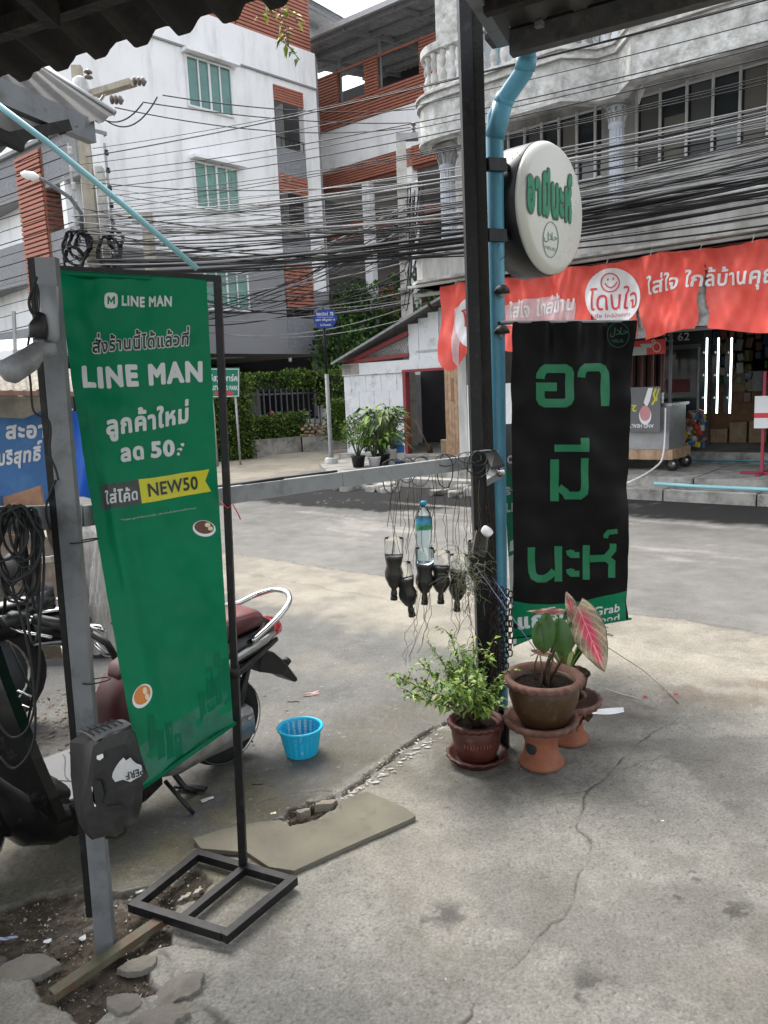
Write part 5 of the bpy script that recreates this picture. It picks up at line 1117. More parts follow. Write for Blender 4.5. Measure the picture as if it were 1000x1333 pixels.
# ------------------------------------------------------------------ shop front: red banner, stall, goods
def red_banner():
    z0, z1 = 2.0, 3.02
    T = thing('shop_banner', 'long torn red and white vinyl shop banner hung below the concrete ledge', 'banner', S3(-.5, .1, 2), R(-39))
    def S(s, t, l=0):
        u = -3.32 + s*6.9; w = .05*math.sin(u*5.1+t*2) + .035*math.sin(u*11.3-t*3.1) + .03*math.sin(u*23+t*9+2*math.sin(u*3)) + .008*math.sin(u*41-t*14+3*math.sin(u*5)) + .03*abs(math.sin(u*3.3+t*2.5))*t + .03*math.sin(t*9+u*2.2)*(1-t) + .015*math.sin((u*7+t*13))
        bot = .055*math.sin(u*1.9+1) + .03*math.sin(u*4.3); top = .03*abs(math.sin(u*2.1))
        low = -.26*math.exp(-((u+3.12)/.20)**2)*(1-t)
        return S3(u, .12 - w*.8 - l - .08*(1-t), z0 + (z1-z0)*t + bot*(1-t) - top*t + low)
    tears = [(.0615,.10,.85),(.135,.006,.55),(.155,.004,.75),(.197,.006,.5),(.245,.010,.7),(.352,.006,.62),(.435,.010,.5),(.545,.012,.82),(.78,.01,.6)]
    nu, nv = 460, 34; b = MB(); vs = []; fs = []
    for j in range(nv+1):
        for i in range(nu+1): vs.append(S(i/nu, j/nv))
    for j in range(nv):
        for i in range(nu):
            s = (i+.5)/nu; t = (j+.5)/nv
            if any(abs(s - c - .003*math.sin(t*11)) < w_*(1-t/h_)*.9 for c, w_, h_ in tears[1:] if t < h_): continue
            fs.append((j*(nu+1)+i, j*(nu+1)+i+1, (j+1)*(nu+1)+i+1, (j+1)*(nu+1)+i))
    b.add(vs, fs, True); b.build('sheet', K['red'], T)
    MB().grid(lambda a, c: S(a*.995+.002, c*.93+.035, -.05), 200, 8).build('backing_sheet', M('dirty_white_backing', (.42,.42,.42), .7, var=.3, vs=6, dirt=(.1,.1,.1), damt=.6, ds=9), T)
    # logo discs
    for cx, cy, rx, ry in ((798,386,36,37),):
        shape_on(S, [(ell(cx,cy,rx,ry,40),[])], K['white'], T, 'logo_disc', .008, .004)
        shape_on(S, stroke(ell(795,368,12,12,24),1.6,True), K['print_red'], T, 'smiley', .016, .004)
        shape_on(S, stroke([(788,369),(791,373),(796,375),(801,372),(804,367)],1.6) + [(ell(792,364,1.2,1.6,8),[]),(ell(799,363,1.2,1.6,8),[])], K['print_red'], T, 'smiley', .016, .004)
        print_on(S, 'โดนใจ', ((768,405),(829,400),(769,375)), K['print_red'], T, .004, lift=.016, step=.01)
        print_on(S, 'ใส่ใจ ใกล้บ้านคุณ', ((772,416),(820,412),(772,409)), K['print_red'], T, .0, lift=.016, step=.01)
    print_on(S, 'ใส่ใจ ใกล้บ้านคุณ', ((843,392),(1012,374),(842,358)), K['white'], T, .025, lift=.010, step=.004)
    shape_on(S, [(ell(612,420,19,32,40),[])], K['white'], T, 'logo_disc', .008, .004); print_on(S, 'โด', ((601,428),(622,424),(601,404)), K['print_red'], T, .004, lift=.016, step=.02)
    fade = M('faded_pink_vinyl', (.66,.42,.43), .55, var=.15, vs=9)
    shape_on(S, [([(656,398),(684,389),(722,385),(750,395),(748,416),(700,424),(660,424)],[])], fade, T, 'faded_patch', .006, .004); shape_on(S, [([(592,402),(598,398),(601,440),(597,478),(590,470)],[])], fade, T, 'faded_patch', .006, .004)
    print_on(S, 'ใส่ใจ ใกล้บ้าน', ((664,414),(747,404),(664,391)), K['white'], T, .03, lift=.014, step=.006)
    for k in range(12):
        p = S(.04+k*.083, .985, .01); MB().tube([p, p+Vector((.02,.0,.06)), p+Vector((.03,.03,.1))], .004, 5).build('tie_rope', K['white_paint'], T)
    MB().add([S(1.0,1,.0), S(.0,1,.0), S(.0,1,.02), S(1,1,.02)], [(0,1,2,3)]).build('hem', K['white'], T)
red_banner()
def zc(px, py, n): u, z = su(px, py, n); return u, z
# lit LED tubes
for k, px in enumerate((920, 935, 952)):
    u, z1 = su(px, 440, 2.4); _, z0 = su(px, 538, 2.4)
    t = thing('light_tube', ['lit vertical strip light nearest the stall in the shop doorway','middle one of the three lit vertical strip lights in the doorway','lit vertical strip light furthest right of the three in the doorway'][k], 'light', S3(u, 2.4, z0), 0, 'lit vertical strips in the shop doorway')
    pbox('strip', t, K['led'], SHOP, u+.0, u+.022, 2.385, 2.40, z0, z1); pbox('housing', t, K['glass_dark'], SHOP, u-.075, u-.002, 2.39, 2.42, z0, z1); pbox('channel', t, K['alu'], SHOP, u+.024, u+.034, 2.38, 2.42, z0, z1)
    MB(SHOP).tube([(u,2.4,z1),(u,2.4,3.09)],.004,4).build('hanging_wire', K['cable'], t)
    for q_ in (.2,.5,.8): MB(SHOP).lathe([(.012,0),(.014,.02),(0,.03)],(u-.03,2.37,z0+(z1-z0)*q_),6).build('clip', K['white'], t)
# handcart stall with poster
def stall():
    n = .9; u1 = su(873,560,n)[0]; u0 = u1-1.7; T = thing('food_cart', 'metal street food cart on small wheels parked on the shop step', 'cart', S3(u1-.6, n+.3, .27), R(-39)); f = SHOP
    zt = su(860,560,n)[1]; zb = su(860,585,n)[1]; z2 = su(860,590,n)[1]
    MB(f).box(u0,u1-.02,n,n+.7,zb,zt+.32).build('cabinet', K['galv'], T); MB(f).box(u0-.02,u1+.04,n-.03,n+.75,zb-.14,zb-.002).build('shelf_board', K['wood'], T)
    MB(f).box(u0,u1+.02,n-.02,n+.72,zt+.321,zt+.36).build('counter', K['alu'], T)
    for x in (u0+.1,u1-.12):
        for y in (n+.05,n+.62):
            c = Vector((x+.13,y,.27+.09)); MB(f).tube([(x-.05,y,zb-.15),(x+.05,y,.45),(x+.13,y,.36)],.02,6).build('leg', K['fence'], T)
            w_ = MB(f).tube([c+Vector((.07*math.cos(a),0,.07*math.sin(a))) for a in [i*math.pi/8 for i in range(16)]],.022,8,closed=True).build('wheel', K['tyre'], T); MB(f).lathe([(.05,-.012),(.05,.012)],c,10,axis=(0,1,0)).build('hub', K['alu'], w_)
    for x in (u0+.1,u1-.02): MB(f).beam((x,n+.02,zt+.36),(x,n+.02,2.2),.035,.035).build('post', K['fence'], T)
    MB(f).tube(SMO([(u1-.05,n-.06,zt+.3),(u1-.06,n-.09,zt-.3),(u1-.1,n-.3,.35),(u1-.22,.0,.22),(u1-.45,-.12,.16),(u1-.8,-.2,.2)]),.012,6).build('hose', K['white_paint'], T)
    for k in range(9): pbox('red_bar', T, M('dim_red_bar',(.10,.02,.02),.6), f, u0+.2+k*.15, u0+.23+k*.15, n+.5,n+.53,zt+.4,2.1)
    MB(f).box(u1-.24,u1-.16,n+.1,n+.2,zt+.361,zt+.5).build('canister', K['alu'], T)
    # signboard with red print
    ua, za = su(822,463,n-.05); ub, zb2 = su(865,441,n-.05)
    s = MB(f).box(ua-.6,ub,n-.02,n+.0,za,zb2).build('fascia_sign', K['print_red'], T); Sg = lambda a,b,l=0: S3(ua-.6+(ub-ua+.6)*a, n-.021-l, za+(zb2-za)*b)
    shape_on(Sg, [([(822,452),(842,451),(842,462),(822,463)],[]),([(833,448),(850,447),(848,453),(836,452)],[])], K['print_grey'], s, 'panel', .001); shape_on(Sg, stroke(ell(855,452,5,6,16),1,True)+stroke(ell(851,444,2,2,10),.8,True), K['cream'], s, 'emblem', .001)
    return T
stall()
def poster():
    n = .80; u1, z1 = su(861,503,n); _, z0 = su(861,562,n); u0 = u1-.52
    T = thing('poster', 'upside down dark poster with pink portrait shape on the food cart', 'poster', S3((u0+u1)/2,n,z0), R(-39))
    S = lambda a,b,l=0: S3(u0+(u1-u0)*a, n-.0-l-.03*a, z0+(z1-z0)*b)
    MB().add([S(0,0),S(1,0),S(1,1),S(0,1),S(0,0,-.008),S(1,0,-.008),S(1,1,-.008),S(0,1,-.008)],[(0,1,2,3),(7,6,5,4),(0,4,5,1),(1,5,6,2),(2,6,7,3),(3,7,4,0)]).build('sheet', M('poster_grey',(.13,.13,.14),.5), T)
    shape_on(S, [([(844,505),(850,505),(846,522),(842,530),(838,524)],[]),(ell(840,541,8,12,20),[])], K['white'], T, 'shape', .001); shape_on(S, [(ell(840,538,7,10,20),[])], M('print_pink',(.55,.25,.27),.5), T, 'shape', .002)
    shape_on(S, stroke([(854,506),(851,513),(853,520),(849,527)],2.5)+stroke([(858,506),(855,515),(855,522)],1.6), K['print_yellow'], T, 'shape', .001)
    print_on(S, 'AND HEALTH', ((851,552),(815,552),(851,557)), K['white'], T, .02, lift=.0015); print_on(S, '20', ((829,527),(815,527),(829,536)), K['print_yellow'], T, .03, lift=.0015)
poster()
# clear bag full of packets, snack strings, white sacks
def goods():
    f = SHOP; rnd = random.Random(5)
    u, z = su(905,584,2.0)
    T = thing('plastic_bag', 'bulging clear bag of coloured packets standing by the doorway', 'bag', S3(u,2.0,.27)); 
    cols = [M('packet_red',(.34,.03,.03),.4),M('packet_blue',(.03,.10,.22),.4),M('packet_pale',(.32,.31,.30),.3),M('packet_yellow',(.42,.30,.03),.4),M('dusty_pink',(.27,.12,.10),.4),M('packet_brown',(.14,.06,.04),.4)]
    for k in range(60):
        a = rnd.uniform(0,6.28); zz = rnd.uniform(0,.5); r_ = .17*(1-zz*.9)*rnd.uniform(.6,1); w_ = rnd.uniform(.025,.045)
        pbox('packet', T, cols[rnd.randrange(6)], f, u+math.cos(a)*r_-w_, u+math.cos(a)*r_+w_, 2+math.sin(a)*r_-.02, 2+math.sin(a)*r_+.02, z+zz, z+zz+rnd.uniform(.05,.09), Matrix.Rotation(rnd.uniform(-.8,.8),4,'Y')@Matrix.Rotation(rnd.uniform(-1,1),4,'Z'), .1)
    T2 = thing('goods_pile', 'grey bundled bags and folded cardboard piled beside the snack bag', 'bags', S3(u-.35,2.2,.27))
    for k in range(8): 
        q = S3(u-.4+rnd.uniform(-.18,.14), 2.3+rnd.uniform(-.1,.1), .3+k*.11); o = rock('bag', q, (.16,.12,.10), K['blank_grey'] if k%2 else K['sack'], 60+k, .8); o.parent = T2; o.matrix_basis = XF[T2.name].inverted()@XF[o.name]
    ur, zr = su(992,605,.9)
    T3 = thing('sign_stand', 'red steel stand with white and red notice at the right edge of the step', 'stand', S3(ur,.9,.27), R(-39))
    MB(f).beam((ur,.9,.29),(ur,.9,1.55),.035,.035).build('post', M('dark_pink_steel',(.32,.04,.07),.5), T3)
    MB(f).beam((ur-.25,.9,.285),(ur+.25,.9,.285),.05,.03).beam((ur,.65,.284),(ur,1.15,.284),.05,.028).build('foot', M('dark_pink_steel',(.32,.04,.07),.5), T3)
    MB(f).box(ur-.1,ur+.35,.86,.88,.85,1.25).build('notice', K['white'], T3); MB(f).box(ur-.101,ur+.351,.855,.859,.98,1.04).build('notice_band', K['print_red'], T3)
    # shelving with dim goods inside the doorway
    T4 = thing('shelf', 'dim goods shelf just inside the right of the doorway', 'shelf', S3(1.2,3.0,.425), R(-39)); 
    for k in range(5): pbox('shelf_board', T4, K['fence'], f, .7,2.6,2.9,3.3,.5+k*.35,.52+k*.35)
    for s_ in (.7,2.56): pbox('upright', T4, K['fence'], f, s_,s_+.04,2.9,3.3,.425,2.4)
    dc = [M('goods_%d'%i,c,.5) for i,c in enumerate([(.06,.09,.16),(.12,.12,.12),(.15,.03,.03),(.03,.08,.04),(.16,.13,.05)])]
    for r_ in range(5):
        x = .76
        while x < 2.5:
            w_ = rnd.uniform(.06,.13); pbox('packet', T4, dc[rnd.randrange(5)], f, x, x+w_, 2.92, 3.1, .521+r_*.35, .521+r_*.35+rnd.uniform(.12,.28)); x += w_+.01
    T7 = thing('snack_rack', 'rack of hanging snack strips in the dim shop between cooler and strip lights', 'rack', S3(-.1,3.4,.425), R(-39))
    MB(f).beam((-.4,3.4,2.5),(.65,3.4,2.5),.03,.03).build('rail', K['galv'], T7)
    sc_ = [M('snack_%d'%i,c,.4) for i,c in enumerate([(.07,.012,.012),(.06,.045,.012),(.012,.025,.05),(.012,.035,.015),(.06,.06,.055),(.05,.02,.01)])]
    for i in range(8):
        z_ = 2.46 - rnd.uniform(0,.1)
        for k in range(rnd.randint(4,8)): h_ = rnd.uniform(.10,.19); pbox('packet', T7, sc_[rnd.randrange(6)], f, -.38+i*.13+rnd.uniform(-.015,.015), -.30+i*.13+rnd.uniform(0,.03), 3.36+rnd.uniform(-.03,.03), 3.40+rnd.uniform(0,.05), z_-h_, z_, Matrix.Rotation(rnd.uniform(-.25,.25),4,'Y')@Matrix.Rotation(rnd.uniform(-.6,.6),4,'Z'), .08); z_ -= h_+rnd.uniform(.01,.05)
    T8 = thing('counter', 'low counter with stacked cartons at the back of the shop doorway', 'counter', S3(.4,4.2,.425), R(-39)); MB(f).box(-.6,1.8,4.2,4.7,.425,1.25).build('body', K['wood2'], T8)
    for i in range(9): pbox('carton', T8, [K['stone'],K['wood'],K['blank_grey']][i%3], f, -.55+.26*i, -.32+.26*i, 4.25, 4.55, 1.251, 1.35+rnd.uniform(.05,.35))
    for i in range(5): pbox('carton', T8, [K['wood'],K['stone']][i%2], f, -.5+.3*i, -.24+.3*i, 3.9, 4.18, .426, .6+rnd.uniform(.05,.25))
    T5 = thing('drinks_cooler', 'dark glass fronted drinks cooler deep in the doorway left of the strip lights', 'cooler', S3(-.6,2.9,.425), R(-39))
    MB(f).box(-.95,-.35,2.75,3.3,.425,2.3).build('cabinet', M('cooler_body',(.10,.10,.11),.4), T5); d_ = MB(f).box(-.92,-.38,2.72,2.749,.5,1.95).build('door', K['glass_dark'], T5)
    for x in (-.94,-.38): pbox('frame', d_, K['bar_grey'], f, x, x+.03, 2.70,2.719,.48,1.97)
    pbox('red_panel', T5, M('dim_red',(.12,.012,.015),.5), f, -.85,-.5,2.70,2.716,1.3,1.5)
    Sg = lambda a,b,l=0: S3(-1.0+.9*a, 2.68-l, 2.02+.3*b); MB(f).box(-1.0,-.3,2.69,2.71,2.02,2.32).build('price_board', K['dark'], T5)
    print_on(lambda a,b,l=0: S3(-1.0+.7*a, 2.68-l, 2.02+.3*b), '62 62', tuple(tuple(PR(S3(*q))) for q in ((-.92,2.68,2.08),(-.5,2.68,2.08),(-.92,2.68,2.2))), K['blank_grey'], T5, .02)
    T6 = thing('shop_poster', 'small red poster with two people seen between the blue pipe and black banner', 'poster', S3(-3.0,.4,1.4)); a_ = su(652,440,.35); b_ = su(668,400,.35)
    S6 = lambda a,b,l=0: S3(a_[0]+(b_[0]+.25-a_[0])*a, .35-l, a_[1]-.12+(.5)*b); MB().add([S6(0,0),S6(1,0),S6(1,1),S6(0,1),S6(0,0,-.01),S6(1,0,-.01),S6(1,1,-.01),S6(0,1,-.01)],[(0,1,2,3),(7,6,5,4),(0,4,5,1),(1,5,6,2),(2,6,7,3),(3,7,4,0)]).build('sheet', M('poster_red',(.25,.02,.03),.5), T6)
    tag(MB(SHOP).box(-3.14,-2.0,.5,.54,.43,1.55).build('freezer_side', K['white'], origin=S3(-2.6,.5,.4)), 'white freezer side standing behind the black hanging banner', 'freezer')
    # pale blue pipe along the step
    tag(MB(SHOP).tube([(su(852,627,.12)[0],.12,.20),(.4,.12,.185),(1.6,.12,.18),(4.4,.12,.17)],.024,8).build('water_pipe', K['pvc_pale'], origin=S3(1,.12,.19)), 'pale blue water pipe lying along the kerb of the shop step', 'pipe')
    tag(MB(SHOP).tube([(-3.1,2.14,.31),(4.5,2.14,.31)],.015,6).build('water_pipe', K['pvc'], origin=S3(1,2.14,.31)), 'thin dark blue pipe along the riser below the shop floor', 'pipe')
goods()

# ================================================================== FOREGROUND: our own roof, posts and signs
def corr(a, b, c, d, pitch, amp, n, rows=3, jag=0., seed=1):
    """corrugated sheet on the quad a(near-left) b(near-right) c(far-right) d(far-left); corrugations run near to far"""
    a, b, c, d = map(Vector, (a, b, c, d)); nn = (b-a).cross(d-a).normalized(); w = (b-a).length; rnd = random.Random(seed)
    jg = [rnd.uniform(-jag, jag) for _ in range(400)]
    def fn(s, t):
        base = a.lerp(b, s).lerp(d.lerp(c, s), t)
        k = 2*math.pi*s*w/pitch; h = amp*max(-.6, min(.6, math.sin(k)))/.6
        e = ((c-b).normalized()) * jg[int(s*w/pitch*2) % 400] * (1 if t > .999 else 0)
        return base + nn*h + e
    return MB().grid(fn, n, rows)
def roofs():
    # left sheet: edge crosses the view from low left to top centre
    T = thing('roof', 'dark corrugated roof sheet overhanging the upper left of the view', 'roof', (-1.5, 0, 2.8))
    e0, e1 = D(-60, 128, 3.05), D(352, 2, 2.55); d = (e1-e0).normalized(); e2 = e1 + d*.25; e00 = e0 - d*3
    back = Vector((-.25,-1,.0)).normalized()*3.6 + Vector((0,0,.5))
    corr(e00+back, e2+back, e2, e00, .17, .02, 420, 3, .012, 3).build('roof_sheet', K['roof_dark'], T)
    corr(e00+back+Vector((0,0,.09)), e2+back+Vector((0,0,.09)), e2-Vector((0,0,-.07)), e00+Vector((0,0,.07)), .17, .02, 420, 2, .01, 4).build('roof_sheet', K['roof_dark'], T)
    bu = back.normalized()
    for q in (.3, .8, 1.3): MB().beam(e00+bu*q-Vector((0,0,.05)), e2+bu*q-Vector((0,0,.05)), .045, .05).build('purlin', K['black_wood'], T)
    for q in (.15,.45,.75): 
        s = e00.lerp(e2, 1-q*.4); MB().beam(s+bu*.35-Vector((0,0,.1)), s+bu*2.8-Vector((0,0,.1)), .04, .07).build('rafter', K['black_wood'], T)
    # right sheet
    T2 = thing('roof', 'dark corrugated roof with steel gutter edge overhanging the upper right of the view', 'roof', (1.5, 2, 3))
    g0, g1 = D(668, 62, 3.32), D(915, -5, 3.0); d = (g1-g0).normalized(); g2 = g1 + d*4; pb = Vector((-d.y*-1, d.x*-1, 0)); pb = Vector((d.y, -d.x, 0)); 
    if pb.y > 0: pb = -pb
    back = pb*3.4 + Vector((0,0,.35)); up = Vector((0,0,.06))
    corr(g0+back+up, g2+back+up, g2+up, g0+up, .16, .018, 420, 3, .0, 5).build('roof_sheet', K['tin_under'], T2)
    MB().beam(g0+pb*.03, g2+pb*.03, .05, .085).build('gutter', M('gutter_steel', (.07,.07,.07), .6, .2, var=.3, vs=20, dirt=(.16,.15,.13), damt=.4, ds=12), T2)
    MB().beam(g0-pb*.02+Vector((-.1,0.03,.045)), g2-pb*.02+Vector((0,0,.045)), .1, .02).build('gutter_lip', K['black_steel'], T2)
    MB().beam(g0+pb*.06+Vector((-.02,0,.03)), g0+back+Vector((-.02,0,.0)), .05, .1).build('edge_beam', K['post_grey'], T2)
    for q in (.35,.9,1.5,2.2): MB().beam(g0+pb*q+up-Vector((0,0,.05)), g2+pb*q+up-Vector((0,0,.05)), .04, .05).build('purlin', K['black_wood'], T2)
    for q in (1.1,2.3): MB().beam(g0+d*q+pb*.05, g0+d*q+back, .05, .09).build('rafter', K['black_wood'], T2)
    MB().beam(D(700,30,3.2), D(713,42,3.25), .03, .02).build('bracket', K['galv'], T2)
    # neighbour's zinc lean-to, farther left
    T3 = thing('lean_to_roof', 'pale zinc lean-to roof with dark steel beam hanging below the darker roof', 'roof', (-2, 4, 2.7))
    a, b, c = D(-80, 30, 3.2), D(46, 86, 4.0), D(152, 150, 4.3); l = D(-60, 235, 3.6)
    corr(D(-90,240,3.5), D(-90,20,3.4), D(42,84,4.0), D(150,152,4.2), .12, .013, 200, 3, 0, 6) 
    P0, P1_, P2_, P3_ = D(-100,226,3.3), D(150,152,4.2), D(44,84,4.35), D(-190,-30,3.4)
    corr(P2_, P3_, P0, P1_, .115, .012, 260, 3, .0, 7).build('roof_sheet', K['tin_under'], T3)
    MB().beam(D(-60,95,3.35), D(119,172,4.12), .05, .11).build('beam', K['post_grey'], T3)
    MB().beam(D(-60,196,3.3), D(88,163,3.95), .04, .05).build('purlin', K['black_wood'], T3); MB().beam(D(-60,150,3.3), D(30,190,3.5), .04, .05).build('purlin', K['black_wood'], T3)
    MB().tube([P2_+Vector((0,0,.02)), P1_+Vector((0,0,.02))], .014, 6).build('edge_flashing', K['galv'], T3)
roofs()
# long light blue pipe across the upper left
tag(MB().tube([D(-40,108,3.2), D(60,184,3.25), D(160,266,3.3), D(257,350,3.35)], .0125, 10).build('water_pipe', K['pvc_pale'], origin=D(60,184,3.25)), 'thin pale blue pipe slanting down across the upper left', 'pipe')

# ------------------------------------------------------------------ posts and beam
def lpost():
    b = G(138, 1232); t_ = D(61, 336, 1.93); T = thing('steel_post', 'grey square steel post carrying cables and a black shell on the left', 'post', b)
    MB().beam(b - Vector((0,0,.03)), t_, .050, .026, Vector((0,1,0))).build('tube', K['post_grey'], T)
    dv = (t_-b).normalized(); k = Vector((-.034, .004, 0))
    MB().beam(b+k+dv*.1, t_+k, .016, .035, Vector((0,1,0))).build('black_side_strip', K['black_steel'], T)  # black strip along the left side of the post
    for px, py in ((111,705),(127,888)): 
        q = D(px, py, 1.9); MB().tube([q+Vector((.036*math.cos(a)-.006,.020*math.sin(a)+.01,.004*math.cos(a))) for a in [i*math.pi/8 for i in range(16)]], .002, 5, closed=True).build('cable_tie', K['cable'], T)
    MB().tube([D(64,372,1.86), D(66,440,1.87), D(69,448,1.87)], [.021,.021,.012], 10).build('conduit_sleeve', K['bar_grey'], T)
    return b, t_
PB, PT = lpost()
arm = thing('spot_lamp', 'grey elbow shaped lamp arm fixed to the left steel post', 'lamp', D(70,455,1.85))
MB().tube([D(72,455,1.86), D(52,455,1.84), D(38,468,1.81), D(12,484,1.76), D(4,489,1.75)], [.016,.022,.028,.030,.016], 14).build('head', K['bar_grey'], arm)
MB().tube([D(52,452,1.84), D(50,440,1.84)], .014, 8).build('neck', K['post_grey'], arm); MB().tube([D(50,440,1.83), D(50,425,1.83), D(54,408,1.84)], [.02,.022,.009], 10).build('socket', K['plastic_black'], arm)
def cord(px, dep, r, label, mt='cable'):
    return tag(MB().tube(SMO([D(x, y, d_) for (x, y), d_ in zip(px, dep)] if isinstance(dep, (list, tuple)) else [D(x, y, dep) for x, y in px]), r, 6).build('cord', K[mt], origin=D(*px[0], dep if not isinstance(dep, (list, tuple)) else dep[0])), label, 'cable')
cord([(54,405),(50,380),(47,370),(44,385),(46,410),(40,430),(36,460),(40,500),(44,535),(62,546),(66,560),(65,590),(73,612),(76,625)], 1.86, .0028, 'black cord looping from the lamp socket down the left steel post')
cord([(48,360),(42,378),(38,392),(40,404),(46,412)], 1.86, .0035, 'short twisted cord above the lamp socket')
BR = D(640, 598, 3.42); BJ = D(443, 624, 2.95); BL = D(105, 672, 2.02); BLL = D(-80, 678, 1.75)
bm = thing('barrier_beam', 'grey steel beam spanning from the charred post to the left steel post', 'beam', BJ)
MB().beam(BR, BJ+(BR-BJ).normalized()*.004, .03, .058).build('right_length', K['bar_grey'], bm); MB().beam(BJ-(BR-BJ).normalized()*.004, BL.lerp(BJ,.0), .03, .056).build('left_length', K['bar_grey'], bm)
MB().beam(BL-Vector((.003,0,0)), BLL, .03, .062).build('end_length', K['bar_grey'], bm)
MB().tube([BJ+Vector((-.01,-.02,.035)), BJ+Vector((-.4,-.36,.034)), BL+Vector((.5,.4,.036))], .005, 6).build('strap', K['cable'], bm)
rnd = random.Random(77)
def coil(label, cx, cy, w_, h_, dep, n, seed):
    rnd = random.Random(seed); mb = MB()
    for i in range(n):
        pts = []; ww = w_*rnd.uniform(.35,1); hh = h_*rnd.uniform(.5,1); ox = rnd.uniform(-.3,.3)*w_; dz = rnd.uniform(-.03,.03)
        for k in range(26):
            a = 2*math.pi*k/26; x = cx + ox + ww*.5*math.sin(a)*(1+.15*math.sin(3*a+i)); y = cy + hh*(.5-.5*math.cos(a)) + 3*math.sin(5*a+i); pts.append(D(x, y, dep + dz + .035*math.cos(a)))
        mb.tube(pts, .0034, 5, closed=True)
    return tag(mb.build('cable_coil', K['cable'], origin=D(cx,cy,dep)), label, 'cable coil')
coil('thick bunch of black cable looped over the beam at the far left', 18, 660, 62, 130, 1.80, 13, 3); coil('smaller bunch of black cable hanging over the beam beside the left bunch', 40, 664, 26, 190, 1.83, 5, 4)
cord([(-10,700),(15,760),(40,860),(45,960),(20,1000),(0,985)], 1.8, .0032, 'long black cable drooping in front of the black scooter'); cord([(46,670),(48,760),(52,860),(40,940),(15,960),(-10,930)], 1.82, .003, 'second long black cable drooping across the scooter shield')
cord([(73,625),(60,660),(66,690)], 1.9, .003, 'short black cord from the left post over the beam')
def rpost():
    b = G(638, 930); t_ = D(612, -30, 3.44); T = thing('charred_post', 'tall black weathered post between hanging bottles and blue pipe', 'post', b)
    d = t_-b
    MB().beam(b+Vector((-.028,0,-.02)), t_+Vector((-.028,0,0)), .05, .08, Vector((0,1,0))).build('post_half', K['black_steel'], T)
    MB().beam(b+Vector((.022,.01,-.02)), t_+Vector((.022,.01,0)), .045, .065, Vector((0,1,0))).build('post_half', K['black_wood'], T)
    MB().tube([D(622,560,3.38), D(618,605,3.37), D(621,640,3.37)], .006, 6).build('conduit', K['bar_grey'], T)
    MB().tube([D(640,545,3.36), D(622,552,3.36), D(620,560,3.36), D(621,590,3.36)], .006, 6).build('bent_rod', K['galv'], T)
    return b, t_
QB, QT = rpost()
def downpipe():
    q = [D(686,58,3.36), D(686,74,3.38), D(683,92,3.40), D(658,128,3.46), D(645,152,3.50), D(644,180,3.51)]
    T = thing('downpipe', 'large blue plastic downpipe beside the charred post', 'pipe', G(652,925))
    bot = G(651, 922); bot.z = .02
    MB().tube(q + [q[-1].lerp(bot, k/6) for k in range(1, 7)], .0385, 20).build('pipe', K['pvc'], T)
    ax = (q[2]-q[3]).normalized()
    for a, b in ((q[1], q[2]), (q[3].lerp(q[4],.25), q[5]), (q[3].lerp(q[4],-.1), q[3].lerp(q[4],.3))): MB().tube([a, a.lerp(b,.5), b], .043, 20).build('coupling', K['pvc'], T)
    for py in (380, 432):
        c = D(652, py, 3.44); MB().lathe([(.036,0),(.033,.015),(.02,.032),(0,.038)], c-Vector((-.0,.03,0.01)), 14).build('lamp_dome', K['plastic_black'], T)
        MB().lathe([(0,-.02),(.012,-.016),(.014,0)], c-Vector((0,.03,.01)), 10).build('bulb', K['bar_grey'], T)
downpipe()
def flood():
    T = thing('solar_lamp', 'small black solar flood lamp clamped to the charred post', 'lamp', D(650,610,3.3))
    a, b, c, d = D(634,588,3.34), D(652,591,3.26), D(654,606,3.22), D(640,618,3.24)
    q = [D(630,590,3.32), D(646,589,3.30), D(657,607,3.22), D(640,612,3.18)]; up = Vector((0,0,.012))
    MB().add([*q, *[v+up for v in q]], [(0,1,2,3),(7,6,5,4),(0,4,5,1),(1,5,6,2),(2,6,7,3),(3,7,4,0)]).build('solar_panel', K['plastic_black'], T)
    q2 = [D(632,604,3.34), D(650,600,3.3), D(655,612,3.24), D(634,624,3.24)]
    MB().add([*q2, *[v-Vector((0,0,.03)) for v in q2]], [(0,1,2,3),(7,6,5,4),(0,4,5,1),(1,5,6,2),(2,6,7,3),(3,7,4,0)]).build('lamp_body', K['post_grey'], T)
    MB().lathe([(.02,0),(.02,.01),(0,.012)], D(652,614,3.22), 10, axis=(-.4,-1,-.3)).build('lens', K['chrome'], T)
    MB().tube([D(618,588,3.33), D(636,586,3.30), D(648,588,3.34)], .004, 5).build('clamp', K['galv'], T)
flood()

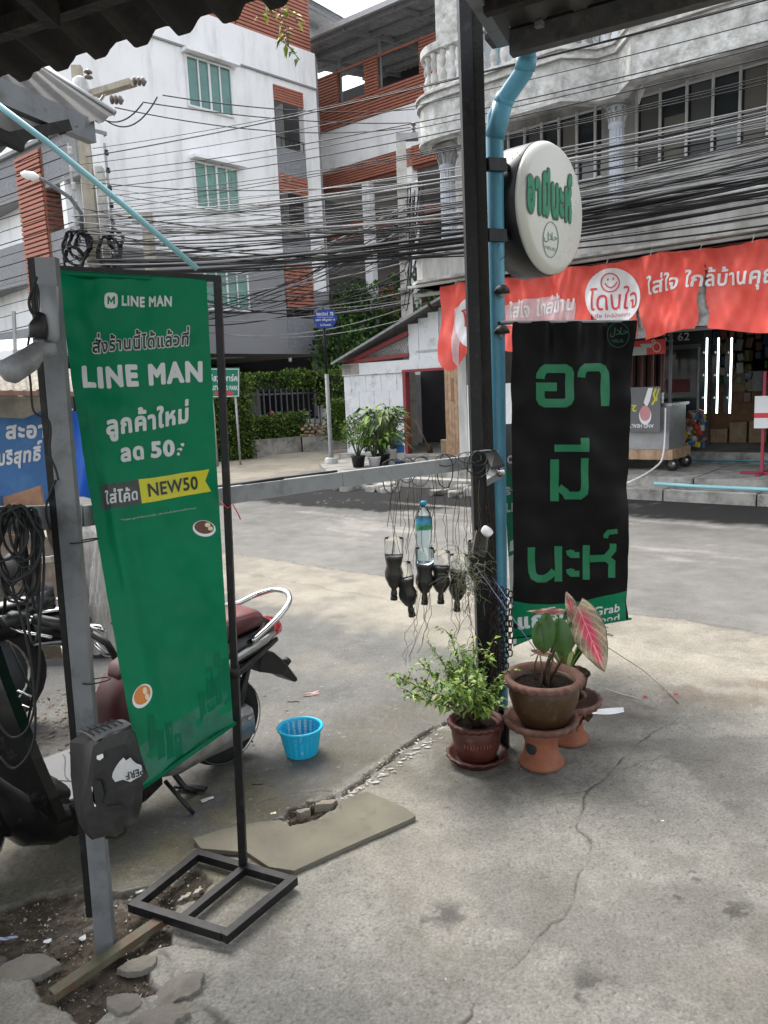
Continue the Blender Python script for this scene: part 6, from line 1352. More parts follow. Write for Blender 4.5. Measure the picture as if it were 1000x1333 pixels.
# ------------------------------------------------------------------ round light box sign
def round_sign():
    nr = Vector((.755,-.656,0)); tx = Vector((.656,.755,0)); c = D(712, 273, 3.68); R_ = .295
    T = thing('round_sign', 'round white light box sign with green lettering on the charred post', 'sign', c)
    MB().lathe([(R_*.97,-.15),(R_,-.145),(R_,.0),(R_*.99,.004)], c, 64, axis=nr).build('drum', M('drum_black',(.006,.006,.007),.35), T)
    MB().lathe([(R_*.99,.0041),(R_*.985,.02),(R_*.93,.042),(R_*.88,.046),(0,.047)], c, 64, axis=nr).build('face', K['opal'], T)
    S = lambda s, t, l=0: c + tx*(s-.5)*2*R_ + Vector((0,0,1))*(t-.5)*2*R_ + nr*(.048+l)
    sh = 'อามีนะห์'
    bx = ((686,275),(744,290),(686,209))
    print_on(S, sh, bx, M('dark_green_outline',(.02,.07,.05),.4), T, .10, lift=.0008, step=.3, track=.06, ref=.055); print_on(S, sh, bx, M('sign_green',(.0,.22,.10),.4), T, .055, lift=.0022, step=.3, name='lettering_face', track=.06, ref=.055)
    tq = M('halal_teal',(.05,.17,.15),.4)
    e = [ell(717,312,10.2,23.5,40)]; shape_on(S, [(e[0],[ell(717,312,9.4,22.6,40)])], tq, T, 'emblem_ring', .001)
    print_on(S, 'ﺣﻼﻝ'[::-1] if False else 'ﻝﻼﺣ', ((708.5,315),(725.5,317),(708.5,301)), tq, T, .0, lift=.001, step=.3); print_on(S, 'HALAL', ((710,323.5),(724,327.5),(710,319)), tq, T, .0, lift=.001, step=.3)
    for py in (214, 306):
        a = D(634, py, 3.40); b = D(657, py+1, 3.46); MB().beam(a, b, .03, .052).build('bracket_arm', K['black_steel'], T); MB().beam(b, D(664,py+6,3.54), .015, .02).build('bracket_bolt', K['black_steel'], T)
    for k, (px, py) in enumerate(((664,203),(667,206),(674,199),(677,202))): MB().lathe([(.004,0),(0,.003)], D(px,py,3.46), 6, axis=-nr).build('screw', K['print_black'], T)
    MB().tube([D(649,318,3.45), D(646,330,3.45), D(650,340,3.45), D(657,334,3.45), D(659,329,3.45)], .0018, 5).build('wire_loop', K['cable'], T)
round_sign()

# ------------------------------------------------------------------ black hanging banner
def fold(u, v, a=1.): return (.010*math.sin(u*9+1.5*v) + .005*math.sin(u*23-4*v+1))*a
def black_banner():
    TL, TR, BR_, BL_ = D(667,419,3.35), D(823,418,3.50), D(815,806,3.52), D(667,831,3.36)
    T = thing('hanging_banner', 'tall black vinyl banner with large green Thai letters beside the blue pipe', 'banner', (TL+BR_)/2)
    nn = (BR_-BL_).cross(TL-BL_).normalized()
    if nn.dot(cC-TL) < 0: nn = -nn
    def S(s, t, l=0):
        p = BL_.lerp(BR_, s).lerp(TL.lerp(TR, s), t)
        g = .016*math.sin(s*15+.8*math.sin(t*5))*t**3 + .012*math.sin(s*26+2*t)*t**9 + .009*math.sin(s*7+t*6) + .007*math.sin(t*17+s*9)*(s**2) + .0035*math.sin(t*23-s*17+2*math.sin(t*7)) + .003*noise.noise(Vector((s*5,t*14,3)))*3 + .004*math.sin(t*31+s*4)*(s > .0)*s**3 + .012*math.exp(-((1-t)/.12)**2)*math.sin(s*26+1)
        if t < .06: g += .012*math.sin((.06-t)/.06*2)
        return p + nn*(g + l)
    MB().grid(lambda a, b: S(a, b), 56, 130).build('sheet', K['black_vinyl'], T)
    # green wave at the foot
    top = [(667,782),(690,786),(715,787),(740,785),(765,781),(790,775),(816,769)]; pts = top + [(814.6,806.5),(790,811),(740,819),(700,825.5),(667.2,830.5)]
    shape_on(S, [(pts,[])], K['green'], T, 'foot_band', .0015, .03)
    g = K['print_green']; px = lambda q: [(640+x/5, 400+y/5) for x, y in q]
    # block letters measured on the cloth (strokes)
    w5 = lambda pts, w_, cl=False: [([(640+x/5, 400+y/5) for x, y in o_], [[(640+x/5, 400+y/5) for x, y in h] for h in hs_]) for o_, hs_ in stroke(pts, w_, cl)]
    L_ = w5([(287,463),(318,463),(318,425),(340,398),(480,398),(505,425),(505,600),(480,626),(345,626),(316,600),(316,517),(422,517)],57)
    L_ = w5([(316,465),(318,440),(335,412),(352,399),(478,399),(500,412),(508,432),(508,592),(498,612),(478,624),(348,624),(328,614),(316,592),(316,518),(424,518)],56)
    L_ += w5([(583,456),(585,430),(595,408),(615,392),(700,390),(722,400),(737,430),(737,643)],52)
    L_ += w5([(408,917),(606,917)],46) + w5([(606,940.5),(606,850)],56)
    L_ += w5([(409,990),(409,1262)],56) + w5([(437.5,1172),(480,1205),(490,1225),(575,1225),(600,1205),(606,1170),(606,982)],50)
    y6 = lambda pts, w_, cl=False: [([(640+x/5, 640+y/5) for x, y in o_], [[(640+x/5, 640+y/5) for x, y in h] for h in hs_]) for o_, hs_ in stroke(pts, w_, cl)]
    L_ += y6([(258,362),(262,520),(275,552),(300,566),(345,566),(380,545),(407,515)],48) + y6([(433,355),(433,585)],52)
    for dy in (0, 122): L_ += y6([(500,380+dy),(506,400+dy),(520,412+dy),(570,412+dy)],38) + y6([(524,381+dy),(524,392.5+dy)],28)
    L_ += y6([(616,348),(614,572)],46) + y6([(638,436),(745,432),(782,460),(780,560)],46) + y6([(747,425),(770,400),(788,378),(790,338)],44)
    L_ += y6([(742,302),(744,282),(760,264),(818,257)],32)
    flat = L_; shape_on(S, flat, g, T, 'lettering', .0018, .02)
    tq = M('halal_green_dull',(.012,.10,.06),.45)
    shape_on(S, [(ell(804.5,436,14.6,16.5,40),[ell(804.5,436,14.0,15.9,40)])], tq, T, 'emblem_ring', .0018, .02); print_on(S, 'ﻝﻼﺣ', ((794,439),(816,438),(794,427)), tq, T, .0, lift=.0018, step=.1); print_on(S, 'HALAL', ((797,446),(812,445.5),(797,441.5)), tq, T, .0, lift=.0018, step=.1)
    pw = K['print_white']
    print_on(S, 'ແກร็บ'[:0]+'แกร็บ', ((674,820),(742,810),(674,796)), pw, T, .05, lift=.003, step=.1)
    print_on(S, 'Grab', ((773,802),(806,796),(773,790)), pw, T, .02, lift=.003, step=.1); print_on(S, 'Food', ((773,813),(806,808),(773,803.5)), pw, T, .02, lift=.003, step=.1)
    MB().tube([TL+Vector((-.05,0,.0)), TL, TR], .006, 8).build('top_rod', K['bar_grey'], T); MB().beam(D(648,421,3.38), D(668,420,3.36), .012, .014).build('bracket', K['black_steel'], T)
    MB().tube([S(-.005,0.003,.0)-nn*.006, S(1.03,.003,0)-nn*.006], .006, 8).build('bottom_rod', K['green_dull'], T)
black_banner()
def side_banner():
    TL, TR, BR_, BL_ = D(655,552,3.62), D(760,548,4.0), D(762,800,4.0), D(668,842,3.6)
    T = thing('hanging_banner', 'green delivery banner mostly hidden behind the black one', 'banner', (TL+BR_)/2)
    nn = (BR_-BL_).cross(TL-BL_).normalized()
    if nn.dot(cC-TL) < 0: nn = -nn
    S = lambda s, t, l=0: BL_.lerp(BR_, s).lerp(TL.lerp(TR, s), t) + nn*(l + .006*math.sin(t*9+s*5))
    MB().grid(lambda a, b: S(a, b), 10, 40).build('sheet', K['green'], T)
    shape_on(S, [([(655.2,553),(672,552),(673,566),(666,567),(662,582),(663,600),(670,614),(656.5,606)],[])], K['print_dark'], T, 'panel', .001, .03)
    shape_on(S, [(ell(672,592,13,27,30),[])], K['print_dark'], T, 'badge', .0015, .03)
    print_on(S, 'ONLINE', ((659.5,604),(700,600),(659.5,593)), K['print_white'], T, .05, lift=.003, step=.3)
    print_on(S, 'ร้านนี้', ((657,645),(690,640),(657,632)), K['print_white'], T, .04, lift=.003, step=.3); print_on(S, 'LINE MAN', ((657.5,667),(720,662),(657.5,655)), K['print_white'], T, .05, lift=.003, step=.3)
    shape_on(S, [([(664,705),(672,700),(672,716),(663,718)],[]),([(662,725),(672,720),(672,838),(667.5,838),(664,770)],[])], K['print_white'], T, 'panel', .001, .03)
side_banner()

# ------------------------------------------------------------------ delivery banner on its black stand
def stand():
    a, b, c, d = G(175,1180,.03), G(258,1113,.03), G(380,1148,.03), G(296,1218,.03)
    T = thing('banner_stand', 'black square tube banner stand with open rectangular foot', 'stand', (a+c)/2)
    w_ = .026
    e = lambda p, q: (p + (q-p).normalized()*.0131, q - (q-p).normalized()*.0131)
    MB().beam(a - (b-a).normalized()*.013, b + (b-a).normalized()*.013, w_, w_).build('foot_tube', K['black_steel'], T); MB().beam(d - (c-d).normalized()*.013, c + (c-d).normalized()*.013, w_, w_).build('foot_tube', K['black_steel'], T)
    MB().beam(*e(b, c), w_, w_).build('foot_tube', K['black_steel'], T); MB().beam(*e(a, d), w_, w_).build('foot_tube', K['black_steel'], T)
    m0 = b.lerp(c, .52); m1 = a.lerp(d, .52); MB().beam(m0, m1, w_*.93, w_*.93).build('foot_tube', K['black_steel'], T)
    pb = G(317, 1132, .02); top = D(283, 362, pb.y+.02); tl = D(72, 350, pb.y-.02)
    md = pb.lerp(top, .36)
    MB().beam(pb, md, .024, .024, Vector((0,1,0))).build('post', K['black_steel'], T); MB().beam(md, top, .02, .02, Vector((0,1,0))).build('post', K['black_steel'], T); MB().tube([md-Vector((0,0,.015)), md+Vector((0,0,.02))],.017,8).build('collar', K['black_steel'], T)
    MB().beam(top+Vector((.01,0,-.003)), tl, .018, .018).build('top_bar', K['black_steel'], T)
    q = pb.lerp(top, .64); MB().tube([q+Vector((-.02,-.01,.02)), q+Vector((.005,-.02,0)), q+Vector((.02,-.015,.01)), q+Vector((.035,-.02,-.02)), q+Vector((.04,-.02,-.035))], .002, 5).build('red_string', K['print_red'], T)
    h = pb.lerp(top, .275); MB().beam(h+Vector((-.05,-.0,.0)), h+Vector((0,0,0)), .012, .02).build('lower_bracket', K['black_steel'], T)
    return pb, top, tl
SPB, STOP, STL = stand()
def delivery_banner():
    d0 = SPB.y
    TL, TR, BR_, BL_ = D(74,354,d0-.045), D(269,366,d0+.0), D(304,940,d0-.01), D(187,1021,d0-.33)
    T = thing('delivery_banner', 'tall green food delivery promotion banner hanging twisted on the black stand', 'banner', (TL+BR_)/2)
    nn = (TR-TL).cross(TL-BL_).normalized()
    if nn.dot(cC-TL) < 0: nn = -nn
    def S(s, t, l=0):
        p = BL_.lerp(BR_, s).lerp(TL.lerp(TR, s), t)
        # left edge follows its measured line
        k = t*(1-t); p = p + Vector((-.045*k*(1-s) - .01*k*s, 0, 0))
        sp = s + .0*t; f = .016*math.exp(-((s-.10-.12*(1-t))/.05)**2)*math.sin(min(1,max(0,t*1.15-.1))*math.pi)**.5 - .010*math.exp(-((s-.21-.13*(1-t))/.06)**2)
        g = f + .006*noise.noise(Vector((s*4,t*11,1)))*1.5 + .003*noise.noise(Vector((s*9,t*24,5)))*2 + .007*math.sin(s*6+t*3) + .005*math.sin(s*14-t*5+1)*(1-.3*t) + .003*math.sin(t*19+s*8)*s + .004*math.exp(-((t-.97)/.03)**2)*math.sin(s*30) + .012*(1-t)**2*math.sin(s*7+1)
        return p + nn*(g + l)
    MB().grid(lambda a, b: S(a, b), 64, 150).build('sheet', K['green'], T)
    W, GY, BK, Y = K['print_white'], K['print_grey'], K['print_black'], K['print_yellow']
    zx = lambda q: [(60+x*.27, 340+y*.27) for x, y in q]      # from the enlarged view
    P_ = lambda x, y: (60+x*.27, 340+y*.27)
    # small logo: rounded square with M, then the words
    rr = [(282,176),(286,160),(300,152),(328,152),(343,160),(347,176),(347,206),(342,222),(328,228),(300,228),(287,222),(282,206)]; m_ = [(297,208),(297,170),(304,170),(315,188),(326,170),(333,170),(333,208),(325,208),(325,187),(315,203),(305,187),(305,208)]
    shape_on(S, [(zx(rr), [zx(m_)])], W, T, 'logo', .0015, .02); print_on(S, 'LINE MAN', (P_(366,216), P_(607,220), P_(366,166)), W, T, .04, lift=.0015, step=.03)
    th = 'สั่งร้านนี้ได้แล้วที่'; bx_ = (P_(225,443), P_(687,406), P_(224,347)); print_on(S, th, bx_, W, T, .085, lift=.001, step=.02, track=.07, ref=.03); print_on(S, th, bx_, BK, T, .03, lift=.0025, step=.02, track=.07, ref=.03)
    print_on(S, 'LINE MAN', (P_(180,612), P_(756,584), P_(172,505)), W, T, .055, lift=.0015, step=.03)
    print_on(S, 'ลูกค้าใหม่', (P_(292,872), P_(688,808), P_(288,722)), W, T, .045, lift=.0015, step=.02); print_on(S, 'ลด', (P_(362,972), P_(474,956), P_(357,902)), W, T, .05, lift=.0015, step=.03); print_on(S, '50', (P_(507,952), P_(622,940), P_(503,870)), W, T, .05, lift=.0015, step=.03)
    shape_on(S, [(zx(ell(*q, 7, 8, 12)), []) for q in ((639,930),(651,908),(660,886),(655,888))][:3] + [(zx([(632,906),(648,900),(650,906),(634,912)]),[]), (zx([(648,880),(664,876),(668,884),(652,890)]),[])], W, T, 'logo_dots', .0015, .02)
    shape_on(S, [(zx([(262,1092),(266,1083),(446,1052),(463,1168),(282,1202),(272,1196)]),[])], K['print_dark'], T, 'code_tag', .0012, .03)
    shape_on(S, [(zx([(446,1052),(788,1003),(768,1060),(797,1110),(463,1168)]),[])], Y, T, 'ribbon', .0012, .03)
    print_on(S, 'ใส่โค้ด', (P_(292,1176), P_(444,1150), P_(284,1102)), W, T, .03, lift=.0032, step=.03); print_on(S, 'NEW50', (P_(497,1138), P_(735,1100), P_(490,1072)), BK, T, .025, lift=.0032, step=.03)
    print_on(S, '*เฉพาะลูกค้าใหม่เท่านั้น เงื่อนไขเป็นไปตามที่กำหนด', (P_(362,1254), P_(722,1196), P_(360,1240)), K['print_grey'], T, -.005, lift=.0015, step=.01)
    # food pictures
    for cx, cy, rx, ry, rot, cols in ((266,687,15,10.5,.15,('white','brown','cream')), (185.5,905,11.5,17,.5,('white','orange','cream'))):
        shape_on(S, [(ell(cx,cy+1,rx,ry,26,rot),[])], K['white'], T, 'food_picture', .0012, .02); shape_on(S, [(ell(cx,cy-.5,rx*.85,ry*.8,26,rot),[])], K[cols[1]], T, 'food_picture', .002, .02)
        shape_on(S, [(ell(cx+rx*.3,cy-ry*.35,rx*.25,ry*.28,12),[]),(ell(cx+rx*.55,cy+ry*.1,rx*.22,ry*.25,12),[])], K[cols[2]], T, 'food_picture', .0028, .02)
    # muted skyline silhouettes at the foot
    sk = []
    for x, y, w_, h_ in ((268,868,10,60),(279,850,8,70),(289,858,9,60),(192,930,9,48),(203,950,10,40),(215,940,9,50),(226,955,10,34),(258,900,9,40)): sk.append(([(x,y),(x+w_,y-1),(x+w_+3,y+h_-6),(x+3,y+h_)],[]))
    tag(shape_on(S, sk, K['green_dull'], T, 'skyline_print', .0008, .03), kind='stuff')
    # translucent dust band of the sleeve at the very foot
    shape_on(S, [([(176,975),(300,895),(303.5,939),(187.5,1019)],[])], M('dusty_green_vinyl',(.015,.135,.085),.5,var=.3,vs=14), T, 'foot_sleeve', .0005, .03)
    MB().tube([S(-.01,-.003)-nn*.006, S(1.02,-.003)-nn*.006], .007, 8).build('bottom_rod', K['green_dull'], T); MB().tube([S(0,1.0)-nn*.008, S(1,1.0)-nn*.008], .008, 8).build('top_sleeve', K['green_dull'], T)
delivery_banner()

# ------------------------------------------------------------------ scooter behind the delivery banner
def loft(mb, secs, n=20, pw=2.4, cap=True):
    """secs: (x, y, z, half width y, half height z[, tilt]) along x"""
    vs = []
    for s_ in secs:
        x, y, z, hy, hz = s_[:5]; tl = s_[5] if len(s_) > 5 else 0
        for j in range(n):
            a = 2*math.pi*j/n; c, q = math.cos(a), math.sin(a)
            cy = math.copysign(abs(c)**(2/pw), c)*hy; cz = math.copysign(abs(q)**(2/pw), q)*hz
            vs.append((x + cz*tl, y + cy, z + cz))
    k = len(secs); fs = [(i*n+j, i*n+(j+1)%n, (i+1)*n+(j+1)%n, (i+1)*n+j) for i in range(k-1) for j in range(n)]
    if cap: fs += [tuple(range(n))[::-1], tuple((k-1)*n+j for j in range(n))]
    return mb.add(vs, fs, True)
def scooter():
    o = G(293, 991); hd = Vector((-.643, -.766, 0)).normalized(); f = FR(o, hd) @ Matrix.Scale(.87, 4)
    T = thing('motor_scooter', 'black step through scooter with maroon seat parked behind the green delivery banner', 'scooter', o, math.atan2(hd.y, hd.x))
    B = lambda: MB(f)
    def wheel(x, y=0):
        c = Vector((x, y, .215)); W = B().tube([c+Vector((.172*math.cos(a), 0, .172*math.sin(a))) for a in [i*math.pi/18 for i in range(36)]], .045, 12, closed=True).build('wheel', K['tyre'], T)
        b = B(); b.tube([c+Vector((.128*math.cos(a), 0, .128*math.sin(a))) for a in [i*math.pi/18 for i in range(36)]], .016, 8, closed=True); b.lathe([(.035,-.06),(.045,-.05),(.045,.05),(.035,.06)], c, 16, axis=(0,1,0)); b.build('rim', K['plastic_black'], W)
        for k in range(10):
            a = k*math.pi/5; B().beam(c+Vector((.03*math.cos(a),.01,.03*math.sin(a))), c+Vector((.125*math.cos(a+.2),.01,.125*math.sin(a+.2))), .012, .012).build('spoke', K['alu'], W)
        B().lathe([(.065,.03),(.07,.035),(.03,.05),(0,.052)], c, 20, axis=(0,1,0)).build('brake_disc', K['galv'], W)
        B().tube([c+Vector((.2*math.cos(a), .047, .2*math.sin(a)))*1 for a in [i*math.pi/18 for i in range(36)]], .003, 4, closed=True).build('tyre_stripe', K['fence'], W)
    wheel(0); wheel(1.24)
    # engine, CVT cover (left side, facing the street side of the view), exhaust
    b = B(); loft(b, [(-.10,.10,.215,.02,.05),(-.06,.11,.215,.04,.085),(.05,.115,.21,.045,.08),(.2,.115,.20,.045,.065),(.34,.11,.205,.045,.085),(.42,.10,.21,.035,.075),(.46,.09,.21,.015,.04)], 18, 3); b.build('engine_cover', K['alu'], T)
    b = B(); loft(b, [(-.06,.165,.215,.008,.05),(.1,.17,.215,.010,.035),(.33,.168,.21,.009,.055),(.40,.165,.21,.004,.03)], 14, 3); b.build('cover_plate', K['alu'], T)
    b = B(); loft(b, [(.25,0,.27,.09,.07),(.45,0,.26,.1,.09),(.55,0,.24,.07,.06)], 16); b.build('engine_block', K['plastic_black'], T)
    for k in range(8): B().lathe([(.012,0),(.012,.012),(0,.014)], (-.02+.06*k, .178, .275-.002*(k-3)**2), 6, axis=(0,1,0)).build('bolt', K['galv'], T)
    B().tube([(-.2,-.13,.26),(.15,-.14,.22),(.2,-.13,.2)],[.05,.055,.03],14).build('exhaust', K['plastic_black'], T)
    B().tube([(-.02,.10,.26),(-.1,.10,.47)],.018,10).build('shock_absorber', K['plastic_black'], T)
    B().tube([(.42,.14,.13),(.40,.24,.05),(.38,.27,.005)],.009,8).build('side_stand', K['plastic_black'], T); B().tube([(.36,.04,.18),(.30,.1,.03),(.26,.13,.005)],.014,8).build('centre_stand', K['plastic_black'], T)
    B().beam((.3,.03,.02),(.24,.17,.02),.03,.012).build('stand_foot', K['plastic_black'], T)
    # tail body, side panels, trims
    b = B(); loft(b, [(-.33,0,.60,.05,.03),(-.28,0,.59,.10,.06),(-.15,0,.57,.135,.085),(.05,0,.54,.15,.11),(.25,0,.49,.15,.14),(.42,0,.44,.15,.17),(.50,0,.40,.13,.16)], 26, 2.6); b.build('tail_body', K['gloss_black'], T)
    for sy in (1,-1):
        b = B(); loft(b, [(-.32,sy*.075,.585,.012,.012),(-.2,sy*.125,.575,.014,.02),(.0,sy*.150,.55,.012,.018),(.22,sy*.158,.50,.010,.014),(.38,sy*.158,.45,.006,.01)], 12); b.build('silver_trim', K['alu'], T)
        b = B(); loft(b, [(-.30,sy*.09,.545,.012,.012),(-.05,sy*.145,.49,.014,.018),(.2,sy*.160,.42,.012,.02),(.40,sy*.155,.34,.01,.03)], 12); b.build('lower_trim', K['plastic_black'], T)
    b = B(); loft(b, [(-.365,0,.585,.05,.03),(-.345,0,.59,.085,.045),(-.30,0,.59,.10,.05),(-.27,0,.59,.10,.04)], 18); b.build('tail_lamp', K['tail'], T)
    b = B(); b.prism([(-.22,.47),(-.29,.48),(-.37,.40),(-.45,.28),(-.43,.27),(-.34,.34),(-.27,.37),(-.20,.40)], -.07, .07); b.build('mudguard', K['plastic_black'], T, bevel=.006)
    B().lathe([(.022,0),(.022,.03),(.0,.035)], (-.395,.03,.375), 10, axis=(-.8,0,.5)).build('reflector', K['plastic_black'], T)
    b = B(); b.grid(lambda s_, t: ((.225)*math.cos(.2+2.0*s_), .062*math.cos(t*math.pi), .215+.25*math.sin(.2+2.0*s_)+.015*math.sin(t*math.pi)), 14, 6); b.build('inner_fender', K['plastic_black'], T)
    for sy in (1,-1):
        B().tube([(.50,sy*.128,.50),(.46,sy*.152,.38),(.36,sy*.156,.31)],.0025,5).build('panel_seam', K['fence'], T); B().tube([(.30,sy*.152,.60),(.22,sy*.155,.47),(.20,sy*.152,.37)],.0022,5).build('panel_seam', K['fence'], T)
    # seat: lower maroon box cover under the nose, long seat on top
    b = B(); loft(b, [(-.24,0,.665,.07,.02),(-.20,0,.675,.12,.045),(-.05,0,.68,.14,.055),(.12,0,.655,.135,.055),(.25,0,.63,.12,.05),(.40,0,.63,.11,.05),(.50,0,.615,.08,.035),(.53,0,.60,.04,.02)], 24, 2.8); b.build('seat', K['maroon'], T)
    b = B(); loft(b, [(-.235,0,.685,.06,.015),(-.19,0,.706,.10,.02),(-.05,0,.716,.12,.022),(.10,0,.695,.11,.02),(.17,0,.67,.09,.015)], 20, 2.4); b.build('seat_top', K['maroon_top'], T)  # seat top in the paler of two maroon tones
    b = B(); loft(b, [(.20,0,.50,.150,.13),(.40,0,.48,.150,.15),(.52,0,.45,.135,.16),(.575,0,.42,.10,.13),(.59,0,.40,.05,.08)], 24, 2.8); b.build('seat_box', K['maroon'], T)
    B().tube(SMO([(-.1+.0,.145,.60),(-.25,.15,.665),(-.36,.13,.72),(-.42,.06,.745),(-.43,0,.75),(-.42,-.06,.745),(-.36,-.13,.72),(-.25,-.15,.70),(-.05,-.16,.73),(.02,-.15,.71)]), .0135, 12).build('grab_rail', K['chrome'], T)
    # floorboard
    fl = [(.48,.15),(.58,.20),(.78,.215),(.86,.20),(.89,.13),(.89,-.13),(.86,-.20),(.78,-.215),(.58,-.20),(.48,-.15)]
    B().prism([(x, y) for x, y in fl], .262, .272, 'xy').build('floor_mat', K['rubber_grey'], T)
    fo = [((x-.74)*1.14+.74, y*1.13) for x, y in fl]; B().prism(fo, .13, .261, 'xy').build('floor_pan', K['gloss_black'], T, bevel=.01)
    for k in range(5):
        pts = [(.56+.06*k+.05*math.sin(t*4+k*1.7), -.17+.34*t, .2735) for t in [i/12 for i in range(13)]]; B().tube(pts, .0022, 4).build('mat_groove', K['fence'], T)
    for x, y in ((.62,.14),(.86,.14),(.62,-.14),(.86,-.14),(.74,.05)): B().lathe([(.013,0),(.013,.003),(.0,.004)], (x,y,.2722), 10).build('plug', K['plastic_black'], T)
    # leg shield, front cowl, fork, front fender
    b = B()
    prof = [(.93,.16),(.955,.24),(.985,.34),(1.02,.50),(1.045,.66),(1.06,.80),(1.06,.90)]; hw = [.20,.245,.265,.25,.215,.17,.12]
    def sh(s_, t):
        k = t*(len(prof)-1); i = min(int(k), len(prof)-2); q = k-i; x = prof[i][0]*(1-q)+prof[i+1][0]*q; z = prof[i][1]*(1-q)+prof[i+1][1]*q; h = hw[i]*(1-q)+hw[i+1]*q; a = (s_-.5)*2
        return (x + .13*(1-abs(a)**2.2) - .02, h*a, z)
    b.shell(sh, (-.035, 0, 0), 1, 20, 18); b.build('leg_shield', K['gloss_black'], T)
    b = B(); loft(b, [(.95,0,.30,.10,.10),(1.02,0,.40,.13,.16),(1.12,0,.55,.14,.25),(1.20,0,.60,.10,.20),(1.27,0,.60,.05,.10)], 22); b.build('front_cowl', K['gloss_black'], T)
    b = B(); loft(b, [(.46,0,.17,.12,.05),(.60,0,.175,.18,.07),(.80,0,.18,.215,.085),(.93,0,.22,.235,.13),(1.02,0,.30,.22,.18),(1.08,0,.36,.16,.16),(1.11,0,.38,.08,.08)], 24, 2.8); b.build('belly_pan', K['gloss_black'], T)
    b = B(); loft(b, [(.945,.0,.62,.10,.05),(.93,0,.60,.085,.045)], 18); b.build('glove_box', K['plastic_black'], T)
    B().tube([(.95,.08,.70),(.90,.07,.66),(.885,.05,.60),(.90,-.05,.60),(.95,-.06,.66)], .006, 8).build('shield_hook', K['chrome'], T)
    for sy in (1,-1): B().tube([(1.24,sy*.08,.215),(1.16,sy*.07,.5)],.016,10).build('fork_leg', K['galv'], T)
    b = B(); b.grid(lambda s_, t: (1.24+.235*math.cos(.4+2.2*s_), .075*math.cos(t*math.pi), .215+.235*math.sin(.4+2.2*s_)+.02*math.sin(t*math.pi)), 16, 6); b.build('front_fender', K['gloss_black'], T)
    # handlebars
    b = B(); loft(b, [(1.03,0,.95,.05,.03),(1.0,0,.98,.10,.055),(1.04,0,1.0,.11,.06),(1.12,0,.99,.08,.05),(1.16,0,.97,.04,.03)], 20); b.build('handlebar_cowl', K['gloss_black'], T)
    for sy in (1,-1):
        B().tube([(1.0,sy*.10,.99),(.96,sy*.2,1.0),(.90,sy*.30,.985)],.014,10).build('handlebar', K['chrome'], T); B().tube([(.93,sy*.24,.995),(.87,sy*.36,.975)],.02,12).build('grip', K['plastic_black'], T)
        B().tube([(1.0,sy*.2,.985),(.99,sy*.26,.97),(.94,sy*.37,.955)],.006,8).build('brake_lever', K['chrome'], T); b = B(); loft(b, [(1.02,sy*.2,1.0,.03,.02),(.98,sy*.2,1.005,.035,.028),(.94,sy*.22,1.0,.02,.018)], 12); b.build('switch_housing', K['plastic_black'], T)
        B().tube([(1.0,sy*.17,1.02),(1.0,sy*.2,1.10),(.99,sy*.25,1.17)],.006,8).build('mirror_stem', K['plastic_black'], T); b = B(); loft(b, [(1.005,sy*.27,1.2,.06,.035),(.99,sy*.27,1.2,.07,.045),(.98,sy*.27,1.2,.065,.04)], 16); b.build('mirror', K['plastic_black'], T)
    b = B(); b.tube([(.97,.10,.90),(.93,.16,.70),(.96,.12,.55),(1.0,.08,.4)],.005,6); b.build('brake_cable', K['cable'], T)
scooter()
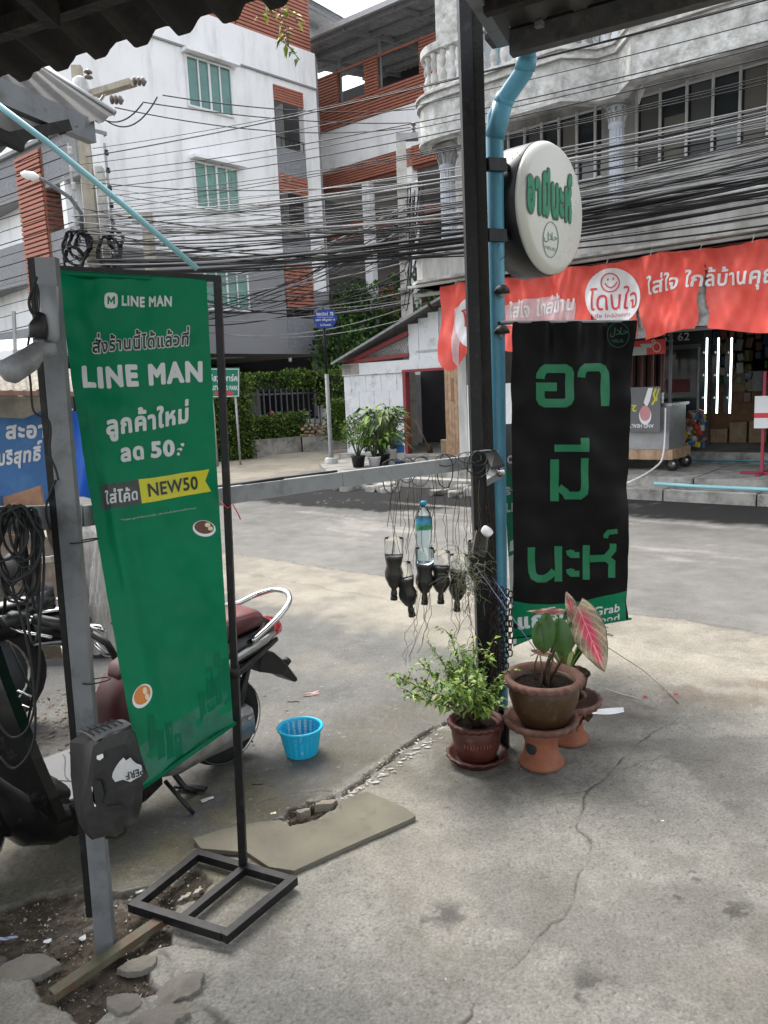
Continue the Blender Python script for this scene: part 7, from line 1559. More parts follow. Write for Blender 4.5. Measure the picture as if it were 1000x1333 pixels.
# second motorcycle behind, seen between the post and the banner
def second_bike():
    c = D(75, 812, 3.55); T = thing('motorcycle', 'second black motorcycle behind the left post, its rounded headlamp shell and handlebar showing', 'motorcycle', (c.x, c.y, 0))
    f = FR((c.x, c.y, 0), (.90, .43)) @ Matrix.Scale(.95, 4); zc_ = c.z/.95
    for x in (-.35, -1.55):
        W = MB(f).tube([(x+.24*math.cos(a),.0,.28+.24*math.sin(a)) for a in [i*math.pi/14 for i in range(28)]],.04,10,closed=True).build('wheel', K['tyre'], T); MB(f).lathe([(.19,-.01),(.19,.01)],(x,0,.28),24,axis=(0,1,0)).build('rim', K['fence'], W)
    b = MB(f); loft(b, [(-.13,0,zc_,.06,.05),(-.10,0,zc_,.11,.085),(0,0,zc_-.005,.13,.10),(.10,0,zc_-.02,.12,.085),(.16,0,zc_-.03,.06,.05)], 22, 2.8); b.build('headlamp_shell', K['gloss_black'], T)
    b = MB(f); loft(b, [(-.11,0,zc_+.082,.06,.01),(-.07,0,zc_+.094,.10,.016),(.03,0,zc_+.094,.11,.016),(.10,0,zc_+.07,.07,.012)], 18); b.build('chrome_cap', K['chrome'], T)
    MB(f).tube([(-.12,-.132,zc_-.05),(0,-.142,zc_-.055),(.12,-.12,zc_-.06)],.006,6).build('trim_line', K['bar_grey'], T)
    b = MB(f); loft(b, [(.0,0,.62,.08,.06),(-.2,0,.55,.10,.1),(-.5,0,.52,.10,.1),(-.9,0,.68,.12,.08),(-1.3,0,.72,.07,.04)], 18); b.build('body', K['gloss_black'], T)
    b = MB(f); loft(b, [(-.35,0,.66,.10,.03),(-.7,0,.74,.13,.045),(-1.15,0,.78,.12,.04),(-1.28,0,.77,.06,.02)], 18); b.build('seat', K['plastic_black'], T)
    MB(f).tube([(.02,.05,zc_-.1),(.03,.0,.28)],.022,8).build('fork', K['chrome'], T)
    MB(f).tube([(.02,.3,zc_+.06),(.10,.22,zc_+.02),(.14,.0,zc_-.02),(.10,-.2,zc_+.0),(.04,-.36,zc_+.0)],.012,8).build('handlebar', K['chrome'], T)
    # controls seen right of the post
    q = D(133, 822, 3.2); b = MB(); b.tube([D(118,815,3.15), D(130,818,3.15), D(137,824,3.15)],[.012,.018,.010],10); b.build('lever_cap', K['chrome'], T)
    MB().tube([D(120,825,3.2), D(140,838,3.2), D(152,858,3.2)],.016,8).build('switch_housing', K['plastic_black'], T); MB().tube([D(124,838,3.2), D(136,852,3.2), D(156,854,3.25)],.009,8).build('bracket', K['chrome'], T); MB().tube([D(146,812,3.2), D(152,806,3.2), D(158,818,3.2)],.008,6).build('lever', K['plastic_black'], T)
second_bike()

# ------------------------------------------------------------------ black plastic shell tied to the left post
def shell_box():
    dn, df = 1.72, 1.83
    near = [(119,968),(135,958),(171,947),(174,952),(181,985),(192,1012),(184,1020),(185,1050),(178,1074),(166,1076),(150,1088),(118,1093),(112,1086),(103,1060),(112,1062),(117,1040)]
    near = [(121,972),(136,960),(170,949),(176,958),(183,985),(193,1012),(186,1020),(184,1048),(178,1070),(170,1076),(160,1075),(150,1084),(122,1092),(115,1086),(108,1066),(112,1030)]
    far = [(91,966),(108,953),(150,944),(168,946),(178,975),(186,1005),(180,1020),(178,1048),(172,1068),(165,1072),(152,1074),(138,1080),(112,1084),(102,1070),(97,1050),(92,1010)]
    T = thing('plastic_shell', 'scuffed black plastic motorcycle part with torn sticker tied to the left steel post', 'plastic part', D(140,1020,1.8))
    A = [D(x,y,dn) for x,y in near]; Bq = [D(x,y,df+.02) for x,y in far]; n = len(A); Md = [a.lerp(b,.12)+(a-D(145,1020,dn))*.035 for a, b in zip(A,Bq)]
    cN = D(146,1020,dn-.012); vs = A + Md + Bq + [cN]; inner = [a.lerp(cN,.25)+Vector((0,-.004,0)) for a in A]
    fs = [(i,(i+1)%n,(i+1)%n+n,i+n) for i in range(n)] + [(i+n,(i+1)%n+n,(i+1)%n+2*n,i+2*n) for i in range(n)]
    m0 = MB(); m0.add(A+Md+Bq, fs + [tuple(range(2*n,3*n))[::-1]], True); m0.build('side_wall', K['plastic_black'], T)
    m1 = MB(); m1.add(A+inner+[cN], [(i,(i+1)%n,(i+1)%n+n,i+n) for i in range(n)]+[(i+n,(i+1)%n+n,2*n) for i in range(n)], False); m1.build('face', M('scuffed_face',(.022,.022,.021),.5,var=.4,vs=14,dirt=(.07,.066,.058),damt=.3,ds=9,bump=.1,bs=90), T)
    tp = [D(*p) for p in ((98,955,1.80),(150,941,1.82),(172,946,1.75),(124,968,1.715))]; up = Vector((0,0,.006)); mb = MB(); mb.grid(lambda a, b: tp[0].lerp(tp[1],a).lerp(tp[3].lerp(tp[2],a),b)+up+Vector((0,0,.008*math.sin(b*math.pi))),8,6); mb.build('top_pad', K['rubber_grey'], T)
    for k in range(6):
        a = .08+k*.15; p = tp[0].lerp(tp[1],a).lerp(tp[3].lerp(tp[2],a),.15)+Vector((0,0,.014)); q = tp[0].lerp(tp[1],a).lerp(tp[3].lerp(tp[2],a),.85)+Vector((0,0,.014)); MB().tube([p,p.lerp(q,.5)+Vector((0,0,.003)),q],.0017,5).build('tread_groove', K['plastic_black'], T)
        if k < 5: c = p.lerp(q,.5)+Vector((0,0,.003)); e = tp[0].lerp(tp[1],a+.11).lerp(tp[3].lerp(tp[2],a+.11),.5)+Vector((0,0,.017)); MB().tube([c.lerp(e,-.2),e],.0014,5).build('tread_groove', K['plastic_black'], T)
    S = frame_surface(D(120,1085,dn-.018), D(190,1075,dn-.018), D(124,970,dn-.018))
    shape_on(S, [([(147,1006),(151,998),(156,991),(161,986),(164,990),(170,986),(173,990),(178,994),(184,996),(187,1004),(184,1010),(176,1014),(170,1018),(160,1015),(150,1018),(146,1012)],[])], K['blank_grey'], T, 'torn_sticker', .0, .01)
    print_on(S, 'PERF', ((186.5,998.5),(163.5,1006),(188,1008)), K['print_dark'], T, .03, lift=.001, step=.2)
    shape_on(S, [([(126,984),(134,981),(135,986),(130,990),(126,988)],[])], K['white'], T, 'paint_chip', .0, .01); shape_on(S, [([(119,1024),(121,1025),(125,1050),(123,1050)],[])], K['white'], T, 'paint_chip', .0, .01)
    shape_on(S, [([(121,1016),(131,1016),(136,1034),(132,1046),(123,1047),(120,1038)],[]),([(134,1050),(158,1048),(158,1051),(138,1056)],[])], K['print_black'], T, 'dark_recess_shape', .0, .01)  # flat black shapes stand for the shade in the hollows
    MB().tube([D(165,1074,1.74), D(163,1084,1.76), D(150,1092,1.78), D(138,1090,1.8)],.004,8).build('hook', K['plastic_black'], T)
shell_box()

# ------------------------------------------------------------------ pots and plants by the charred post
def pot(name, label, cat, pos, h, rt, rb, mt, rim_mt, wave=.004, nw=20, soil=True):
    T = thing(name, label, cat, pos); p = Vector(pos)
    prof = [(rb*.92,0),(rb,.006),(rb+(rt-rb)*.55,h*.3),(rt*.97,h*.62),(rt*.97,h*.86),(rt*.94,h*.88),(rt*.86,h*.88),(rt*.84,h*.78)]
    MB().lathe(prof, p, 48, cap=False).build('body', mt, T)
    def wob(i, a, r, z):
        k = wave*math.sin(a*nw); return (r + (k if i in (1,2) else 0), z - (abs(math.sin(a*nw/2))*wave*2.2 if i in (0,1) else 0))
    MB().lathe([(rt*.96,h*.87),(rt*1.10,h*.895),(rt*1.12,h*.95),(rt*1.06,h),(rt*.93,h*.985),(rt*.88,h*.87)], p, 120, wob=wob, cap=False).build('rim', rim_mt, T)
    if soil:
        mb = MB(); mb.grid(lambda a, b: (p.x+rt*.9*b*math.cos(a*2*math.pi), p.y+rt*.9*b*math.sin(a*2*math.pi), p.z+h*.80+.008*noise.noise(Vector((b*math.cos(a*6.283)*9,b*math.sin(a*6.283)*9,p.x)))+.006*(1-b)), 40, 8); mb.build('soil', K['soil'], T)
    return T
sp = G(621, 990); sp.z = 0
sau = thing('saucer', 'wavy edged dark red clay saucer under the small pot', 'saucer', sp)
MB().lathe([(.085,.0),(.095,.004),(.112,.03),(.125,.034),(.122,.042),(.108,.040),(.09,.016),(0,.014)], sp, 96, wob=lambda i,a,r,z: (r+(.003*math.sin(a*16) if 2<=i<=4 else 0), z)).build('dish', K['terra_dark'], sau)
MB().lathe([(0,.0142),(.088,.0165)], sp, 40).build('puddle', M('dark_water',(.02,.018,.015),.05,var=0,spec=.6), sau)
sp2 = sp + Vector((0,0,.018))
small = pot('flower_pot', 'small dark red clay pot with scalloped rim holding the leafy green shrub', 'pot', sp2, .165, .103, .078, K['terra_dark'], K['terra_dark'], .0025, 22)
for k in range(9):
    a = 4.1+k*.13; c = sp2+Vector((math.cos(a)*.101, math.sin(a)*.101, .085)); MB().tube([c+Vector((0,0,.008)), c+Vector((.004,-.001,0)), c+Vector((-.002,0,-.008))],.0022,5).build('relief', K['terra'], small)
def leafy():
    base = sp2 + Vector((0,0,.13)); T = thing('shrub', 'light green small leaved shrub spreading left from the small clay pot', 'plant', base); rnd = random.Random(12)
    tips = [(515,880,2.85),(528,905,2.7),(545,860,2.75),(560,838,2.9),(586,822,2.9),(600,845,2.8),(617,842,2.9),(635,850,2.9),(570,885,2.6),(596,890,2.6),(622,880,2.65),(640,905,2.75),(652,893,2.8),(660,880,2.9),(585,860,3.0),(545,893,3.0),(606,868,2.75),(630,925,2.7),(650,918,2.72),(575,905,2.75),(612,905,2.6)]
    st = MB(); spots = []
    for (x, y, d) in tips:
        e = D(x, y, d); m_ = base.lerp(e, .5) + Vector((rnd.uniform(-.01,.01), 0, .03)); pts = [base + Vector((rnd.uniform(-.015,.015), rnd.uniform(-.015,.015), 0)), base.lerp(m_,.5)+Vector((0,0,.01)), m_, e]; st.tube(pts, [.0045,.0038,.0028,.0012], 6)
        for j in range(13):
            k = .32 + .68*j/12; p = pts[2].lerp(e, (k-.5)/.5) if k > .5 else pts[1].lerp(pts[2], (k-.25)/.25); 
            for q_ in range(3): spots.append((p, k))
        for q_ in range(4):
            k = rnd.uniform(.45,.95); p = pts[2].lerp(e,(k-.5)/.5) if k > .5 else m_; e2 = p + Vector((rnd.uniform(-.06,.06), rnd.uniform(-.06,.06), rnd.uniform(.0,.07))); st.tube([p,(p+e2)/2+Vector((0,0,.008)),e2],[.002,.0015,.001],5)
            for j in range(7): spots.append((p.lerp(e2, .2+.8*j/6), 1))
    st.build('stems', K['stem'], T)
    mats = [K['leaf_light'], K['leaf'], M('leaf_mid',(.10,.19,.03),.45,var=.3,vs=20), M('leaf_pale',(.30,.38,.10),.45,var=.3,vs=20)]; mb = [MB() for _ in mats]
    for p, k in spots:
        d = Vector((rnd.gauss(0,1), rnd.gauss(0,1), rnd.gauss(.25,.6))).normalized(); L = rnd.uniform(.024,.048)*(1.1-.2*k); mb[rnd.choices((0,1,2,3),(4,2.2,4,1.6))[0]].leaf(p+d*.003, d, Vector((rnd.gauss(0,.3),rnd.gauss(0,.3),1)), L, L*.44, .12, .25)
    for b, m_ in zip(mb, mats): tag(b.build('foliage', m_, T), kind='stuff')
leafy()
bp_ = G(705, 993); bp_.z = 0
def stand_pot(pos, label, s_=1., dark=False):
    T = thing('pot_stand', label, 'pot stand', pos); mt = K['terra']
    MB().lathe([(.085*s_,0),(.092*s_,.006),(.088*s_,.02),(.070*s_,.045),(.064*s_,.09*s_),(.075*s_,.13*s_),(.10*s_,.155*s_)], pos, 48).build('foot', mt, T)
    MB().lathe([(.10*s_,.1551*s_),(.138*s_,.17*s_),(.148*s_,.19*s_),(.145*s_,.2*s_),(.128*s_,.198*s_),(.11*s_,.175*s_),(0,.17*s_)], pos, 120, wob=lambda i,a,r,z: (r+(.003*math.sin(a*22) if 1<=i<=3 else 0), z)).build('bowl', K['pot_rim'], T)
    c = Vector(pos)+Vector((-.052*s_,-.045*s_,.085*s_)); mb = MB(); mb.lathe([(.0,.0),(.022*s_,.001),(.026*s_,-.004)], c, 16, axis=(-.75,-.66,.1)); mb.build('dark_opening_disc', K['dark'], T)  # dark disc on the solid foot stands for the shaded hole
    return T
stand_pot(bp_, 'orange clay pedestal with scalloped bowl carrying the large brown pot'); b2 = G(745, 966); b2.z = 0; b2 += Vector((-.01,.03,0))
stand_pot(b2, 'second orange clay pedestal half hidden behind the large brown pot', .95)
bpt = bp_ + Vector((.012,0,.172)); bpt.z = .172
bigpot = pot('flower_pot', 'large brown glazed pot with clay coloured scalloped rim on the pedestal', 'pot', bpt, .20, .142, .092, K['pot_brown'], K['pot_rim'], .0035, 26)
def caladium():
    base = bpt + Vector((0,0,.165)); T = thing('caladium', 'caladium with one big pink and green mottled leaf in the large brown pot', 'plant', base); rnd = random.Random(3)
    mt = bpy.data.materials.new('caladium_leaf'); mt.use_nodes = True; t = mt.node_tree; b = t.nodes['Principled BSDF']; at = t.nodes.new('ShaderNodeAttribute'); at.attribute_name = 'paint'; t.links.new(at.outputs['Color'], b.inputs['Base Color']); b.inputs['Roughness'].default_value = .45
    def big_leaf(tip, stalk, dep_t, dep_s, wpx, spec=0, curl=.02, wav=.006):
        a = D(*stalk, dep_s); e = D(*tip, dep_t); ax = (e-a); L = ax.length; ax.normalize(); vw = (cC-(a+e)/2).normalized(); sd = ax.cross(vw).normalized(); nn = sd.cross(ax)
        W = wpx/985*(dep_t+dep_s)/2/2; nu, nv = 48, 72; vs = []; cs = []
        for j in range(nv+1):
            v = j/nv
            wv = W*(math.sin(math.pi*min(1,(v*.95+.05)**.75))**.8)*(1.05 if v < .5 else 1)
            for i in range(nu+1):
                u = (i/nu-.5)*2; x = u*wv; back = -.10*L*(abs(u)**1.5)*max(0,1-v*2.2) ; y = v*L + back
                z = -curl*abs(u)**1.3 + wav*math.sin(v*16+u*2)*abs(u) - .04*L*math.sin(v*math.pi)*spec
                vs.append(a + ax*y + sd*x + nn*z)
                ph = (v*7.5 - abs(u)*2.6) % 1.0; rib = min(ph, 1-ph)*(1.4-abs(u)); mid_ = abs(u)*wv/max(W,1e-6)
                spk = noise.noise(Vector((u*14,v*20,spec*3)))*.6 + noise.noise(Vector((u*34,v*48,spec*3)))*.5
                cen = math.exp(-(abs(u)/.40)**2)*min(1, math.sin(math.pi*min(1,v*1.02))*1.6)
                g = Vector((.085,.14,.04)); pk = Vector((.46,.025,.075)); pale = Vector((.44,.30,.24)); lite = Vector((.62,.30,.30))
                c = g.lerp(pale, max(0, min(1, .45+spk*1.3))); k = max(0, min(1, cen*1.5 - .15 + spk*.5)); c = c.lerp(pk, k)
                if rib < .07 or mid_ < .035: c = c.lerp(lite, .75)
                c = c.lerp(g, .55*max(0, min(1, spk*2.5-.3))*(1-cen*.6))
                if abs(u) > .93 or v > .985: c = Vector((.07,.11,.03))
                cs.append((*c, 1))
        m_ = MB(); q = lambda i, j: j*(nu+1)+i; m_.add(vs, [(q(i,j),q(i+1,j),q(i+1,j+1),q(i,j+1)) for j in range(nv) for i in range(nu)], True); o = m_.build('leaf', mt, T)
        at_ = o.data.attributes.new('paint', 'FLOAT_COLOR', 'POINT'); at_.data.foreach_set('color', [x for c in cs for x in c]); return a
    a1 = big_leaf((787,874), (752,788), 2.55, 2.68, 46, 1, .018)
    a2 = big_leaf((737,770), (757,822), 2.70, 2.66, 22, .5, .01); a3 = big_leaf((688,796), (737,796), 2.6, 2.75, 9, .3, .003); a4 = big_leaf((690,846),(716,852),2.6,2.7,8,.2,.002)
    st = MB()
    for a in (a1, a3): st.tube([base+Vector((rnd.uniform(-.03,.03),rnd.uniform(-.02,.02),0)), base.lerp(a,.5)+Vector((.0,0,.03)), a],[.006,.005,.003],8)
    st.tube([base+Vector((.02,0,0)), base.lerp(a2,.6), a2],[.006,.005,.003],8); st.tube([base, base.lerp(a4,.6)+Vector((0,0,.02)), a4],[.005,.004,.003],8)
    for k in range(5): 
        p = base+Vector((rnd.uniform(-.05,.05),rnd.uniform(-.04,.04),0)); st.tube([p, p+Vector((rnd.uniform(-.01,.01),0,.06)), p+Vector((rnd.uniform(-.03,.03),0,rnd.uniform(.09,.16)))],[.005,.004,.002],7)
    st.build('stalks', K['stem'], T)
    gl = M('broad_green_leaf',(.045,.11,.022),.4,var=.3,vs=12); 
    for tip, rt_, dt, w_ in (((712,800),(708,852),2.6,.035),((728,808),(735,856),2.62,.04),((700,815),(706,850),2.6,.028),((742,812),(738,850),2.66,.03)):
        a = D(*rt_, dt+.02); e = D(*tip, dt); ax = (e-a).normalized(); sd = ax.cross((cC-a).normalized()).normalized(); nn = sd.cross(ax); L = (e-a).length
        m_ = MB(); m_.grid(lambda u, v: a + ax*L*v + sd*(u-.5)*2*w_*math.sin(math.pi*(v*.94+.03))**.7 + nn*(-abs(u-.5)*.03 + .01*math.sin(v*5)), 8, 14); m_.build('leaf', gl, T)
caladium()
def strap_plants():
    rnd = random.Random(9); base = b2 + Vector((.0,.02,.19)); T = thing('striped_grass_plant', 'plant with arching yellow green striped leaves behind the large brown pot', 'plant', base)
    MB().lathe([(.07,0),(.09,.09),(.1,.1),(.09,.1),(.08,.09),(0,.085)], base, 24).build('nursery_pot', K['plastic_black'], T)
    for k in range(26):
        a = rnd.uniform(0,6.28); ln = rnd.uniform(.16,.3); r_ = rnd.uniform(.05,.22); b0 = base+Vector((0,0,.08)); pts = [b0 + Vector((math.cos(a)*r_*t, math.sin(a)*r_*t*.7, ln*math.sin(t*1.9)*.8)) for t in [i/9 for i in range(10)]]; sd = Vector((-math.sin(a), math.cos(a), 0)); wd = rnd.uniform(.006,.012)
        vs = []; [vs.extend((p-sd*wd*math.sin(.3+2.8*i/9), p+Vector((0,0,-.003)), p+sd*wd*math.sin(.3+2.8*i/9))) for i, p in enumerate(pts)]
        fs = [(3*i+j,3*i+j+1,3*i+j+4,3*i+j+3) for i in range(9) for j in (0,1)]; MB().add(vs, fs, True).build('leaf', [K['leaf_light'],K['leaf'],M('leaf_cream',(.5,.52,.25),.5)][k%3], T)
    for k in range(7):
        q = D(744+rnd.uniform(-8,20), 868+k*11, 3.0); MB().grid(lambda u, v: q+Vector((.035*(u-.5)+.01*math.sin(v*6+k), .02*math.sin(u*5+k), -.055*v)), 4, 5).build('dead_leaf', M('dry_leaf',(.12,.075,.05),.9,var=.4,vs=30), T)
strap_plants()
gr_ = G(640,985); jar = thing('black_bottle', 'dark round bottle standing in the shade between small pot and pedestal', 'bottle', G(657,985)+Vector((.0,.08,0)))
MB().lathe([(.03,0),(.035,.01),(.035,.12),(.02,.15),(.012,.17),(.012,.19),(0,.19)], Vector(jar.matrix_basis.translation), 20).build('body', K['gloss_black'], jar)

# chains wrapped on the charred post
def chains():
    T = thing('chain', 'rusty link chains hanging doubled down the charred post', 'chain', D(652,760,3.3)); me = bpy.data.meshes.new('link'); mb = MB(); L, W, r_ = .030, .020, .0032
    pts = [(0, W/2*math.cos(a), (L-W)/2*(1 if math.sin(a) > 0 else -1) + W/2*math.sin(a)) for a in [math.pi*2*(i+.5)/12 for i in range(12)]]; o0 = MB().tube(pts, r_, 5, closed=True).build('chain_link', K['rust'], T, origin=(0,0,0)); me = o0.data; bpy.data.objects.remove(o0)
    def strand(a, b, ph=0):
        a, b = Vector(a), Vector(b); n = int((b-a).length/.0235); q = (b-a).to_track_quat('Z','Y').to_matrix().to_4x4()
        for k in range(n+1): link(bpy.data.objects.new('chain_link', me), T, Matrix.Translation(a.lerp(b, k/max(1,n))) @ q @ Matrix.Rotation(math.pi/2*(k%2)+ph+random.uniform(-.3,.3), 4, 'Z'))
    strand(D(634,658,3.30), D(645,765,3.27)); 
    for k, (x0, x1, y1) in enumerate(((640,643,885),(646,649,900),(653,654,895),(660,659,880),(665,664,850),(649,655,870),(643,646,850))): strand(D(x0,762+3*k,3.26-.02*(k%3)), D(x1,y1,3.22-.02*(k%3)), k*.4)
chains()
for i,(x0,y0,x1,y1) in enumerate(((620,738,700,850),(640,750,668,790))): tag(MB().tube([D(x0,y0,3.3), D((x0+x1)/2,(y0+y1)/2,3.0), D(x1,y1,2.7)],.0018,5).build('string', M('violet_string',(.08,.09,.2),.6), origin=D(x0,y0,3.3)), ['violet string running from the chains down towards the large brown pot','short violet string tied round the post and chains'][i], 'string')

# ------------------------------------------------------------------ hanging bottle planters
def bottles():
    rnd = random.Random(17)
    lab = ['leftmost bottle planter hanging from the beam, soil filled and upright','tilted bottle planter hanging second from the left','bottle planter hanging directly below the clear water bottle','bottle planter just right of the clear water bottle','bottle planter overgrown with dry stems, second from the post','bottle planter hanging closest to the charred post with cut white neck']
    spec = [(513,722,773,0),(531,752,795,.22),(553,733,779,0),(574,736,778,0),(596,742,788,-.05),(621,722,764,0)]
    out = []
    for i, (x, yt, yb, tl) in enumerate(spec):
        dp = 3.28+.03*i/2; top = D(x - tl*20, yt, dp); bot = D(x + tl*20, yb, dp); L = (top-bot).length; ax = (top-bot).normalized(); r_ = .041
        T = thing('bottle_planter', lab[i], 'planter', bot, 0, 'cut bottles with soil hanging from the beam')
        wob = lambda i_, a, r, z: (r*(1+.05*math.cos(a*5)), z)
        MB().lathe([(.013,-.012),(.015,0),(.013,.014),(.011,.022),(r_*.55,L*.2),(r_*.98,L*.42),(r_*1.0,L*.55),(r_*.80,L*.72),(r_*.98,L*.92),(r_*1.02,L*.99)], bot, 20, axis=ax, wob=wob).build('soil_filled_part', M('soil_in_bottle',(.02,.019,.018),.35,var=.5,vs=50,spec=.5), T)
        MB().lathe([(0,L*.985),(r_*1.0,L*.99)], bot, 20, axis=ax).build('soil', K['soil'], T)
        MB().lathe([(r_*1.04,L*.992),(r_*1.02,L*1.15),(r_*1.05,L*1.38),(r_*1.0,L*1.42)], bot, 20, axis=ax, cap=False).build('clear_sleeve', K['clear'], T)
        MB().lathe([(.014,-.028),(.0165,-.026),(.0165,-.012),(.014,-.011)], bot, 16, axis=ax).build('cap', K['plastic_black'], T)
        for s_ in (-1, 1):
            a = top + ax*L*.7 + Vector((s_*.03,0,0)); hb = D(x + s_*6 + rnd.uniform(-8,8), 604 + (640-x)*.09, 3.25); pts = [a, a.lerp(hb,.3)+Vector((rnd.uniform(-.012,.012),0,0)), a.lerp(hb,.65)+Vector((rnd.uniform(-.015,.015),0,0)), hb]; MB().tube(pts, .0013, 5).build('wire', K['cable'], T)
        out.append(top + ax*.01)
    c = D(553, 733, 3.31); e = D(551, 652, 3.31); L = (e-c).length; ax = (e-c).normalized(); r_ = .036
    T = thing('water_bottle', 'clear plastic water bottle with blue and green label standing in the middle planter', 'bottle', c)
    prof = [(r_*.8,0),(r_,.008)] + [(r_*(1 if k%2 else .93), .02+k*.012) for k in range(11)] + [(r_,L*.56),(r_,L*.72),(r_*.8,L*.82),(r_*.45,L*.90),(r_*.36,L*.93)]
    MB().lathe(prof, c, 28, axis=ax).build('body', K['clear_blue'], T); MB().lathe([(r_*1.02,L*.55),(r_*1.02,L*.73)], c, 28, axis=ax, cap=False).build('label', M('bottle_label',(.06,.30,.48),.35,var=.4,vs=50), T)
    MB().lathe([(r_*1.03,L*.56),(r_*1.03,L*.635)], c, 28, axis=ax, cap=False).build('label_band', M('bottle_label_green',(.05,.28,.12),.4,var=.5,vs=60), T); MB().lathe([(r_*.42,L*.93),(r_*.42,L*.995),(0,L)], c, 20, axis=ax).build('cap', M('bottle_cap',(.02,.30,.48),.35), T)
    # cut neck cup at the post
    c = D(624, 722, 3.28); e = D(628, 690, 3.26); ax = (e-c).normalized(); L = (e-c).length
    t2 = thing('cut_bottle', 'cut clear bottle neck with white cap tilted beside the post', 'bottle', c); MB().lathe([(.03,0),(.033,L*.3),(.031,L*.7),(.028,L)], c, 20, axis=ax, cap=False).build('body', K['clear'], t2); q = D(632,694,3.25); MB().lathe([(.024,0),(.026,.01),(.026,.022),(.0,.024)], q, 20, axis=(.5,-.4,.7)).build('cap', K['white_paint'], t2)
    # tangled wires looped on the beam and dry roots below
    for k in range(15):
        x = rnd.uniform(505,636); y = 610-(x-505)*.09; pts = []; w_ = rnd.uniform(6,16); h_ = rnd.uniform(14,48)
        for j in range(14): a = j/13*2*math.pi; pts.append(D(x + w_*math.sin(a)+rnd.uniform(-1,1), y-12 + h_*(.5-.5*math.cos(a)), 3.24+.02*math.cos(a)))
        tag(MB().tube(pts, rnd.choice((.0013,.0018,.0024)), 5, closed=True).build('wire_loop', K['cable'], origin=pts[0]), 'thin black wire loop twisted round the beam above the hanging bottles', 'wire', 'wire loops on the beam above the bottles')
    for k in range(16):
        x = rnd.uniform(508,632); pts = [D(x, 625+rnd.uniform(-8,8), 3.26)]; y = 640
        while y < rnd.uniform(700,760): x += rnd.uniform(-4,4); y += rnd.uniform(8,16); pts.append(D(x, y, 3.26+rnd.uniform(-.02,.02)))
        tag(MB().tube(pts, .0011, 4).build('dry_vine', K['stem'], origin=pts[0]), 'thin dry brown vine hanging among the bottle wires', 'vine', 'dry vines among the hanging bottles')
    for k in range(14):
        x = rnd.choice((548,556,590,600,612,540))+rnd.uniform(-5,5); y = rnd.uniform(775,800); pts = [D(x, y-25, 3.28)]; dx = rnd.uniform(-1.5,1.5)
        while y < rnd.uniform(830,870): x += dx+rnd.uniform(-5,5); y += rnd.uniform(5,10); pts.append(D(x, y, 3.28+rnd.uniform(-.03,.03)))
        tag(MB().tube(pts, .0012, 4).build('dry_root', M('dry_root',(.22,.17,.12),.9), origin=pts[0]), 'curly pale dry root trailing below the hanging bottles', 'root', 'dry roots trailing below the bottles')
    T = thing('dry_plant', 'grey green tangle of dry stems spilling from the planters nearest the post', 'plant', D(612,760,3.3)); mb = MB(); 
    for k in range(150):
        c = D(612+rnd.gauss(0,13), 752+rnd.gauss(0,20), 3.27+rnd.gauss(0,.03)); d = Vector((rnd.gauss(0,1),rnd.gauss(0,.5),rnd.gauss(-.2,1))).normalized(); mb.tube([c, c+d*.035+Vector((0,0,.01)), c+d*.075+Vector((rnd.uniform(-.02,.02),0,-.01))], .0011, 4)
    tag(mb.build('stems', M('grey_green_stem',(.20,.21,.13),.9,var=.3,vs=30), T), kind='stuff')
bottles()

# ------------------------------------------------------------------ basket, cement sheet, rubble, litter
def basket():
    p = G(393, 980); p.z = .002; T = thing('plastic_basket', 'turquoise plastic basket with slatted sides on the wet driveway', 'basket', p); h = .115; rb, rt = .066, .088
    q = Matrix.Translation(p)
    MB().lathe([(0,0),(rb,0),(rb+.001,.008)], p, 40).build('base', K['basket'], T)
    MB().lathe([(rt,h-.006),(rt+.010,h-.004),(rt+.011,h+.004),(rt+.004,h+.007),(rt-.003,h+.003),(rt-.003,h-.006)], p, 48, cap=False).build('rim', K['basket'], T)
    n = 20
    for k in range(n):
        a0 = 2*math.pi*(k+.10)/n; a1 = 2*math.pi*(k+.90)/n; nr = 9; nc = 5
        # each panel: a little lattice of horizontal and vertical bars
        mb = MB()
        def pt(a, t, o=0): r_ = rb+(rt-rb)*t+o; return (p.x+math.cos(a)*r_, p.y+math.sin(a)*r_, p.z+h*t)
        for j in range(nr+1):
            t = j/nr*.94+.03; mb.tube([pt(a0,t), pt((a0+a1)/2,t), pt(a1,t)], .0017, 4, cap=False)
        for i in range(nc+1): a = a0+(a1-a0)*i/nc; mb.tube([pt(a,0), pt(a,1)], .0014 if 0 < i < nc else .0026, 4, cap=False)
        mb.build('side_panel', K['basket'], T)
    return T
basket()
def cement_sheet():
    P_ = [G(x, y, .014) for x, y in ((541,1062),(536,1066),(440,1108),(383,1134),(350,1129),(322,1110),(262,1105),(252,1092),(290,1080),(340,1070),(366,1068),(378,1078),(404,1073),(428,1063),(445,1055),(443,1044),(462,1036),(478,1031),(496,1038),(520,1049),(528,1052))]
    poly = [(p.x, p.y) for p in P_]; b = MB(); n = len(poly); c = (sum(p[0] for p in poly)/n, sum(p[1] for p in poly)/n)
    b.prism(poly, .001, .016, 'xy'); o = b.build('cement_sheet', M('cement_sheet', (.18,.165,.125), .88, var=.35, vs=14, dirt=(.10,.095,.075), damt=.8, ds=7, bump=.6, bs=150), origin=(c[0], c[1], 0)); tag(o, 'thin tan cement sheet lying on the ground with a broken notch behind the banner stand', 'cement sheet')
cement_sheet()
ch_m = M('broken_slab', (.22,.195,.155), .85, var=.25, vs=12, dirt=(.09,.08,.065), damt=.4, ds=10, bump=.5, bs=90)
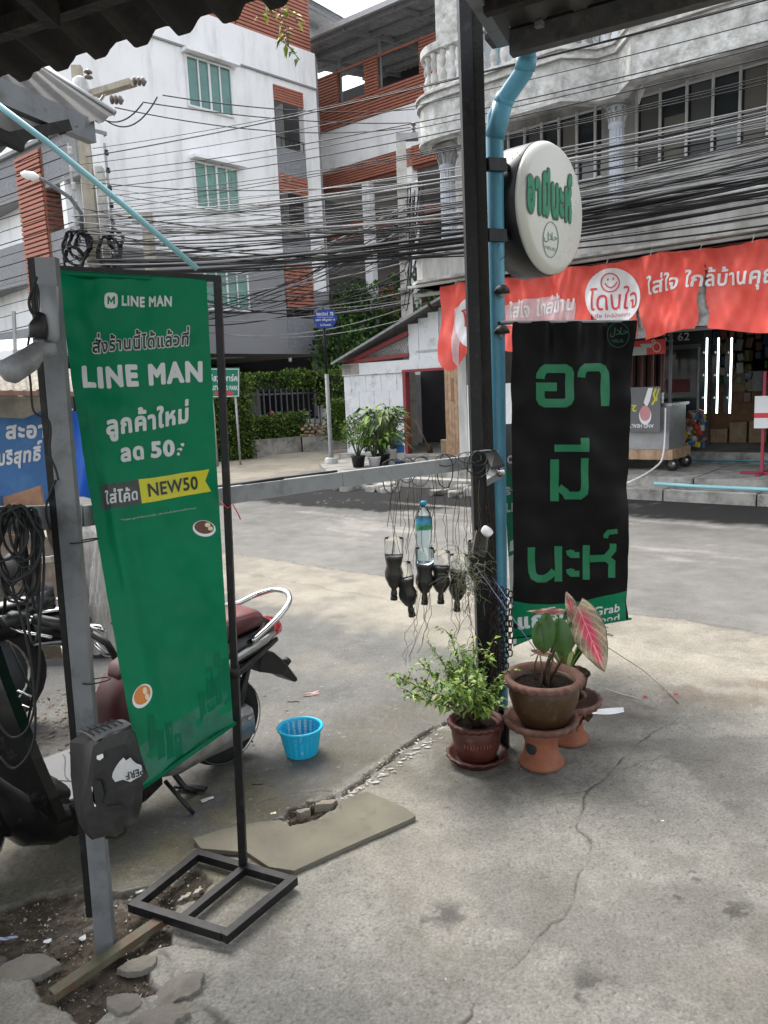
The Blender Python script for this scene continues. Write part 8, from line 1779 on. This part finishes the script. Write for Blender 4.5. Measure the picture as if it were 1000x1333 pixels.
def chunk(px, py, rx, ry, h, label, seed, rz=0, z=None, mt=None):
    """an angular broken slab piece: irregular polygon with thickness and chipped edge"""
    rnd = random.Random(seed); p = G(px, py); n = rnd.randint(6, 8); a0 = rnd.uniform(0, 6); pl = []
    for i in range(n):
        a = a0 + 2*math.pi*(i+rnd.uniform(-.28,.28))/n; k = rnd.uniform(.75,1.08); x, y = rx*k*math.cos(a), ry*k*math.sin(a); pl.append((x*math.cos(rz)-y*math.sin(rz), x*math.sin(rz)+y*math.cos(rz)))
    pts = []
    for i in range(n):
        a, b = Vector(pl[i]), Vector(pl[(i+1)%n])
        for j in range(9):
            q = a.lerp(b, j/9); nz_ = noise.noise(Vector((q.x*60+seed, q.y*60, 0)))*.005; pts.append((q.x+nz_+rnd.uniform(-.0012,.0012), q.y-nz_+rnd.uniform(-.0012,.0012)))
    z0 = p.z if z is None else z; tl = Vector((rnd.uniform(-.10,.10), rnd.uniform(-.10,.10)))
    rings = ((1.02, -h*.9), (1.0, h*.25), (.985, h*.52), (.95, h*.60), (.6, h*.62)); vs = []; m = len(pts)
    for k, hz in rings:
        for x, y in pts: vs.append((p.x+x*k, p.y+y*k, z0+hz+(x*tl.x+y*tl.y)+ (noise.noise(Vector((x*k*45+seed, y*k*45, 1)))*.003 if hz > 0 else 0)))
    vs.append((p.x, p.y, z0+h*.66)); fs = [(r_*m+i, r_*m+(i+1)%m, (r_+1)*m+(i+1)%m, (r_+1)*m+i) for r_ in range(4) for i in range(m)] + [(4*m+i, 4*m+(i+1)%m, 5*m) for i in range(m)]
    return tag(MB().add(vs, fs).build('slab_chunk', mt or ch_m, origin=p), label, 'rubble')
chunk(395,1058,.030,.020,.022,'left angular chunk in the notch of the cement sheet',1,.3,-.002); chunk(424,1049,.046,.020,.020,'long flat chunk in the notch of the cement sheet',2,.35,.004); chunk(404,1045,.016,.012,.018,'small chunk wedged behind the two larger ones in the notch',3,.3,.002)
cg = M('forecourt_slab_piece', (.165,.15,.128), .88, var=.22, vs=12, dirt=(.09,.085,.075), damt=.35, ds=9, bump=.5, bs=100)
chunk(182,1258,.056,.034,.012,'broken forecourt piece beside the rusty channel, nearest the steel post',5,.2,.001,cg); chunk(232,1290,.074,.046,.008,'broad broken forecourt piece lying right of the pit',6,.5,.003,cg); chunk(162,1308,.062,.034,.012,'cracked forecourt piece at the lower edge of the pit',7,-.2,.001,cg)
chunk(205,1330,.09,.042,.012,'large broken forecourt piece at the bottom of the frame below the pit',8,.1,.002,cg); chunk(30,1262,.095,.050,.012,'worn rounded forecourt piece left of the pit',9,.1,-.002,cg); chunk(258,1160,.020,.010,.012,'pale splinter of concrete inside the stand foot frame',10,.9,-.004,M('pale_concrete_splinter',(.34,.31,.27),.85,bump=.4)); chunk(240,1166,.028,.009,.01,'long pale splinter of concrete inside the stand foot frame',11,1.0,-.008,M('pale_concrete_splinter',(.34,.31,.27),.85,bump=.4)); chunk(230,1148,.024,.018,.012,'brown lump of broken concrete inside the stand foot frame',12,.2,-.01)
def channel():
    a, b = G(68,1296,.012), G(214,1196,.014); T = thing('steel_channel', 'rusty green painted steel channel lying across the pit at the post foot', 'channel', (a+b)/2); d = (b-a).normalized(); sd = Vector((-d.y, d.x, 0))
    MB().beam(a+Vector((0,0,.010)), b+Vector((0,0,.010)), .028, .003).build('web', K['steel_dirty'], T)
    for s_ in (-1, 1): MB().beam(a+sd*.0155*s_+Vector((0,0,.001)), b+sd*.0155*s_+Vector((0,0,.001)), .003, .021).build('flange', K['steel_dirty'], T)
channel()
def scatter():
    rnd = random.Random(40); mb = [MB(), MB(), MB()]
    def zone(poly, n, smin, smax, zoff):
        xs = [p.x for p in poly]; ys = [p.y for p in poly]; k = 0
        while k < n:
            x, y = rnd.uniform(min(xs), max(xs)), rnd.uniform(min(ys), max(ys))
            if not in_poly(np.array([x]), np.array([y]), poly)[0]: continue
            s = smin*(smax/smin)**(rnd.random()**2); z = zoff + s*.4; k += 1
            pts = [(x+rnd.gauss(0,1)*s*.6, y+rnd.gauss(0,1)*s*.6, z+rnd.uniform(-.5,.6)*s) for _ in range(6)]
            mb[rnd.choices((0,1,2),(6,3,1))[0]].add(pts, [(0,1,2),(0,2,3),(0,3,4),(1,2,5),(2,3,5),(3,4,5),(0,1,5),(0,4,5)])
    zone(PIT, 2600, .0012, .008, -.017); zone(HOLE2, 400, .0015, .008, -.013); zone(HOLE3, 120, .0015, .008, -.026)
    gut = [(p.x, p.y) for p in GUT]
    for i in range(420):
        k = rnd.randrange(len(gut)-1); t = rnd.random(); x = gut[k][0]*(1-t)+gut[k+1][0]*t + rnd.gauss(0,.018); y = gut[k][1]*(1-t)+gut[k+1][1]*t + rnd.gauss(0,.018); s = rnd.uniform(.001,.005)
        mb[rnd.choices((0,1,2),(4,3,2))[0]].add([(x+rnd.gauss(0,1)*s, y+rnd.gauss(0,1)*s, s*rnd.uniform(-.3,.9)) for _ in range(5)], [(0,1,2),(0,2,3),(0,3,4),(1,2,4),(2,3,4),(0,1,4)])
    for i in range(500):
        x, y = rnd.uniform(-1.6, 1.8), rnd.uniform(1.3, 3.8); s = rnd.uniform(.0008,.0028)
        mb[rnd.choices((0,1,2),(5,3,1))[0]].add([(x+rnd.gauss(0,1)*s, y+rnd.gauss(0,1)*s, s*rnd.uniform(0,1.4)) for _ in range(5)], [(0,1,2),(0,2,3),(0,3,4),(1,2,4),(2,3,4),(0,1,4)])
    for b, n_, m_ in zip(mb, ('gravel','gravel','gravel'), (M('grit_brown',(.10,.085,.065),.9), M('grit_grey',(.22,.205,.18),.9), M('grit_white',(.50,.48,.45),.85))): tag(b.build(n_, m_, origin=(-1,2,0)), 'loose grit and stone crumbs in the pit and along the cracks', None, None, 'stuff')
    # dry leaves and bark behind the scooter
    lv = MB()
    for i in range(420):
        p = Vector((rnd.gauss(-1.35,.25), rnd.gauss(3.55,.22), .004)); lv.leaf(p, Vector((rnd.gauss(0,1),rnd.gauss(0,1),.25)), Vector((0,0,1)), rnd.uniform(.02,.05), .015, .1, .1)
    tag(lv.build('fallen_leaves', M('litter_leaves',(.17,.12,.08),.9,var=.6,vs=40), origin=(-1.35,3.55,0)), 'dry fallen leaves heaped behind the scooter', None, None, 'stuff')
    # broken white shell fragments in the gutter line
    wf = MB()
    for i in range(60):
        t = (i+rnd.uniform(-3,3))/60; x = 458+t*118+rnd.uniform(-4,4); y = 1030-t*76+rnd.uniform(-1,9); p = G(x, y, .002); d = Vector((rnd.uniform(.3,1), rnd.uniform(-.2,.5), 0)).normalized(); sd = Vector((-d.y, d.x, 0)); L = rnd.uniform(.003,.02)*(.5+rnd.random()); W = rnd.uniform(.001,.0045)
        pts = [p-d*L, p-d*L*.3+sd*W, p+d*L*.4+sd*W*rnd.uniform(.2,1.2), p+d*L, p+d*L*.2-sd*W, p-d*L*.5-sd*W*.7]; up = Vector((0,0,rnd.uniform(.001,.004))); wf.add(pts + [q+up for q in pts], [(0,1,2,3,4,5)[::-1],(6,7,8,9,10,11)]+[(j,(j+1)%6,(j+1)%6+6,j+6) for j in range(6)])
    tag(wf.build('lime_flakes', M('lime_flakes',(.5,.48,.44),.8,var=.25,vs=60), origin=G(510,995)), 'white lime flakes along the wet joint in the concrete', None, None, 'stuff')
scatter()
def litter(px, py, L, W, rz, mt, name, label, cat, seed=1, h=.006, z=0.):
    rnd = random.Random(seed); p = G(px, py, z); f = Matrix.Translation(p) @ Matrix.Rotation(rz, 4, 'Z')
    ph = rnd.uniform(0, 6)
    def fn(a, b): 
        w_ = (1-.35*math.sin(a*5+ph))*(.6+.4*math.sin(a*math.pi)); return Vector(((a-.5)*L, (b-.5)*W*w_, .002+h*(.5+.5*math.sin(a*9+b*7+ph))*math.sin(b*math.pi)))
    return tag(MB(f).grid(fn, 18, 10).build(name, mt, origin=p), label, cat)
litter(785, 927, .19, .05, .02, K['white_paint'], 'crumpled_paper', 'crumpled white plastic wrapper on the ground right of the pots', 'litter', 3, .016); litter(406,904,.085,.03,.45,M('pink_paper',(.42,.30,.27),.7), 'paper_scrap', 'pinkish paper scrap on the driveway beyond the blue basket', 'litter', 4, .012)
litter(382,914,.06,.008,-.1,K['stem'],'bark_strip','short dark strip of bark near the scooter mudguard','litter',5,.004); litter(270,1041,.05,.025,.6,K['blank_grey'],'foil_scrap','torn silver foil scrap behind the stand post','litter',6,.006); litter(335,1022,.045,.004,0,K['black_steel'],'wire_stub','thin black wire stub on the ground right of the stand post','litter',7,.003)
litter(62,1226,.022,.014,.4,K['white'],'paper_scrap','tiny white scrap in the pit left of the post','litter',8,.006,-.01); litter(108,1222,.020,.016,1.2,K['white'],'paper_scrap','small white scrap in the pit just left of the post','litter',9,.006,-.01); litter(12,1222,.05,.012,.1,M('bluish_wrapper',(.25,.28,.42),.4),'wrapper','blue grey wrapper strip at the left edge of the pit','litter',10,.006,-.005)
litter(183,1161,.03,.008,.5,K['white'],'paper_scrap','white scrap just left of the stand foot','litter',12,.004); litter(228,1202,.03,.006,-.4,K['stone'],'stick','short pale stick by the corner of the stand foot','litter',13,.006); litter(862,1069,.012,.008,.3,K['white'],'paper_scrap','tiny white fleck on the open concrete at right','litter',14,.002); litter(356,1059,.02,.014,.3,K['cream'],'paper_scrap','small pale label scrap on the cement sheet','litter',15,.002,.018)
for k, (x, y) in enumerate(((840,908),(880,905))): litter(x, y, .02, .012, .3*k, M('red_petal',(.6,.05,.04),.6), 'flower_petal', ['red flower petal on the ground nearer the wrapper','red flower head at the tip of the long fallen stalk'][k], 'petal', 20+k, .008)
tag(MB().tube([D(790,842,2.95)-Vector((0,0,0)), G(838,873,.05), G(868,900,.01), G(884,916,.004)],.0015,5).build('grass_stalk', K['stem'], origin=G(838,873,.05)), 'long thin stalk arching from the pots to the ground at right', 'stalk'); tag(MB().tube([G(788,896,.02), G(812,904,.006), G(836,910,.004)],.0016,5).build('grass_stalk', K['cream'], origin=G(812,904)), 'short pale stalk lying between the pots and the red petals', 'stalk')
for k in range(7):
    a = G(20+k*11, 1262-k*9, 0); litter(28+k*16, 1216+(k*37)%60, .05+.01*(k%3), .003, .6+k*.9, K['stem'], 'twig', ['twig lying deepest in the pit at the left','twig crossing the pit edge near the wrapper','bent twig in the middle of the pit','short twig near the white scraps','twig beside the rusty channel end','twig under the channel middle','twig next to the post foot'][k], 'twig', 30+k, .004, -.014)

# ------------------------------------------------------------------ stall clutter at the far left
def left_stall():
    dB = 5.3
    T = thing('water_shop_banner', 'faded blue banner with white Thai lettering strung at the far left', 'banner', D(20,655,dB))
    a, b, c = D(-60,662,dB), D(68,655,dB), D(-60,535,dB); S0 = frame_surface(a, b, c); S = lambda s,t,l=0: S0(s,t,l + .012*math.sin(s*9+t*4))
    MB().grid(lambda u, v: S(u, v), 24, 20).build('sheet', K['blue_sign'], T)
    print_on(S, 'น้ำดื่ม สะอาด', ((-60,574),(76,570),(-60,541)), K['white'], T, .04, lift=.004, step=.05); print_on(S, 'บริสุทธิ์', ((-2,613),(53,606),(-2,580)), K['white'], T, .04, lift=.004, step=.05)
    T = thing('blue_sheet', 'bright blue plastic sheet hanging behind the left steel post', 'tarpaulin', D(112,650,5.0)); q = [D(90,535,5.1), D(160,540,5.0), D(150,655,5.0), D(98,650,5.1)]
    MB().grid(lambda u, v: q[0].lerp(q[1],u).lerp(q[3].lerp(q[2],u),v)+Vector((0,.04*math.sin(u*9+v*3),.03*math.sin(u*7)*v)), 16, 14).build('sheet', K['blue_tarp'], T)
    T = thing('stall_roof', 'low rusty edged corrugated stall roof above the blue banner', 'roof', D(40,515,5.2)); q = [D(-80,512,5.0), D(102,508,5.0), D(96,478,7.0), D(-90,482,7.0)]
    corr(q[0], q[1], q[2], q[3], .09, .012, 120, 3).build('roof_sheet', M('lichen_roof',(.20,.18,.14),.9,var=.4,vs=6,dirt=(.08,.07,.06),damt=.5), T)
    MB().beam(D(-80,510,4.95), D(106,513,4.95), .03, .03).build('edge_bar', M('rusty_pipe',(.26,.14,.10),.8,var=.3,vs=20), T); MB().beam(D(-60,512,5.0), D(-56,840,5.0), .04, .04).build('roof_post', K['galv'], T)
    MB().add([D(-80,516,4.98),D(70,516,4.98),D(66,530,4.97),D(30,545,4.97),D(-80,538,4.97)],[(0,1,2,3,4)]).build('eave_sheet', M('lichen_roof',(.20,.18,.14)), T)
    # leaning brown panels and white rail
    for k,(pts,mt,lb) in enumerate([([D(-60,690,4.6),D(58,700,4.6),D(100,790,4.3),D(92,856,4.25),D(-60,866,4.25)],'brown_tarp','large brown board leaning behind the handlebars at the far left'),([D(-60,668,5.0),D(52,632,4.9),D(60,690,4.8),D(-60,712,4.8)],'wood2','grey brown board tilted under the blue banner'),([D(60,690,4.9),D(108,680,4.9),D(112,770,4.7),D(72,760,4.7)],'brown_tarp','brown board standing behind the left steel post')]):
        ctr = sum(pts, Vector())/len(pts); n = len(pts); mb = MB(); bk = [p+Vector((.0,.03,.0)) for p in pts]; mb.add(pts+bk, [tuple(range(n)), tuple(range(n,2*n))[::-1]]+[(i,(i+1)%n,(i+1)%n+n,i+n) for i in range(n)]); tag(mb.build('leaning_board', K[mt], origin=ctr), lb, 'board')
    tag(MB().beam(D(-40,745,4.4), D(88,724,4.4), .02, .035).build('white_rail', M('chipped_white_paint',(.45,.43,.40),.7,var=.3,vs=30,dirt=(.15,.12,.1),damt=.5,ds=20), origin=D(20,735,4.4)), 'chipped white rail fixed across the brown boards', 'rail')
    tag(MB().box(-2.75,-2.45,4.62,4.85,.35,.95).build('blue_crate', M('dark_blue_plastic',(.03,.10,.22),.5), origin=(-2.6,4.7,.35)), 'dark blue plastic drum between the boards and the post', 'drum')
    def sack(pts, dep, label, seed):
        rnd = random.Random(seed); L_ = [D(x0, y, dep) for x0, x1, y in pts]; R__ = [D(x1, y, dep) for x0, x1, y in pts]; mb = MB(); n = len(pts)
        def fn(a, v):
            k = v*(n-1); i = min(int(k), n-2); q = k-i; l = L_[i].lerp(L_[i+1], q); r = R__[i].lerp(R__[i+1], q); c = (l+r)/2; w_ = (r-l).length/2; th = 2*math.pi*a
            g = 1 + .10*math.sin(th*5+v*6+seed) + .07*math.sin(th*11+v*15+2*math.sin(v*9)) + .05*math.sin(th*19-v*22); return c + Vector((math.cos(th)*w_*g, math.sin(th)*w_*.7*g, 0))
        mb.grid(fn, 90, 50); return tag(mb.build('sack', K['sack'], origin=L_[-1]), label, 'sack')
    sack([(104,112,680),(102,122,692),(102,130,712),(104,130,745),(106,128,790),(108,132,838)], 4.6, 'crumpled white woven sack hanging from the beam behind the post', 2); sack([(126,134,688),(124,140,705),(120,142,745),(118,148,790),(118,152,848)], 4.4, 'taller checked woven sack beside the green banner edge', 5)
    # pale awning, van and street furniture far left
    T = thing('van', 'white van glimpsed far down the street at the left edge', 'van', D(20,520,16)); p = D(-20,520,16); f = FR((p.x-.8, 16, 0), (1,.15)); MB(f).box(-1.2,2.0,0,4,.35,1.3).build('body', K['white_paint'], T, bevel=.1); MB(f).box(-.9,1.7,.3,3.6,1.3,1.95).build('cabin', K['glass_dark'], T, bevel=.12); MB(f).box(-.85,1.65,.35,3.5,1.951,2.0).build('roof', K['white_paint'], T)
    for x in (-.95,1.75): MB(f).lathe([(.33,-.1),(.33,.1)],(x,.6,.33),18,axis=(0,1,0)).build('wheel', K['tyre'], T)
    T = thing('far_awning', 'white fabric awning edge over the lane at the far left', 'awning', D(15,455,11)); q = [D(-50,462,11),D(48,452,11),D(44,440,13),D(-50,446,13)]; MB().add(q+[v+Vector((0,0,-.12)) for v in q],[(0,1,2,3),(7,6,5,4),(0,4,5,1),(1,5,6,2),(2,6,7,3),(3,7,4,0)]).build('canopy', K['white_paint'], T); MB().beam(D(20,455,11), Vector((D(20,455,11).x,11,0)),.05,.05).build('awning_post', K['galv'], T); MB().beam(D(18,405,11), D(20,455,11),.04,.04).build('mast', K['galv'], T)
left_stall()
# leaf sprig hanging from the dark roof edge
def sprig():
    rnd = random.Random(6); T = thing('leafy_sprig', 'yellow green leafy sprig hanging below the dark roof edge', 'plant', D(365,0,2.7)); st = MB(); lf = [MB(), MB()]
    for pts in ([(352,-20),(360,8),(372,35),(376,60),(390,78)],[(356,-10),(345,16),(336,22)],[(362,10),(382,18),(388,30)],[(372,40),(366,52),(384,68)]):
        P_ = [D(x, y, 2.75) for x, y in pts]; st.tube(P_, .0015, 5)
        for i in range(len(P_)-1):
            for j in range(6): q = P_[i].lerp(P_[i+1], j/6); lf[rnd.randrange(2)].leaf(q, Vector((rnd.gauss(0,1), rnd.gauss(0,.5), rnd.gauss(-.3,.6))), Vector((0,-.5,1)), rnd.uniform(.022,.04), .017, .1, .2)
    st.build('stem', K['stem_green'], T); tag(lf[0].build('foliage', M('yellow_leaf',(.42,.45,.06),.5), T), kind='stuff'); tag(lf[1].build('foliage', K['leaf_light'], T), kind='stuff')  # two leaf tones mixed at random, yellow and yellow green
sprig()
